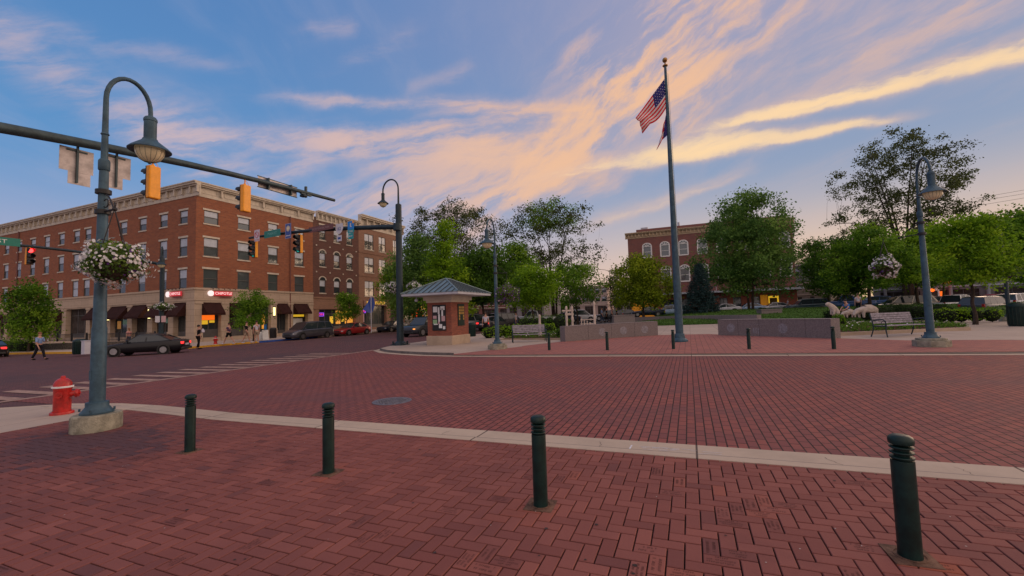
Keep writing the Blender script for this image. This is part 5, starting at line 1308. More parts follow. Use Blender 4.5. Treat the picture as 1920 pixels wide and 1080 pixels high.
# ------------------------------------------------------------------ people
def cloth(n, c): return mat(n, c, 0.9, 0, .15, 12)
CL = dict(blue=cloth('light blue shirt cloth', (0.22, 0.32, 0.55)), dark=cloth('dark trouser cloth', (0.015, 0.016, 0.022)), black=cloth('black cloth', (0.01, 0.01, 0.012)), pink=cloth('pink cloth', (0.45, 0.22, 0.22)),
          white=cloth('white tee cloth', (0.52, 0.50, 0.58)), beige=cloth('beige cloth', (0.35, 0.27, 0.2)), denim=cloth('denim', (0.05, 0.07, 0.12)), cyan=cloth('bright blue tee', (0.01, 0.14, 0.42)), purple=cloth('plum cloth', (0.08, 0.04, 0.1)))
HAIR = dict(brown=mat('brown hair', (0.05, 0.022, 0.012), .7), blond=mat('light brown hair', (0.18, 0.08, 0.035), .7), black=mat('black hair', (0.008, 0.007, 0.007), .7))
def person(label, x, y, face, top, legs, hair='brown', s=1.0, stride=0.0, h=0.0, arms='down', shorts=False, crouch=False, hold=None, longhair=False, group=None):
    """local facing -Y; x is to the person's right when seen from the front"""
    t = thing('person', label, 'person', ground(x, y, h), face+rad(90), group); t.scale = (s, s, s)
    hipz, kz = .93, .50
    lean = 0.0
    if crouch: hipz, kz, lean = .34, .42, .32
    T = lambda z, yy=0: (0, yy-lean*max(0, z-hipz), z)
    sh = 1.42 if not crouch else .80; up = sh-hipz
    n = [(*T(hipz), .13, .105), (*T(hipz+up*.35), .125, .095), (*T(hipz+up*.75), .155, .105), (*T(sh), .10, .08), (*T(sh+.09), .052, .055), (*T(sh+.17, -.01), .075, .088), (*T(sh+.25, -.012), .078, .098), (*T(sh+.315, -.0), .055, .07)]
    e = [(i, i+1) for i in range(7)]
    def yo(z): return -lean*max(0, z-hipz)
    legn = {}
    for sx in (-1, 1):
        st = stride*sx; i = len(n)
        if crouch: pts = [(sx*.10, 0, hipz, .085), (sx*.16, -.38, .46, .065), (sx*.14, -.14, .10, .045), (sx*.15, -.22, .04, .04), (sx*.15, -.34, .03, .035)]
        else: pts = [(sx*.09, 0, hipz-.05, .09), (sx*.10, -st*.5-.02, kz, .058), (sx*.10, -st+(.08 if st < 0 else 0), .10, .04), (sx*.10, -st-.05+(.08 if st < 0 else 0), .04, .042), (sx*.10, -st-.17+(.08 if st < 0 else 0), .03, .033)]
        n += [(a, b, c, r) for a, b, c, r in pts]; e += [(0, i), (i, i+1), (i+1, i+2), (i+2, i+3), (i+3, i+4)]; legn[sx] = i
    armn = {}
    for sx in (-1, 1):
        i = len(n); shy = yo(sh-.05)
        if arms == 'hold' or (arms == 'phone' and sx == 1): el, wr_ = (sx*.24, shy-.06, sh-.32), (sx*.14, shy-.30, sh-.22)
        elif arms == 'face' and sx == 1: el, wr_ = (sx*.26, shy-.14, sh-.26), (sx*.12, shy-.18, sh+.04)
        elif crouch: el, wr_ = (sx*.24, shy-.18, sh-.25), (sx*.14, shy-.38, sh-.38)
        else: el, wr_ = (sx*.235, shy+stride*sx*.25, sh-.33), (sx*.24, shy+stride*sx*.6-.05, sh-.60)
        n += [(sx*.17, shy, sh-.03, .062, .06), (*el, .042, .042), (*wr_, .028, .03)]
        e += [(3, i), (i, i+1), (i+1, i+2)]
        d = (Vector(wr_)-Vector(el)).normalized(); sd_ = Vector((0, 0, 1)).cross(d); sd_ = sd_.normalized() if sd_.length > .2 else Vector((0, 1, 0)); nn = d.cross(sd_)
        w = Vector(wr_); j = len(n); pm = w+d*.07; n.append((*pm, .036, .02)); e.append((i+2, j))
        for f in range(4):
            o = (f-1.5)*.019; L_ = (.062, .075, .07, .055)[f]; q1 = pm+d*.045+sd_*o; q2 = q1+d*L_*.6+nn*.006; q3 = q2+d*L_*.5+nn*.022
            k = len(n); n += [(*q1, .009, .009), (*q2, .008, .008), (*q3, .007, .007)]; e += [(j, k), (k, k+1), (k+1, k+2)]
        q1 = w+d*.04+sd_*-.035*sx; q2 = q1+d*.035-sd_*.02*sx; k = len(n); n += [(*q1, .011, .011), (*q2, .009, .009)]; e += [(i+2, k), (k, k+1)]
        armn[sx] = (i, wr_)
    body = skin_mesh('body', n, e, M['skin'], t, 1)
    hz_ = sh+.24; hy0 = yo(hz_)-.012
    mb = MB()
    for sx in (-1, 1): mb.ell((sx*.03, hy0-.088, hz_+.005), (.011, .008, .007), 8, 6); 
    mb.build('eyes', M['black'], t); mb = MB(); mb.ell((0, hy0-.10, hz_-.03), (.012, .018, .022), 8, 6); mb.build('nose', M['skin'], t, True)
    mb = MB(); mb.ell((0, hy0-.090, hz_-.07), (.024, .008, .006), 8, 5); mb.build('mouth', CL['pink'], t)
    # clothing: shells grown over the same joints, a little larger
    g = .014; up_ = [(n[i][0], n[i][1], n[i][2], n[i][3]+g, n[i][4]+g) for i in (0, 1, 2, 3)]
    up_[0] = (up_[0][0], up_[0][1], up_[0][2]+.03, up_[0][3]+.004, up_[0][4]+.004); ee = [(0, 1), (1, 2), (2, 3)]
    for sx in (-1, 1):
        i, wr_ = armn[sx]; a, b = n[i], n[i+1]; k = len(up_)
        mid = tuple(a[q]*.45+b[q]*.55 for q in range(3)) if top in ('white', 'cyan', 'pink', 'purple') else b[:3]
        up_ += [(*a[:3], a[3]+g, a[4]+g), (*mid, .056, .056)]; ee += [(3, k), (k, k+1)]
    skin_mesh('shirt', up_, ee, CL[top], t, 1)
    lo = [(n[0][0], n[0][1], n[0][2]-.0, n[0][3]+g, n[0][4]+g)]; ee = []
    for sx in (-1, 1):
        i = legn[sx]; a, b, c = n[i], n[i+1], n[i+2]; k = len(lo)
        if shorts: mid = tuple(a[q]*.15+b[q]*.85 for q in range(3)); lo += [(*a[:3], a[3]+g), (*mid, .088)]; ee += [(0, k), (k, k+1)]
        else: lo += [(*a[:3], a[3]+g), (*b[:3], b[3]+g+.006), (*c[:3], c[3]+g+.006)]; ee += [(0, k), (k, k+1), (k+1, k+2)]
    lo = [q if len(q) == 5 else (*q, q[3]) for q in lo]
    skin_mesh('shorts' if shorts else 'trousers', lo, ee, CL[legs], t, 1)
    for sx in (-1, 1):
        i = legn[sx]; a, b = n[i+3], n[i+4]; mb = MB(); c_ = (Vector(a[:3])+Vector(b[:3]))/2; mb.ell((c_.x, c_.y, .045), (.055, .14, .05), 10, 6); mb.build('shoe', CL['black' if not shorts else 'white'], t, True)
    mb = MB(); mb.ell((0, hy0+.018, hz_+.035), (.088, .105, .092), 12, 8)
    if longhair: mb.ell((0, hy0+.06, hz_-.06), (.08, .055, .15), 10, 8)
    mb.build('hair', HAIR[hair], t, True)
    if hold:
        w = Vector(armn[1][1]); c_ = thing('carried_item', hold, 'cup' if 'cup' in hold else 'bag', tuple(t.matrix_basis @ (w+Vector((-.03, -.10, .03)))), t.rotation_euler.z)
        mb = MB()
        if 'cup' in hold: mb.lathe([(.028, -.06), (.038, .06), (.04, .07), (.0, .075)], n=14)
        else: mb.lathe([(.05, -.32), (.13, -.28), (.12, -.14), (.03, -.02)], n=12)
        mb.build('body', CL['white'], c_, True)
        mb = MB(); mb.lathe([(.041, .065), (.041, .08), (.0, .085)], n=14) if 'cup' in hold else mb.tube([(-.03, 0, -.04), (0, 0, .04), (.03, 0, -.04)], .006, 5); mb.build('lid' if 'cup' in hold else 'handle', CL['white'], c_)
    return t
V_R = math.atan2(R0.y, R0.x)
def pp(px, py, h=0.0): return G(px, py, h)
x, y = pp(73, 674.5, 0); person('person in light blue shirt and dark trousers walking across the street, holding a cup', x, y, V_R, 'blue', 'dark', 'blond', 1.0, .26, 0, 'phone', hold='white cup held by the walking person in the blue shirt')
x, y = pp(372, 654.5, 0); person('person in black standing in the street beside the yellow kerb', x, y, V_R+.9, 'black', 'black', 'black', 1.02, .04, 0, 'face', hold='white bag held by the person in black at the yellow kerb')
x, y = pp(241, 652, 0); person('person in pink top with long hair behind the black saloon', x, y, V_R+3, 'pink', 'denim', 'blond', 1.0, .2, .12, longhair=True)
x, y = pp(429, 645, .12); person('person in plum top x', x, y, V_R+3.0, 'purple', 'black', 'brown', 1.0, .38, .12, 'hold', shorts=True)
t_ = bpy.data.objects['person.003']; t_['label'] = 'person in plum top and black shorts jogging behind the small far hydrant'
x, y = pp(462, 643, .12); person('person in black tee and beige shorts walking by the street tree', x, y, V_R+.2, 'black', 'beige', 'brown', 1.03, .24, .12, shorts=True)
x, y = pp(481, 642, .12); person('person in white tee standing right of the far street tree', x, y, V_R+2.4, 'white', 'beige', 'brown', 1.05, .1, .12, shorts=True)
x, y = gxy(910, 33); person('person in white top walking away behind the kiosk bin', x, y, Nd+.2, 'white', 'black', 'brown', 1.0, .2, .03)
x, y = gxy(967, 42); person('person in white top near the far dark cars', x, y, Wd, 'white', 'denim', 'black', 1.0, .2, 0)
for i, (px, D, tp, lg, hr, st, fc_, lab) in enumerate(((1128, 50, 'blue', 'denim', 'brown', .15, Ed, 'person in pale blue at the left of the far street crowd'), (1137, 52, 'black', 'black', 'black', .1, Wd, 'person in black next to the pale blue shirt in the far crowd'),
        (1147, 49, 'pink', 'dark', 'blond', .2, Ed, 'person in pink in the middle of the far street crowd'), (1156, 51, 'black', 'dark', 'brown', .1, Wd, 'person in black at the right end of the far street crowd'), (1478, 58, 'white', 'beige', 'brown', .2, Ed, 'person in white before the brown shop door beyond the lawn'))):
    x, y = gxy(px, D); person(lab, x, y, fc_, tp, lg, hr, 1.0, st, .1 if px < 1400 else .5, group='people in the far street')
x, y = gxy(1591, 31); person('crouching person in bright blue tee behind the stone animals', x, y, V_R+3.3, 'cyan', 'beige', 'black', 1.05, 0, .42, crouch=True)
x, y = gxy(1610, 38); person('standing person in white behind the crouching one', x, y, V_R+1.2, 'white', 'dark', 'brown', 1.0, .1, .45)
# ------------------------------------------------------------------ buildings
def mpE(u, z, d): return (d, u, z)          # wall facing east, u = north
def mpS(u, z, d): return (u, -d, z)         # wall facing south, u = east
def bx(mb, mp, u0, u1, z0, z1, d0, d1, mi=0):
    a = mp(u0, z0, d0); b = mp(u1, z1, d1)
    mb.box(min(a[0], b[0]), max(a[0], b[0]), min(a[1], b[1]), max(a[1], b[1]), min(a[2], b[2]), max(a[2], b[2]), mi)
def wall(mb, mp, u0, u1, z0, z1, openings, depth=.14, d=0.0, mi=0):
    us = sorted({u0, u1, *[o[0] for o in openings], *[o[1] for o in openings]}); zs = sorted({z0, z1, *[o[2] for o in openings], *[o[3] for o in openings]})
    for i in range(len(us)-1):
        for j in range(len(zs)-1):
            cu, cz = (us[i]+us[i+1])/2, (zs[j]+zs[j+1])/2
            if any(o[0] < cu < o[1] and o[2] < cz < o[3] for o in openings): continue
            mb.add([mp(us[i], zs[j], d), mp(us[i+1], zs[j], d), mp(us[i+1], zs[j+1], d), mp(us[i], zs[j+1], d)], [(0, 1, 2, 3)], mi)
    for a, b, c, e in openings:
        for q in (((a, c), (a, e)), ((b, c), (b, e)), ((a, c), (b, c)), ((a, e), (b, e))):
            (ua, za), (ub, zb) = q
            mb.add([mp(ua, za, d), mp(ub, zb, d), mp(ub, zb, d-depth), mp(ua, za, d-depth)], [(0, 1, 2, 3)], mi)
def window(t, mp, u0, u1, z0, z1, style='sash', blind=.5, frame='winframe', trim='offwhite', lintel=True, glass='glass', arch_=False):
    f = .06; m_ = (z0+z1)/2; mb = MB()
    bx(mb, mp, u0, u0+f, z0, z1, -.12, -.05); bx(mb, mp, u1-f, u1, z0, z1, -.12, -.05)
    bx(mb, mp, u0+f, u1-f, z0, z0+f, -.12, -.055); bx(mb, mp, u0+f, u1-f, z1-f, z1, -.12, -.055); bx(mb, mp, u0+f, u1-f, m_-.03, m_+.03, -.12, -.05)
    if style == 'double': bx(mb, mp, (u0+u1)/2-.03, (u0+u1)/2+.03, z0+f, z1-f, -.12, -.048)
    w = mb.build('window', M[frame], t)
    mb = MB(); mb.add([mp(u0, z0, -.10), mp(u1, z0, -.10), mp(u1, z1, -.10), mp(u0, z1, -.10)], [(0, 1, 2, 3)]); mb.build('pane', M[glass], w)
    if blind > 0:
        zb = z1-(z1-z0)*blind
        mb = MB(); mb.add([mp(u0+f, zb, -.095), mp(u1-f, zb, -.095), mp(u1-f, z1-f, -.095), mp(u0+f, z1-f, -.095)], [(0, 1, 2, 3)]); mb.build('blind', M['blind'], w)
    if lintel and not arch_:
        mb = MB(); bx(mb, mp, u0-.14, u1+.14, z1+.003, z1+.20, -.02, .05); mb.build('lintel', M[trim], w)
    if arch_:
        mb = MB(); c = (u0+u1)/2; R_ = (u1-u0)/2; n = 12; hz = R_*.8
        for k in range(n):
            a0, a1 = math.pi*k/n, math.pi*(k+1)/n; P = []
            for (r_, a) in ((R_-.0, a0), (R_+.17, a0), (R_+.17, a1), (R_-.0, a1)): P.append((c+r_*math.cos(a), z1+hz*math.sin(a)*(r_/R_)))
            mb.add([mp(u, z, .04) for u, z in P]+[mp(u, z, -.02) for u, z in P], [(0, 1, 2, 3), (0, 4, 5, 1), (1, 5, 6, 2), (2, 6, 7, 3), (3, 7, 4, 0)])
        mb.build('arch_trim', M[trim], w)
        mb = MB(); V = [mp(c, z1, .012)]+[mp(c+R_*math.cos(math.pi*k/n), z1+hz*math.sin(math.pi*k/n), .012) for k in range(n+1)]
        mb.add(V, [(0, k+1, k+2) for k in range(n)]); mb.build('arch_pane', M[glass if blind < .9 else 'blind'], w)
        if style == 'fan':
            mb = MB()
            for k in (0, 1, 2, 3, 4):
                a = math.pi*k/4; p = mp(c, z1, .02); q = mp(c+R_*math.cos(a), z1+hz*math.sin(a), .02); mb.tube([p, q], .045, 4)
            mb.tube([mp(c+R_*.5*math.cos(math.pi*k/8), z1+hz*.5*math.sin(math.pi*k/8), .02) for k in range(9)], .03, 4)
            bx(mb, mp, u0-.17, u0, z0, z1, -.02, .04); bx(mb, mp, u1, u1+.17, z0, z1, -.02, .04); bx(mb, mp, u0-.17, u1+.17, z1-.05, z1+.05, -.01, .05)
            mb.build('white_surround', M['white'], w)
    mb = MB(); bx(mb, mp, u0-.10, u1+.10, z0-.14, z0-.003, -.05, .07); mb.build('sill', M[trim if style != 'fan' else 'white'], w)
def cornice(t, mp, u0, u1, z0, z1, m, brk=1.2, over=.55, wrap=0.0):
    h = z1-z0; mb = MB()
    bx(mb, mp, u0, u1, z0, z0+h*.22, -.1, .06); bx(mb, mp, u0, u1, z0+h*.22, z0+h*.70, -.1, .03)
    bx(mb, mp, u0-wrap*.0, u1, z0+h*.70, z0+h*.80, -.1, over*.55); bx(mb, mp, u0, u1, z0+h*.80, z0+h*.92, -.1, over*.85); bx(mb, mp, u0, u1, z0+h*.92, z1, -.1, over)
    c = mb.build('cornice', m, t)
    n = max(1, round(abs(u1-u0)/brk)); mb = MB()
    for i in range(n+1):
        u = u0+(u1-u0)*i/n; u = min(max(u, min(u0, u1)+.12), max(u0, u1)-.12)
        bx(mb, mp, u-.09, u+.09, z0+h*.22+.002, z0+h*.70-.002, .032, over*.5)
        if i < n:
            v = u0+(u1-u0)*(i+.5)/n; q = abs(u1-u0)/n*.34
            for (a, b, cc, e) in ((v-q, v+q, .28, .31), (v-q, v+q, .62, .65), (v-q, v-q+.04, .31, .62), (v+q-.04, v+q, .31, .62)): bx(mb, mp, a, b, z0+h*cc, z0+h*e, .032, .07)
    mb.build('cornice_brackets', m, c)
def awning(t, mp, u0, u1, ztop, zbot, proj=.95, m='awning'):
    mb = MB(); A = [mp(u0, ztop, .02), mp(u1, ztop, .02), mp(u1, zbot+.22, proj), mp(u0, zbot+.22, proj), mp(u0, zbot, proj), mp(u1, zbot, proj), mp(u0, zbot+.1, .02), mp(u1, zbot+.1, .02)]
    mb.add(A, [(0, 1, 2, 3), (3, 2, 5, 4), (0, 3, 4, 6), (1, 7, 5, 2), (6, 4, 5, 7)]); mb.build('awning', M[m], t)
def shopfront(t, mp, u0, u1, z0, z1, fill='glass', riser=.55, mull=2, d=-.5, top=None):
    mb = MB(); bx(mb, mp, u0, u1, z0, z0+riser, d-.1, d+.1, 0)
    for i in range(mull+1):
        u = u0+(u1-u0)*i/mull; bx(mb, mp, max(u0, u-.04), min(u1, u+.04), z0+riser, z1, d-.05, d+.05)
    bx(mb, mp, u0, u1, z1-.08, z1, d-.05, d+.052); bx(mb, mp, u0, u1, z0+riser+(z1-z0-riser)*.72, z0+riser+(z1-z0-riser)*.72+.06, d-.05, d+.051)
    s = mb.build('shopfront', M['winframe'], t)
    mb = MB(); mb.add([mp(u0, z0, d), mp(u1, z0, d), mp(u1, z1, d), mp(u0, z1, d)], [(0, 1, 2, 3)]); mb.build('shop_glass', M[fill], s)
    return s
def wall_lamp(t, mp, u, z):
    mb = MB(); p = mp(u, z, .16); mb.lathe([(.03, -.55), (.11, -.5), (.11, .5), (.03, .55)], p, 12); w = mb.build('wall_lamp', M['sconce'], t, True)
    mb = MB(); bx(mb, mp, u-.06, u+.06, z-.1, z+.1, .0, .08); mb.lathe([(.125, -.6), (.125, -.5), (.03, -.62)], p, 10); mb.lathe([(.03, .62), (.125, .5), (.125, .6)], p, 10); mb.build('lamp_bracket', M['black'], w)
m_b1 = brick_mat('orange red facing brick', (0.30, 0.108, 0.055), (0.225, 0.078, 0.045), (0.20, 0.12, 0.085), 0.42, 0.14, 0.018, 'wall', False, 0.18, None, 0.85, 0.3, 0.25)
m_b2 = brick_mat('dark brown facing brick', (0.15, 0.065, 0.05), (0.105, 0.05, 0.042), (0.12, 0.09, 0.08), 0.42, 0.14, 0.018, 'wall', False, 0.18, None, 0.85, 0.3, 0.25)
m_b3 = brick_mat('tan facing brick', (0.29, 0.165, 0.11), (0.24, 0.135, 0.095), (0.2, 0.14, 0.11), 0.42, 0.14, 0.018, 'wall', False, 0.15, None, 0.85, 0.3, 0.25)
m_b4 = brick_mat('old mauve brick', (0.24, 0.09, 0.075), (0.18, 0.075, 0.07), (0.16, 0.12, 0.11), 0.5, 0.16, 0.02, 'wall', False, 0.2, None, 0.85, 0.3, 0.2)
m_ash = brick_mat('buff ashlar stone', (0.43, 0.34, 0.26), (0.40, 0.32, 0.245), (0.22, 0.17, 0.13), 1.5, 0.6, 0.012, 'wall', False, 0.15, (0.25, 0.19, 0.15), 0.85, 0.15, 0.4)
CX, CY = -47.1, 28.2
A_ = thing('brick_building', 'long four storey orange brick building with cream cornice on the left corner', 'building', (CX, CY, 0), 0, 'brick buildings along the north street')
rows = [(5.3, 7.3), (8.7, 10.65), (12.2, 13.6)]
SU = [x-CX for x in (-49.15, -52.6, -56.45, -60.2, -64.0, -67.8, -70.4, -74.0, -77.7, -81.4, -85.2, -88.9)]
EU = [(29.0-CY, 30.5-CY), (32.7-CY, 34.1-CY), (36.5-CY, 37.8-CY), (40.3-CY, 41.7-CY)]
So = [(u-.66, u+.66, a, b) for u in SU for a, b in rows]; Eo = [(a, b, c, d) for a, b in EU for c, d in rows]
WW, LL = -44.2, 15.0
mb = MB(); wall(mb, mpS, WW, 0, 5.2, 15.0, So); wall(mb, mpE, 0, LL, 5.2, 15.0, Eo)
mb.box(WW, -.3, .3, LL, 14.6, 15.9); mb.add([(WW, 0, -1), (WW, LL, -1), (WW, LL, 15), (WW, 0, 15)], [(0, 1, 2, 3)]); mb.add([(WW, LL, -1), (0, LL, -1), (0, LL, 15), (WW, LL, 15)], [(0, 1, 2, 3)])
mb.build('brick_wall', m_b1, A_)
rng = random.Random(2)
for u, z0, z1 in [(u, a, b) for u in SU for a, b in rows]: window(A_, mpS, u-.66, u+.66, z0, z1, blind=rng.choice((.45, .5, .55, .95, .5)))
for (a, b), (c, d) in [(e, r) for e in EU for r in rows]: window(A_, mpE, a, b, c, d, blind=(.46 if c > 6 else 0), glass='glasslite')
cornice(A_, mpS, WW, .56, 14.95, 16.42, M['offwhite'], 1.3); cornice(A_, mpE, .0, LL, 14.95, 16.415, M['offwhite'], 2.35)
mb = MB(); mb.cyl((.12, 40.0-CY-.45, 0.3), (.12, 40.0-CY-.45, 15), .06, n=8); mb.cyl((-38.2, -.12, .3), (-38.2, -.12, 15), .07, n=8); mb.build('downpipe', M['signbrown'], A_, True)
# stone base with piers and shop bays
sp = [-47.1, -50.9, -54.6, -58.4, -62.7, -67.0, -72.6, -76.2, -80.0, -84.2, -88.0, -91.3]
bays = []
for i in range(len(sp)-1):
    b_, a_2 = sp[i]-(1.25 if i == 0 else .45)-CX, sp[i+1]+.45-CX
    bays.append((a_2, b_, .25 if i else .25, 3.8))
ebays = [(28.85-CY, 30.85-CY), (31.75-CY, 33.7-CY), (34.3-CY, 36.85-CY), (37.65-CY, 39.25-CY), (40.0-CY, 42.3-CY)]
eo2 = [(a, b, .05, 3.75) for a, b in ebays]
mb = MB(); wall(mb, mpS, WW, .1, -1, 5.2, bays, .5, .1); wall(mb, mpE, -.1, LL, -1, 5.2, eo2, .5, .1)
bx(mb, mpS, WW, .16, 5.08, 5.28, -.1, .2); bx(mb, mpE, -.16, LL, 5.08, 5.28, -.1, .2)
bx(mb, mpS, WW, .14, 3.95, 4.08, .0, .16); bx(mb, mpE, -.14, LL, 3.95, 4.08, .0, .16)
for s_ in sp[1:]: bx(mb, mpS, s_-CX-.5, s_-CX+.5, 3.6, 3.85, .0, .17); bx(mb, mpS, s_-CX-.5, s_-CX+.5, -1, .75, .0, .17)
for u in (0.33, 3.1, 5.8, 9.05, 11.4, 14.55): bx(mb, mpE, u-.42, u+.42, 3.6, 3.85, .0, .17); bx(mb, mpE, u-.42, u+.42, -1, .7, .0, .17)
mb.build('stone_base', m_ash, A_)
for i, (a, b, c, d) in enumerate(bays):
    shopfront(A_, mpS, a, b, c, d, 'dimroom' if i % 3 else 'glass', .5, 3 if b-a > 3.2 else 2)
    if i in (1, 3, 4, 8):
        mb = MB(); bx(mb, mpS, a+.3, a+1.0, 1.2, 2.1, -.46, -.44, 0); bx(mb, mpS, a+1.4, b-.4, 1.7, 2.2, -.46, -.44, 1); mb.build('lit_interior', [mat('dim lamplit room', (.3, .16, .06), .8, 0, .5, 3, emit=(1, .45, .12), es=.16), mat('dim teal room', (.12, .2, .18), .8, 0, .5, 3, emit=(.5, .8, .6), es=.06)], A_)
    if i not in (5, ): awning(A_, mpS, a+.05, b-.05, 3.78, 2.3, .95)
for i, (a, b, c, d) in enumerate(eo2):
    s_ = shopfront(A_, mpE, a, b, c, d, ('glass', 'dimroom', 'glass', 'glass', 'dimroom')[i], .85 if i < 2 else .4, 2)
    if i != 2: awning(A_, mpE, a+.04, b-.04, 3.76, 2.4, .9)
    if i == 0:
        mb = MB(); bx(mb, mpE, a+.1, b-.35, 1.9, 2.42, -.46, -.44, 0); bx(mb, mpE, a+.1, a+.95, 1.45, 1.88, -.46, -.44, 1); bx(mb, mpE, a+1.1, b-.35, 1.6, 1.86, -.46, -.44, 1)
        mb.build('lit_interior', [M['orange'], M['yellowglow']], s_)
    if i == 2:
        mb = MB(); bx(mb, mpE, a+1.75, a+2.1, .7, 2.5, -.46, -.44); mb.build('lit_interior', M['warmglow'], s_)
    if i == 4:
        mb = MB(); bx(mb, mpE, a+.15, b-.15, 2.05, 2.35, -.46, -.44); mb.build('lit_interior', M['yellowglow'], s_)
        mb = MB(); bx(mb, mpE, a+.2, b-.4, .9, 1.85, -.46, -.44); mb.build('window_poster', M['paper'], s_)
for x_ in (-75.7+.2, -62.6, -54.6): wall_lamp(A_, mpS, x_-CX, 2.75)
wall_lamp(A_, mpE, 37.25-CY, 2.75)
# lit shop signs at the corner
for lab, mp, u, z, L_, rot in (('lit red shop sign on the sunset side of the building corner', mpE, 2.45, 4.72, 2.55, FACE_PX), ('lit red shop sign on the shaded side of the building corner', mpS, -3.0, 4.74, 2.55, FACE_MY)):
    t = thing('shop_sign', lab, 'shop sign', (CX, CY, 0), 0, 'lit red shop signs')
    mb = MB(); bx(mb, mp, u-L_/2+.55, u+L_/2, z-.24, z+.24, .22, .34); mb.build('sign_box', M['signred'], t, bevel=.05)
    d_ = .36; c_ = mp(u-L_/2+.24, z, .28)
    mb = MB()
    mb.lathe([(.3, -.06), (.3, .06), (.24, .07), (0, .07)], n=22, M=Matrix.Translation(c_) @ (Matrix.Rotation(rad(90), 4, 'Y') if mp is mpE else Matrix.Rotation(rad(90), 4, 'X'))); mb.build('round_badge', M['signlit'], t, True)
    p = mp(u+.28, z, d_); o = text('lettering', 'CHIPOTLE', .40, M['signlit'], t, p, rot, sx=1.0)
    mb = MB()
    for k in range(5): q = u-L_/2+.3+k*.6; mb.tube([mp(q, z+.5, .1), mp(q, z+.62, .35), mp(q, z+.5, .55)], .018, 5); mb.ell(mp(q, z+.46, .57), .06, 8, 5)
    mb.build('lamp_arm', M['black'], t, True)
    mb = MB(); bx(mb, mp, u-.1, u+L_/2-.1, z-.42, z-.33, .24, .28); mb.build('lower_strip', M['signbrown'], t)

# the dark brick building
B_ = thing('brick_building', 'narrow dark brown brick building with arched windows and cream cornice', 'building', (CX, 43.2, 0), 0, 'brick buildings along the north street')
bu = [(1.15, 2.2), (3.75, 4.85), (6.25, 7.4)]; br = [(5.3, 7.1, True), (9.0, 10.9, True), (12.75, 14.85, False)]
mb = MB(); wall(mb, mpE, 0.004, 8.8, 4.6, 15.5, [(a, b, c, d) for a, b in bu for c, d, _ in br]); mb.add([(-12, 8.8, -1), (0, 8.8, -1), (0, 8.8, 15.5), (-12, 8.8, 15.5)], [(0, 1, 2, 3)]); mb.box(-12, -.2, .1, 8.8, 15.0, 15.9); mb.build('brick_wall', m_b2, B_)
for a, b in bu:
    for c, d, ar in br: window(B_, mpE, a, b, c, d, blind=.5, arch_=ar, lintel=not ar)
cornice(B_, mpE, .57, 8.8, 15.4, 16.7, M['offwhite'], .8)
mb = MB(); wall(mb, mpE, 0.004, 8.8, -1, 4.6, [(1.0, 8.0, .1, 3.0)], .5, .06); bx(mb, mpE, .004, 8.8, 4.5, 4.72, 0, .14); bx(mb, mpE, .004, 8.8, 3.05, 3.2, 0, .14); mb.build('stone_base', m_b3, B_)
s_ = shopfront(B_, mpE, 1.0, 8.0, .1, 3.0, 'glass', .5, 5)
mb = MB()
for (a, b, c, d, k) in ((3.4, 4.0, 1.0, 2.0, 0), (4.5, 5.4, .9, 2.9, 1), (5.6, 6.3, 1.2, 2.7, 0), (6.3, 7.9, .9, 2.0, 1), (5.9, 7.6, 2.3, 2.8, 0)): bx(mb, mpE, a, b, c, d, -.46, -.445, k)
mb.build('lit_interior', [M['yellowglow'], M['warmglow']], s_)
def neon(lab, mp, loc, u, z, s, c1, c2, word='OPEN'):
    t = thing('neon_sign', lab, 'neon sign', loc, 0, 'neon signs in the shop windows')
    mb = MB(); w, h = s*.5, s*.24; d = .0
    mb.tube([mp(u-w, z-h, d), mp(u+w, z-h, d), mp(u+w, z+h, d), mp(u-w, z+h, d), mp(u-w, z-h, d)], .035, 6); mb.build('border_tube', M[c2], t)
    mb = MB(); bx(mb, mp, u-w, u+w, z-h, z+h, -.05, -.03); mb.build('backing', M['black'], t)
    text('lettering', word, s*.36, M[c1], t, mp(u, z, .01), FACE_PX if mp is mpE else FACE_MY)
neon('small magenta and violet window sign in the dark brick shopfront', mpE, (CX-.36, 43.2, 0), 1.75, 2.3, .9, 'neonpink', 'neonviolet')
mb = MB()
for k, (u, z) in enumerate([(u, z) for u in (.6, 3.0, 5.5, 8.2) for z in (8.2, 11.9)]): mb.box(.0, .06, u-.09, u+.09, z-.09, z+.09)
mb.build('tie_plate', M['offwhite'], B_)

# tan corner-bay building
T_ = thing('tan_building', 'tan brick building with paired windows and pale bands beyond the dark one', 'building', (CX, 52.0, 0), 0, 'brick buildings along the north street')
tu = [(1.3, 3.4), (4.7, 6.4), (8.4, 9.6)]; tr = [(5.1, 7.5), (8.9, 11.3), (12.6, 15.1)]
mb = MB(); wall(mb, mpE, 0, 11.0, 4.5, 16.0, [(a, b, c, d) for a, b in tu for c, d in tr]); mb.add([(-12, 11, -1), (0, 11, -1), (0, 11, 16), (-12, 11, 16)], [(0, 1, 2, 3)]); mb.box(-12, -.2, .1, 11, 15.4, 16.6); mb.add([(-12, 0, 12), (0, 0, 12), (0, 0, 16), (-12, 0, 16)], [(0, 1, 2, 3)])
for z in (8.2, 11.9): bx(mb, mpE, -.0, 11.0, z, z+.22, .0, .07)
mb.build('brick_wall', m_b3, T_)
for a, b in tu:
    for c, d in tr: window(T_, mpE, a, b, c, d, 'double', blind=.45, lintel=False, glass='glass')
cornice(T_, mpE, 0, 11.0, 15.9, 17.9, M['offwhite'], 1.6, .8)
mb = MB(); wall(mb, mpE, 0.004, 11.0, -1, 4.5, [(.8, 6.4, .1, 3.6), (7.4, 10.4, .1, 3.6)], .5, .07); mb.build('stone_base', m_b3, T_)
s_ = shopfront(T_, mpE, .8, 6.4, .1, 3.6, 'glass', .5, 4); shopfront(T_, mpE, 7.4, 10.4, .1, 3.6, 'dimroom', .5, 2)
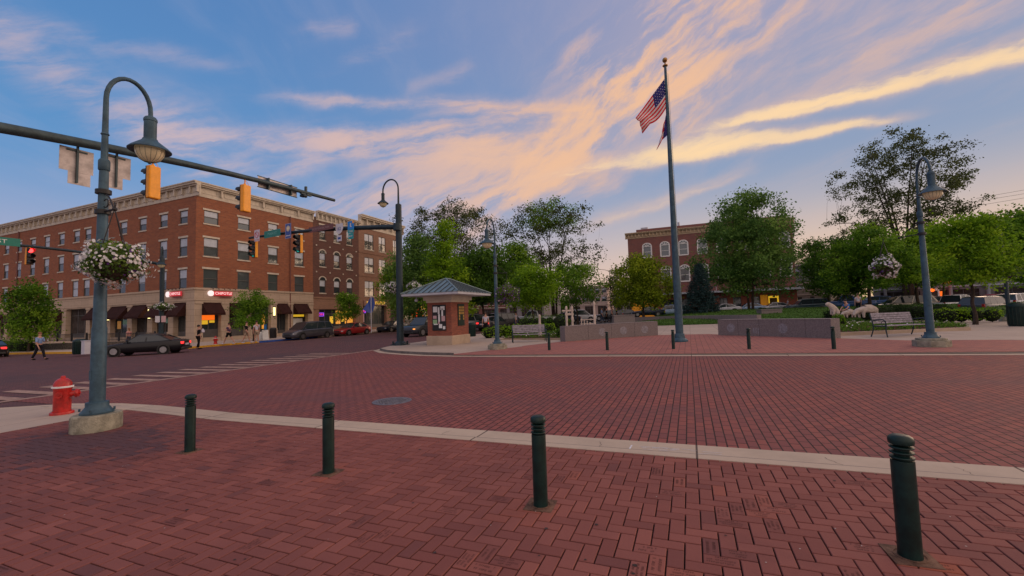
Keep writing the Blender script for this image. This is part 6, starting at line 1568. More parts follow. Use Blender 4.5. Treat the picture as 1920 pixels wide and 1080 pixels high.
mb = MB(); bx(mb, mpE, 1.0, 1.6, 1.0, 2.3, -.46, -.44); mb.build('lit_interior', M['paperp'], s_)
neon('small pink and violet sign in the tan building shop window', mpE, (CX-.36, 52.0, 0), 1.35, 2.7, .95, 'neonpink', 'neonviolet')
t = thing('shop_sign', 'dark fascia board with yellow lit letter shapes on the tan building', 'shop sign', (CX+.1, 52.0, 0))
mb = MB(); mb.box(0, .08, .9, 6.3, 3.62, 4.4); mb.build('board', M['signbrown'], t); mb = MB(); rng = random.Random(5)
for k in range(9):
    if k == 3: continue
    y_ = 1.5+k*.5; mb.box(.085, .13, y_, y_+.10, 3.8, 4.25); mb.box(.085, .13, y_+.10, y_+.32, 4.15, 4.25); mb.box(.085, .13, y_+.1, y_+.3, 3.8 if k % 2 else 3.98, 3.9 if k % 2 else 4.08)
mb.build('letters', M['yellowglow'], t)
# low lit building left of the kiosk
O_ = thing('shop_building', 'low shop with orange lit front and glowing round sign left of the kiosk', 'building', (CX, 63.0, 0))
mb = MB(); wall(mb, mpE, 0, 24, -1, 8.5, [(.5, 10, .2, 3.9), (11, 22, .2, 3.9)]+[(a, a+1.3, 5.2, 7.2) for a in (1.5, 4.5, 7.5, 10.5, 13.5, 16.5)], .4); mb.box(-12, -.2, 0, 24, 8.0, 8.7); mb.add([(-12, 0, -1), (0, 0, -1), (0, 0, 8.6), (-12, 0, 8.6)], [(0, 1, 2, 3)]); mb.build('brick_wall', m_b4, O_)
for a in (1.5, 4.5, 7.5, 10.5, 13.5, 16.5): window(O_, mpE, a, a+1.3, 5.2, 7.2)
s_ = shopfront(O_, mpE, .5, 10, .2, 3.9, 'glass', .5, 5, -.35); shopfront(O_, mpE, 11, 22, .2, 3.9, 'dimroom', .5, 5, -.35)
mb = MB(); bx(mb, mpE, .7, 7.5, 3.0, 3.85, -.3, -.28, 0); bx(mb, mpE, 3.0, 6.6, 1.4, 2.7, -.3, -.28, 1); bx(mb, mpE, 7.8, 9.8, 1.0, 3.4, -.3, -.28, 0); mb.build('lit_interior', [M['yellowglow'], M['orange']], s_)
t = thing('neon_sign', 'round red and orange glowing sign left of the kiosk', 'neon sign', (CX-.15, 67.9, 2.35), 0, 'neon signs in the shop windows')
for r_, k in ((.95, 'neonred'), (.6, 'neonorange')): mb = MB(); mb.tube([(0, r_*math.cos(a), r_*.62*math.sin(a)) for a in [q*math.pi/12 for q in range(25)]], .09, 6); mb.build('ring_tube', M[k], t)
mb = MB(); mb.tube([(0, -3.6, .5), (0, -3.3, -.3), (0, -2.6, -.3)], .09, 6); mb.tube([(0, -2.2, .5), (0, -2.2, -.3)], .07, 6); mb.build('side_tube', M['neonred'], t)
# pale building at the far left edge
E_ = thing('pale_building', 'pale building beyond the brick one at the left edge', 'building', (-93.4, 30.5, 0))
mb = MB(); wall(mb, mpS, -30, 0, 4, 15.2, [(-2.6-3.4*k, -1.2-3.4*k, z, z+1.9) for k in range(8) for z in (5.5, 9, 12.3)]); mb.add([(0, 0, -1), (0, 12, -1), (0, 12, 15.2), (0, 0, 15.2)], [(0, 1, 2, 3)]); mb.build('plaster_wall', mat('pink white render', (0.50, 0.42, 0.42), .8, 0, .1, .5), E_)
mb = MB(); wall(mb, mpS, -30, .02, -1, 4, [(-8, -1, .2, 3)], .3, .03); mb.build('brick_base', m_b4, E_)
for k in range(8):
    for z in (5.5, 9, 12.3): window(E_, mpS, -2.6-3.4*k, -1.2-3.4*k, z, z+1.9, lintel=False)
shopfront(E_, mpS, -8, -1, .2, 3, 'dimroom', .5, 4, -.25)

# three storey building beyond the lawn
X2, Y2 = -9.5, 78.0
H_ = thing('arched_window_building', 'three storey mauve brick building with white arched windows beyond the lawn', 'building', (X2, Y2, 0))
hu = [(2.6+2.95*k, 3.9+2.95*k) for k in range(8)]
op = [(a, b, 10.8, 12.7) for a, b in hu]+[(a-.05, b+.05, 6.3, 8.4) for a, b in hu]
mb = MB(); wall(mb, mpS, 0, 25.1, 4.2, 14.5, op); mb.add([(0, 0, -1), (0, 14, -1), (0, 14, 14.5), (0, 0, 14.5)], [(0, 1, 2, 3)]); mb.add([(25.1, 0, -1), (25.1, 14, -1), (25.1, 14, 14.5), (25.1, 0, 14.5)], [(0, 1, 2, 3)]); mb.box(1.5, 24.5, .4, 13, 14.0, 15.9)
mb.build('brick_wall', m_b4, H_)
for a, b in hu:
    window(H_, mpS, a, b, 10.8, 12.7, 'fan', 0, 'white', 'white', False, 'glasslite', True); window(H_, mpS, a-.05, b+.05, 6.3, 8.4, 'fan', 0, 'white', 'white', False, 'glass', True)
cornice(H_, mpS, -.4, 25.4, 14.3, 15.3, mat('cream cornice paint', (0.50, 0.38, 0.25), .7, 0, .1, 1), .6, .6)
mb = MB(); wall(mb, mpS, 0, 25.1, -1, 4.2, [(5.0, 9.6, .2, 3.2), (14.2, 15.4, 1.2, 3.2), (16.2, 17.4, 1.2, 3.2), (18.8, 20.0, 1.2, 3.2), (21.2, 22.6, 0, 3.2)], .4, .05); mb.build('ground_floor_wall', brick_mat('red ground floor brick', (0.30, 0.085, 0.05), (0.23, 0.07, 0.045), (0.15, 0.10, 0.08), 0.5, 0.16, 0.02, 'wall', False, 0.15, None, 0.85, 0.3, 0.3), H_)
s_ = shopfront(H_, mpS, 5.0, 9.6, .2, 3.2, 'glass', .5, 4, -.3)
for a, b in ((14.2, 15.4), (16.2, 17.4), (18.8, 20.0)): window(H_, mpS, a, b, 1.2, 3.2, lintel=False, blind=.0)
mb = MB(); mb.box(21.2, 22.6, .3, .36, 0, 3.2); d_ = mb.build('door', M['dimroom'], H_); mb = MB(); mb.box(21.2, 21.35, -.1, .28, 0, 3.2); mb.box(22.45, 22.6, -.1, .28, 0, 3.2); mb.box(21.35, 22.45, -.1, .28, 2.9, 3.2); mb.build('lit_frame', M['yellowglow'], d_)
m_lp = mat('orange lit panel', (0.62, 0.24, 0.02), .7, 0, .2, 1.5, emit=(1, .4, .02), es=.12)
for a, b in ((.2, 4.3), (20.1, 21.1)): MB().box(a, b, -.09, -.06, .4, 3.4).build('lit_wall_panel', m_lp, H_)
mb = MB(); mb.box(5.0, 25.8, -1.6, -.06, 4.05, 4.35)
for k in range(8): mb.cyl((5.4+2.8*k, -.1, 5.2), (5.4+2.8*k, -1.4, 4.36), .03, n=5)
mb.build('canopy', M['fascia'], H_)
mb = MB(); mb.cyl((8.6, 2, 15.8), (8.6, 2, 16.8), .18); mb.box(2.2, 3.4, 1.5, 2.5, 15.8, 16.4); mb.build('roof_vent', M['fascia'], H_)
def far_building(name, label, pxa, pxb, Da, Db, ztop, m, floors, cols, trim='offwhite', blind=.4, group='background buildings beyond the park'):
    xa, ya = gxy(pxa, Da); xb, yb = gxy(pxb, Db); L = math.hypot(xb-xa, yb-ya); rz = math.atan2(yb-ya, xb-xa)
    t = thing(name, label, 'building', (xa, ya, 0), rz, group); H = ztop; fh = (H-3.8)/max(1, floors)
    op = [(L*(k+.5)/cols-.6, L*(k+.5)/cols+.6, 4.3+fh*f, 4.3+fh*f+fh*.55) for k in range(cols) for f in range(floors)]
    mb = MB(); wall(mb, mpS, 0, L, -1, H, op+[(.8+k*L/3, (k+1)*L/3-.5, .3, 3.1) for k in range(3)], .2); mb.add([(0, 0, -1), (0, 10, -1), (0, 10, H), (0, 0, H)], [(0, 1, 2, 3)]); mb.add([(L, 0, -1), (L, 10, -1), (L, 10, H), (L, 0, H)], [(0, 1, 2, 3)]); mb.add([(0, 0, H-.2), (L, 0, H-.2), (L, 10, H-.2), (0, 10, H-.2)], [(0, 1, 2, 3)])
    mb.build('wall', m, t)
    mb = MB(); bx(mb, mpS, -.1, L+.1, H-.35, H+.1, -.1, .25); bx(mb, mpS, 0, L, 3.4, 3.6, -.1, .12); mb.build('cornice', M[trim], t)
    for a, b, c, d in op: window(t, mpS, a, b, c, d, blind=blind, lintel=False, trim=trim)
    for k in range(3): shopfront(t, mpS, .8+k*L/3, (k+1)*L/3-.5, .3, 3.1, 'dimroom', .5, 3, -.15)
    return t
mg = mat('grey render', (0.22, 0.21, 0.22), .85, 0, .15, .5); mbg = mat('beige painted wall', (0.34, 0.30, 0.25), .85, 0, .15, .5); mrose = mat('rose lit pale wall', (0.42, 0.33, 0.30), .85, 0, .15, .4)
far_building('grey_building', 'grey flat roofed building right of the arched window building', 1486, 1575, 84, 78, 9.6, mg, 2, 4)
t = far_building('beige_annex', 'low beige annex with a yellow door behind the dark teal four by four', 1488, 1560, 79, 74, 5.6, mbg, 1, 3)
mb = MB(); mb.box(.3, 1.5, -.06, -.03, 0, 2.6); mb.build('yellow_door', mat('yellow lit door', (0.75, 0.55, 0.02), .5, 0, .1, 2, emit=(1, .75, 0), es=.2), t)
t = far_building('storefront_building', 'grey white storefront row behind the right hand trees and pickup truck', 1640, 1985, 64, 50, 8.6, mg, 1, 9, 'lav')
m_col = mat('pale blue grey column', (0.36, 0.38, 0.44), .7, 0, .1, 1)
for k in range(10): MB().lathe([(.32, -.5), (.32, .2), (.22, .3), (.19, 3.3), (.3, 3.45), (.3, 3.6)], (1.5+k*3.4, -.4, 0), 12).build('column', m_col, t, True)
for (lab, px, D, zz, k, nm) in (('red lit dome sign over the far right storefront door', 1784, 56, 3.9, 'neonred', 'shop_lamp'), ('amber lamp glowing left of the white door frames', 1751, 56, 3.0, 'neonorange', 'shop_lamp')):
    x, y = gxy(px, D); t = thing(nm, lab, 'shop lamp', (x, y, zz), YAW, 'lit lamps on the far right storefronts')
    mb = MB(); mb.lathe([(.62, 0), (.55, .3), (.3, .5), (0, .56)] if k == 'neonred' else [(.0, -.2), (.26, -.05), (.26, .15), (0, .25)], n=16); mb.build('shade', M[k], t, True); mb = MB(); mb.cyl((0, 0, .3), (0, 2.4, .5), .04); mb.build('bracket', M['black'], t)
t = thing('door_surround', 'pair of white framed doorways behind the white pickup truck', 'doorway', (*gxy(1776, 57), 0), YAW)
for o_ in (-1.8, 3.0):
    mb = MB(); mb.box(o_-.9, o_-.7, -.1, .1, 0, 3.3); mb.box(o_+.7, o_+.9, -.1, .1, 0, 3.3); mb.box(o_-.7, o_+.7, -.1, .1, 3.0, 3.3); mb.build('white_frame', M['white'], t)
    mb = MB(); mb.box(o_-.7, o_+.7, .02, .06, 0, 3.0); mb.build('door', M['dimroom'], t)
mb = MB(); mb.box(-.9, .0, .2, .26, 0, 2.9); mb.box(1.6, 2.1, .2, .26, 0, 2.9); mb.build('lit_interior', M['orange'], t)
far_building('distant_building', 'rose lit pale building behind the tall sparse tree', 1068, 1140, 120, 116, 8.5, mrose, 2, 6)
far_building('distant_building', 'grey distant building between the kiosk and the park trees', 950, 1020, 105, 100, 7.0, mg, 1, 5)
far_building('distant_building', 'long low distant building closing the street right of the kiosk', 870, 965, 125, 120, 9.0, m_b4, 2, 8)
far_building('distant_building', 'distant pale block left of the three storey building', 1130, 1192, 140, 132, 7.0, mbg, 1, 5)

# sign back and detector on the near arm, banner, far lamp
t = sign('street_name_sign', 'long bare sign back clamped to the near arm past the second signal', 'road sign', (-14.10, 11.35, armz(*A1, (11.35-2.4)/11.6)-.02), RZW, 'signs on the near arm')
mb = MB(); plate(mb, 1.65, .40, 0, 0, -.02); mb.build('panel', M['signback'], t, bevel=.002); mb = MB(); plate(mb, 1.69, .03, 0, .2, -.015, .02); plate(mb, 1.69, .03, 0, -.2, -.015, .02); mb.box(-.5, -.46, -.04, .12, -.2, .2); mb.box(.46, .5, -.04, .12, -.2, .2); mb.build('edge_rail', M['arm'], t)
t = thing('traffic_detector', 'small detector with cross bracket near the tip of the near arm', 'detector', (-14, 12.5, armz(*A1, (12.5-2.4)/11.6)))
mb = MB(); mb.box(-.05, .05, -.25, .25, -.10, -.04); mb.box(-.05, .05, -.03, .03, -.2, .25); mb.build('bracket', M['arm'], t); mb = MB(); mb.box(-.12, .12, -.2, -.02, -.2, -.1); mb.build('camera_head', M['darkpole'], t, bevel=.02)
x, y = gxy(696, 50); t = thing('banner_flag', 'dark blue banner hanging from a thin pole before the tan building', 'flag', (x, y, gz(x, y)+.1), YAW)
mb = MB(); mb.cyl((0, 0, 0), (0, 0, 4.4), .05, n=8); mb.build('pole', M['lav'], t); mb = MB(); mb.add([(.0, 0, 4.25), (-.45, .12, 3.6), (-.95, .0, 2.75), (-.5, -.1, 2.45), (0, 0, 2.3), (.28, .12, 4.1), (.42, 0, 3.2), (.2, -.1, 2.5)], [(0, 1, 4), (1, 2, 3, 4), (0, 4, 7, 6, 5)]); mb.build('cloth', M['signblue'], t)
# patio wall and railing on the left pavement
t = path_wall('patio_wall', 'low rough stone wall under the iron railing across the left street', [(-60, 21.3), (-41.0, 21.3)], .72, .35, m=mat('rough dark stone', (0.10, 0.085, 0.07), .95, 0, .5, 5, .8), joints=1)
t = thing('iron_railing', 'black iron railing on the low stone wall across the left street', 'railing', ground(-41, 21.5, .72))
mb = MB()
for k in range(92): mb.box(-.2*k-.012, -.2*k+.012, -.012, .012, -.02-.003*k*.0, .62)
mb.box(-18.4, 0, -.02, .02, .60, .64); mb.box(-18.4, 0, -.02, .02, .05, .08); o = mb.build('balusters', M['black'], t)
for k in range(8):
    mb = MB(); mb.box(-2.6*k-.05, -2.6*k+.05, -.05, .05, -.05, .75); mb.build('post', M['black'], t)
# distant highway lamp and wires
x, y = gxy(1146, 110); t = thing('highway_lamp', 'distant tall lamp post with a level arm left of the three storey building', 'street lamp', (x, y, 0), YAW)
mb = MB(); mb.cyl((0, 0, 0), (0, 0, 12.0), .16, .1); mb.build('post', M['signback'], t, True); mb = MB(); mb.tube([(0, 0, 11.8), (-1.2, 0, 12.3), (-3.0, 0, 12.5)], .07, 6); mb.build('arm', M['signback'], t); mb = MB(); mb.ell((-3.2, 0, 12.45), (.45, .15, .1)); mb.build('lamp_head', M['signback'], t)
for k, (dy0, dy1) in enumerate(((372, 345), (378, 354), (386, 362))):
    a = at(1830, dy0, 60); b = at(2100, dy1-28, 52)
    t = tag(MB().tube([a, (a+b)/2-Vector((0, 0, .25)), b], .018, 4).build('overhead_wire', M['wire']), ('topmost', 'middle', 'lowest')[k]+' of the three thin wires crossing the sky at the right edge', 'wire', 'overhead wires')
# ------------------------------------------------------------------ trees and planting
def leafmat(name, a, b, c, tr=.45): return attr_mat(name, [(0, a), (.5, b), (1, c)], 0.6, 0, translucent=tr, spec=.15)
LM = dict(bright=leafmat('bright green leaves', (.07, .16, .008), (.19, .36, .014), (.33, .50, .028)),
          mid=leafmat('mid green leaves', (.05, .125, .012), (.13, .27, .02), (.25, .40, .035)),
          dark=leafmat('dark green leaves', (.035, .09, .012), (.085, .185, .02), (.16, .28, .03)),
          blue=leafmat('grey green leaves', (.055, .13, .03), (.13, .25, .05), (.22, .36, .075)),
          olive=leafmat('olive leaves', (.042, .058, .02), (.075, .10, .03), (.12, .145, .045)),
          yellow=leafmat('yellow green leaves', (.08, .13, .008), (.19, .27, .012), (.32, .40, .025)),
          spruce=leafmat('blue spruce needles', (.010, .03, .032), (.025, .06, .06), (.06, .11, .115), .1),
          purple=leafmat('deep hedge leaves', (.012, .03, .008), (.025, .055, .012), (.045, .085, .02)))
def PROF(kind, v):
    if kind == 'round': return np.sqrt(np.clip(1-(2*v-1)**2, 0, 1))**.75
    if kind == 'egg': return np.sqrt(np.clip(1-(1.9*v-.75)**2/1.35, 0, 1))
    if kind == 'cone': return (1-v)**.75*.95+.05
    if kind == 'vase': return np.clip(.35+.9*v, 0, 1)*np.clip((1.02-v)*5, 0, 1)**.5
    if kind == 'flat': return np.clip(1.15-v, 0, 1)**.4*np.clip(v*5+.3, 0, 1)
    return 1+0*v
def tree(label, px, D, ytop, ybot, wpx, leaf='mid', prof='round', clumps=150, per=55, size=.24, sig=.42, seed=1, trunk=.16, stems=1, group='trees in the park', name='broadleaf_tree', z0=None, base=None, out=.45, fill=1.0, depth=None, holes=0.0):
    rng = np.random.default_rng(seed); R = random.Random(seed)
    x, y = base or gxy(px, D); zg = gz(x, y) if z0 is None else z0
    zt, zb = at(px, ytop, D).z-zg, at(px, ybot, D).z-zg
    th = math.atan(abs(px-960)/800); rx = wpx*D/800/2*(.35+.65*math.cos(th)); ry = rx if depth is None else depth
    t = thing(name, label, 'tree', (x, y, zg), R.uniform(0, 6) if abs(rx-ry) < .01 else YAW, group)
    # clump centres
    n = clumps*3; v = rng.uniform(0, 1, n); w = PROF(prof, v); keep = rng.uniform(0, 1, n) < (w**1.3+.05); v = v[keep][:clumps]; w = w[keep][:clumps]; n = len(v)
    a = rng.uniform(0, 2*math.pi, n); r = rng.uniform(0, 1, n)**out
    lob = 1+.20*np.sin(a*3+seed+v*5)+.12*np.sin(a*7+v*11+seed*2)
    C = np.stack([np.cos(a)*r*w*rx*lob, np.sin(a)*r*w*ry*lob, zb+(zt-zb)*v], 1)
    C[:, 2] += (1-r)*.06*(zt-zb)
    if holes: 
        q = np.sin(C[:, 0]*1.7+seed)+np.sin(C[:, 1]*1.9+seed*3)+np.sin(C[:, 2]*1.5); C = C[q > -1.5+holes*1.6]; n = len(C)
    sc = rng.uniform(.65, 1.4, n)
    k = rng.poisson(per*1.5*sc*fill); ci = np.repeat(np.arange(n), k)
    P = C[ci]+rng.normal(0, 1, (len(ci), 3))*sig*np.array([1, 1, .68])*sc[ci][:, None]
    P = P[P[:, 2] > .35]; ci = ci[:len(P)]
    tint = np.clip(.42+rng.normal(0, .24, n)[ci]+rng.normal(0, .14, len(P)), 0, 1)
    mesh_np('crown', quads(P, size, rng, .62, np.array([0, 0, .55])), 4, tint, LM[leaf], t)
    # trunk, limbs and twigs as one tapering woody body
    mb = MB(); H = zt; fork = max(.18*H, min(zb+.12*(zt-zb), .45*H)); tops = []
    for s in range(stems):
        an = 2*math.pi*s/stems+R.random(); off = .16*trunk*6 if stems > 1 else 0
        tp = Vector((math.cos(an)*(rx*.42 if stems > 1 else .15), math.sin(an)*(ry*.42 if stems > 1 else .15), zb+(zt-zb)*.86))
        b0 = Vector((math.cos(an)*off, math.sin(an)*off, -.15)); pts = []; m_ = 8
        for i in range(m_+1):
            f = i/m_; p = b0.lerp(tp, f); bow = math.sin(math.pi*f); p += Vector((R.uniform(-.12, .12), R.uniform(-.12, .12), 0))*bow
            if stems > 1: p -= Vector((math.cos(an), math.sin(an), 0))*bow*rx*.10
            pts.append(p)
        r0 = trunk*(1 if stems == 1 else .72)
        rs = [r0*1.35]+[r0*(1-.86*(i/m_)**.9) for i in range(1, m_+1)]; mb.tube(pts, rs, 8); tops.append((pts, rs))
    limbs = []
    for pts, rs in tops:
        for i in range(len(pts)): 
            if pts[i].z > fork*.8: limbs.append((pts[i], rs[i]))
    order = sorted(range(n), key=lambda i: -math.hypot(C[i][0], C[i][1])-R.random()*rx*.8)
    nl = min(n, 26 if prof != 'cone' else 14)
    for i in order[:nl]:
        c = Vector(C[i]); cand = [(p, r_) for p, r_ in limbs if p.z < c.z-.15*(c-p).length and r_ > .02] or limbs[:3]
        p, r_ = min(cand, key=lambda q: (q[0]-c).length+abs(q[0].z-(fork+(c.z-fork)*.45))*.7)
        L_ = (c-p).length; pts = []; m_ = 5
        for j in range(m_+1):
            f = j/m_; q = p.lerp(c, f)+Vector((0, 0, math.sin(math.pi*f)*L_*.10)); q += Vector((R.uniform(-1, 1), R.uniform(-1, 1), R.uniform(-.5, .5)))*L_*.035*math.sin(math.pi*f); pts.append(q)
        rr = min(r_*.7, .012+L_*.014); rs = [rr*(1-.75*j/m_) for j in range(m_+1)]; mb.tube(pts, rs, 5, cap=False)
        limbs += [(pts[j], rs[j]) for j in range(1, m_+1)]
    LP = np.array([tuple(p) for p, _ in limbs]); LR = [r_ for _, r_ in limbs]
    for i in order[nl:]:
        c = C[i]; d = np.linalg.norm(LP-c, axis=1)+np.where(LP[:, 2] > c[2], 1.0, 0); j = int(np.argmin(d)); p = Vector(LP[j]); c = Vector(c)
        mid = (p+c)/2+Vector((R.uniform(-.1, .1), R.uniform(-.1, .1), .08)); rr = min(LR[j]*.6, .022); mb.tube([p, mid, c], [rr, rr*.7, rr*.3], 4, cap=False)
    mb.build('trunk', M['bark'], t, True)
    return t
tree('small street tree at the far left before the long brick front', 56, 39, 530, 636, 84, 'mid', 'egg', 90, 60, .20, .34, 1, .10, group='street trees on the west pavement')
tree('small street tree between the awnings and the running people', 475, 40.4, 546, 612, 66, 'mid', 'egg', 70, 55, .17, .26, 2, .08, group='street trees on the west pavement')
tree('small street tree before the yellow lit shop window', 650, 51.4, 547, 600, 52, 'mid', 'egg', 60, 50, .19, .28, 3, .08, group='street trees on the west pavement')
tree('grey green tree directly right of the kiosk corner mast', 786, 50, 446, 600, 100, 'blue', 'egg', 170, 70, .26, .5, 4, .18)
tree('bright cone shaped tree rising over the kiosk roof', 838, 41, 410, 585, 96, 'bright', 'cone', 150, 60, .22, .36, 5, .13, name='cone_shaped_tree')
tree('wide airy olive tree behind the cone shaped one', 848, 68, 382, 560, 200, 'olive', 'round', 300, 55, .28, .52, 6, .26, stems=2, holes=.35)
tree('low bright tree left of the kiosk roof', 752, 56, 498, 590, 84, 'bright', 'round', 100, 60, .25, .42, 7, .14)
tree('dark round tree behind the plaza corner lamp', 905, 46, 472, 572, 106, 'dark', 'round', 170, 75, .25, .5, 8, .17)
tree('mid green tree between the corner lamp and the tall vase shaped tree', 966, 50, 458, 568, 86, 'mid', 'egg', 140, 60, .25, .45, 9, .16)
tree('tall thin vase shaped tree with bare lower branches and leafy top', 1040, 58, 382, 560, 190, 'olive', 'vase', 180, 38, .26, .42, 10, .22, stems=3, holes=.2, out=.6)
tree('leafy crown standing at the head of the tall vase shaped tree', 1036, 60, 380, 432, 130, 'mid', 'round', 60, 50, .25, .45, 30, .14, out=.6)
tree('bright green small tree behind the carved posts', 1000, 40, 500, 575, 82, 'bright', 'round', 120, 60, .20, .36, 11, .12)
tree('olive green tree left of the flagpole beyond the carved posts', 1082, 52, 494, 572, 100, 'mid', 'round', 140, 50, .24, .42, 12, .14, holes=.2)
tree('thin airy tree at the end of the park street', 1160, 70, 505, 575, 52, 'olive', 'egg', 60, 40, .24, .4, 13, .1)
tree('yellow green tree just left of the flagpole', 1206, 47, 482, 572, 108, 'yellow', 'egg', 160, 65, .23, .40, 14, .14, z0=.75)
tree('large dense round tree in front of the three storey building', 1408, 49, 362, 548, 165, 'blue', 'egg', 340, 85, .26, .50, 15, .2, stems=2, z0=1.0, out=.5, holes=.3)
tree('very tall airy many stemmed tree behind the right lamp', 1706, 60, 250, 520, 262, 'olive', 'round', 420, 54, .27, .44, 16, .34, stems=5, holes=.25)
tree('dark olive tree right of the grey annex', 1556, 56, 446, 552, 112, 'dark', 'round', 150, 60, .27, .5, 17, .16)
tree('broad dark leafed tree above the stone animals', 1632, 43, 430, 538, 150, 'mid', 'egg', 230, 75, .24, .42, 18, .2, holes=.3)
tree('broad dark tree behind the right plaza lamp post', 1722, 44, 438, 530, 140, 'bright', 'round', 190, 65, .24, .42, 19, .18, holes=.2)
tree('spreading bright green tree over the white pickup truck', 1826, 22.5, 412, 530, 225, 'bright', 'flat', 230, 70, .15, .25, 20, .10, depth=1.9, holes=.42)
tree('bright tree leaning in at the right edge', 1930, 30, 396, 525, 135, 'mid', 'round', 190, 65, .2, .42, 21, .15)
tree('dark low tree between the right lamp and the right edge', 1770, 47, 440, 535, 120, 'mid', 'round', 150, 60, .24, .40, 22, .14, holes=.25)
tree('small dark tree with thin trunk over the blue pickup', 1585, 47, 500, 552, 80, 'dark', 'flat', 90, 60, .24, .42, 23, .1)
tree('small sparse tree on the skyline right of the three storey building', 1528, 90, 456, 520, 62, 'olive', 'round', 50, 30, .3, .5, 24, .12)

def spruce(label, px, D, ytop, ybot, wpx, z0):
    rng = np.random.default_rng(3); x, y = gxy(px, D); zt = at(px, ytop, D).z-z0; R_ = wpx*D/800/2
    t = thing('spruce_tree', label, 'tree', (x, y, z0), 0)
    mb = MB(); mb.tube([(0, 0, -.2), (0, 0, zt*.5), (0, 0, zt)], [.13, .08, .01], 7); P = []; Nn = []
    z = .25; k = 0
    while z < zt-.1:
        f = 1-z/zt; L = R_*(f**.85)*1.02+.05; nb = max(5, int(9*f)+5)
        for i in range(nb):
            a = 2*math.pi*i/nb+k*.7+rng.uniform(-.15, .15); LL_ = L*rng.uniform(.82, 1.12); d = np.array([math.cos(a), math.sin(a), 0])
            mb.tube([(0, 0, z), tuple(d*LL_*.6+np.array([0, 0, z-.10*LL_])), tuple(d*LL_+np.array([0, 0, z+.02*LL_]))], [.02, .014, .005], 3, cap=False)
            m_ = int(150*LL_)+20; s = rng.uniform(.1, 1, m_)**.7; q = d[None]*(LL_*s)[:, None]; q[:, 2] = z-.28*LL_*np.sin(s*2.6)*.5
            q += rng.normal(0, 1, (m_, 3))*np.array([.10, .10, .05])*(.5+s[:, None]); P.append(q)
        z += .19+.10*f; k += 1
    P = np.concatenate(P); mesh_np('crown', quads(P, .15, rng, .35, np.array([0, 0, .9])), 4, np.clip(rng.normal(.45, .25, len(P)), 0, 1), LM['spruce'], t); mb.build('trunk', M['bark'], t)
spruce('blue green spruce standing on the lawn right of the flagpole', 1315, 45, 490, 590, 70, .95)

def hedge(label, pts, w, h, leaf, seed=1, group='clipped hedges around the park', name='hedge', dens=420, size=.09, lump=.18, z0=None):
    """a loose clipped hedge along the points: leaf shell over a dark twiggy core"""
    rng = np.random.default_rng(seed); P = [Vector((a, b)) for a, b in pts]; O = Vector((P[0].x, P[0].y, gz(P[0].x, P[0].y) if z0 is None else z0))
    t = thing(name, label, 'hedge' if name == 'hedge' else 'shrub', tuple(O), 0, group); out = []; mb = MB()
    for i in range(len(P)-1):
        a, b = P[i], P[i+1]; L = (b-a).length; d = (b-a).normalized(); nrm = Vector((-d.y, d.x)); m_ = int(dens*L)
        u = rng.uniform(-w*.4, L+w*.4, m_); th = rng.uniform(-.25*math.pi, 1.25*math.pi, m_); lumpf = 1+lump*np.sin(u*4.1+seed)*np.cos(th*2)+lump*.6*np.sin(u*9+th*3)
        endf = np.clip(np.minimum(u+w*.45, L+w*.45-u)/(w*.5), .05, 1)**.5
        rr = rng.uniform(.82, 1.03, m_)*lumpf*endf
        s = np.sign(np.cos(th))*np.abs(np.cos(th))**.7*w/2*rr; zz = h*.5+np.sign(np.sin(th))*np.abs(np.sin(th))**.75*h*.5*rr
        X = a.x+d.x*u+nrm.x*s; Y = a.y+d.y*u+nrm.y*s
        out.append(np.stack([X-O.x, Y-O.y, np.maximum(zz, .03)], 1))
        n_ = max(2, int(L/.5))
        for j in range(n_+1):
            q = a.lerp(b, j/n_); mb.ell((q.x-O.x, q.y-O.y, h*.45), (w*.34, w*.34, h*.42), 8, 6)
            mb.tube([(q.x-O.x, q.y-O.y, -.1), (q.x-O.x+.1, q.y-O.y, h*.6)], .02, 4)
    Q = np.concatenate(out); c = mesh_np('leaves', quads(Q, size, rng, .65, np.array([0, 0, .5])), 4, np.clip(rng.normal(.45, .22, len(Q))+.25*np.sin(Q[:, 0]*3)*np.cos(Q[:, 1]*2.3), 0, 1), LM[leaf], t)
    mb.build('twigs', mat('dark twiggy core', (.012, .018, .008), 1, 0, .3, 8) if 'twig' not in M else M['twig'], t)
    return t
M['twig'] = mat('dark twiggy core', (.012, .018, .008), 1, 0, .3, 8)
hp = lambda *a: [gxy(px, D) for px, D in a]
hedge('bright low hedge curving from the kiosk bin behind the left bench', hp((915, 28), (950, 28.5), (990, 30.5), (1030, 32)), 1.1, .82, 'bright', 1)
hedge('dark taller hedge behind the bright left one by the carved posts', hp((985, 36), (1030, 34.5), (1058, 34)), 1.3, 1.35, 'dark', 2)
hedge('small round shrub at the left end of the left granite wall', hp((1050, 24.8), (1053, 24.6)), .62, .6, 'dark', 3, name='shrub', dens=2200, group='round shrubs at the wall ends')
hedge('small round shrub at the right end of the right granite wall', hp((1570, 22.8), (1574, 22.6)), .6, .75, 'mid', 4, name='shrub', dens=2200, group='round shrubs at the wall ends')
hedge('bright clipped hedge right of the right plaza lamp', hp((1762, 25.5), (1800, 25.2), (1858, 24.5)), 1.1, .85, 'bright', 5)
hedge('dark spreading shrubs between the stone animals and the right lamp', hp((1632, 30), (1680, 30.5), (1760, 29)), 1.8, 1.15, 'purple', 6, dens=600, size=.12)
hedge('low dark shrubs behind the crouching person', hp((1560, 33), (1620, 33.5)), 1.4, .9, 'purple', 7, dens=500, size=.12)
hedge('dark shrubs left of the patio wall at the left edge', [(-64, 20.2), (-58, 20.0)], 1.6, 1.3, 'dark', 8)
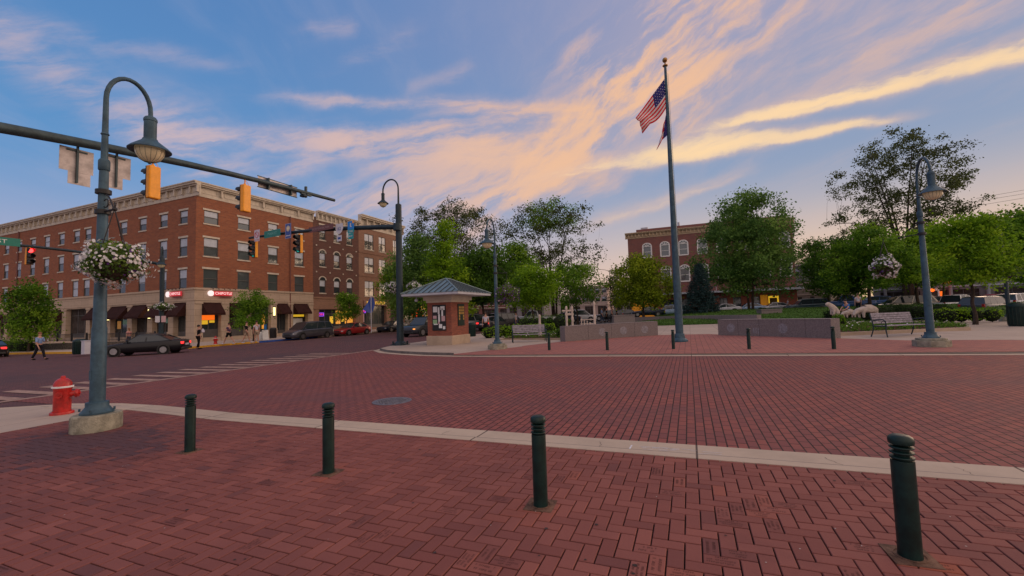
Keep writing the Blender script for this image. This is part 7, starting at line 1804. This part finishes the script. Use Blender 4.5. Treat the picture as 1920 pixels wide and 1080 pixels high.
# flower beds with stone edging
def bed(name, label, outer, h, leaf, seed, nfl=500):
    poly = [G(a, b) for a, b in outer]; drape(name, poly, h-.03, m_mulch); pth = poly+[poly[0]]
    kerb('bed_edging', pth, -.14, .02, h, M['stone'], .35)
    rng = np.random.default_rng(seed); X = [p[0] for p in poly]; Y = [p[1] for p in poly]; pts = []
    def inside(x, y):
        c = False; n = len(poly)
        for i in range(n):
            (x1, y1), (x2, y2) = poly[i], poly[i-1]
            if (y1 > y) != (y2 > y) and x < (x2-x1)*(y-y1)/(y2-y1)+x1: c = not c
        return c
    while len(pts) < nfl:
        x, y = rng.uniform(min(X), max(X)), rng.uniform(min(Y), max(Y))
        if inside(x, y): pts.append((x, y, gz(x, y)+h))
    P = np.array(pts); ci = rng.integers(0, len(P), nfl*7); Q = P[ci]+np.abs(rng.normal(0, 1, (len(ci), 3)))*np.array([.09, .09, .08])
    o = mesh_np('bed_plants', quads(Q, .075, rng, .6, np.array([0, 0, .6])), 4, rng.uniform(0, 1, len(Q)), LM[leaf]); tag(o, label, 'bedding plants', kind='stuff')
    Q = P[:nfl//16]+np.array([0, 0, .17]); o = mesh_np('bed_blossoms', flowers(Q, .035, rng, np.array([0, 0, 1.0])), 5, rng.uniform(0, 1, len(Q)), m_petal); tag(o, 'small pale flowers scattered '+label[label.find('among')+6:] if 'among' in label else 'small pale flowers in '+name.replace('_', ' '), 'flowers', kind='stuff')
bed('flower_bed_west', 'dark bedding plants in the bed behind the left bench', [(940, 638.5), (1056, 637), (1058, 622), (985, 626)], .10, 'dark', 1)
bed('flower_bed_east', 'dark bedding plants in the bed under the stone animals', [(1569, 629.5), (1640, 626.5), (1812, 618.5), (1790, 611), (1660, 607), (1568, 611)], .14, 'dark', 2, 900)
for i, (pa, pb, D, z) in enumerate(((1548, 1660, 26.2, .42),)):
    xa, ya = gxy(pa, D); t = thing('stone_plinth', 'long pale stone plinth carrying the stone animals', 'plinth', (xa, ya, 0), YAW)
    L_ = (pb-pa)*D/800; mb = MB(); mb.box(0, L_, -.6, 1.4, -.2, z-.02); mb.build('slab', M['stone2'], t, bevel=.02)
# distant woods closing the horizon: one mass
def woods(label, segs, seed):
    rng = np.random.default_rng(seed); out = []
    for pa, pb, D, H, n in segs:
        for i in range(n):
            px = rng.uniform(pa, pb); x, y = gxy(px, D*rng.uniform(.92, 1.1)); h = H*rng.uniform(.55, 1.15); k = 380
            d = rng.normal(0, 1, (k, 3)); d /= np.linalg.norm(d, axis=1)[:, None]; q = d*rng.uniform(.6, 1.05, k)[:, None]*np.array([h*.42, h*.42, h*.5])
            out.append(q+np.array([x, y, h*.5]))
    Q = np.concatenate(out); o = mesh_np('distant_woods', quads(Q, .75, rng, .7, np.array([0, 0, .5])), 4, rng.uniform(0, 1, len(Q)), LM['dark']); tag(o, label, 'woods', kind='stuff')
woods('far off dark trees closing the horizon behind the park', [(700, 1190, 150, 8, 60), (1470, 2000, 120, 8, 50)], 4)
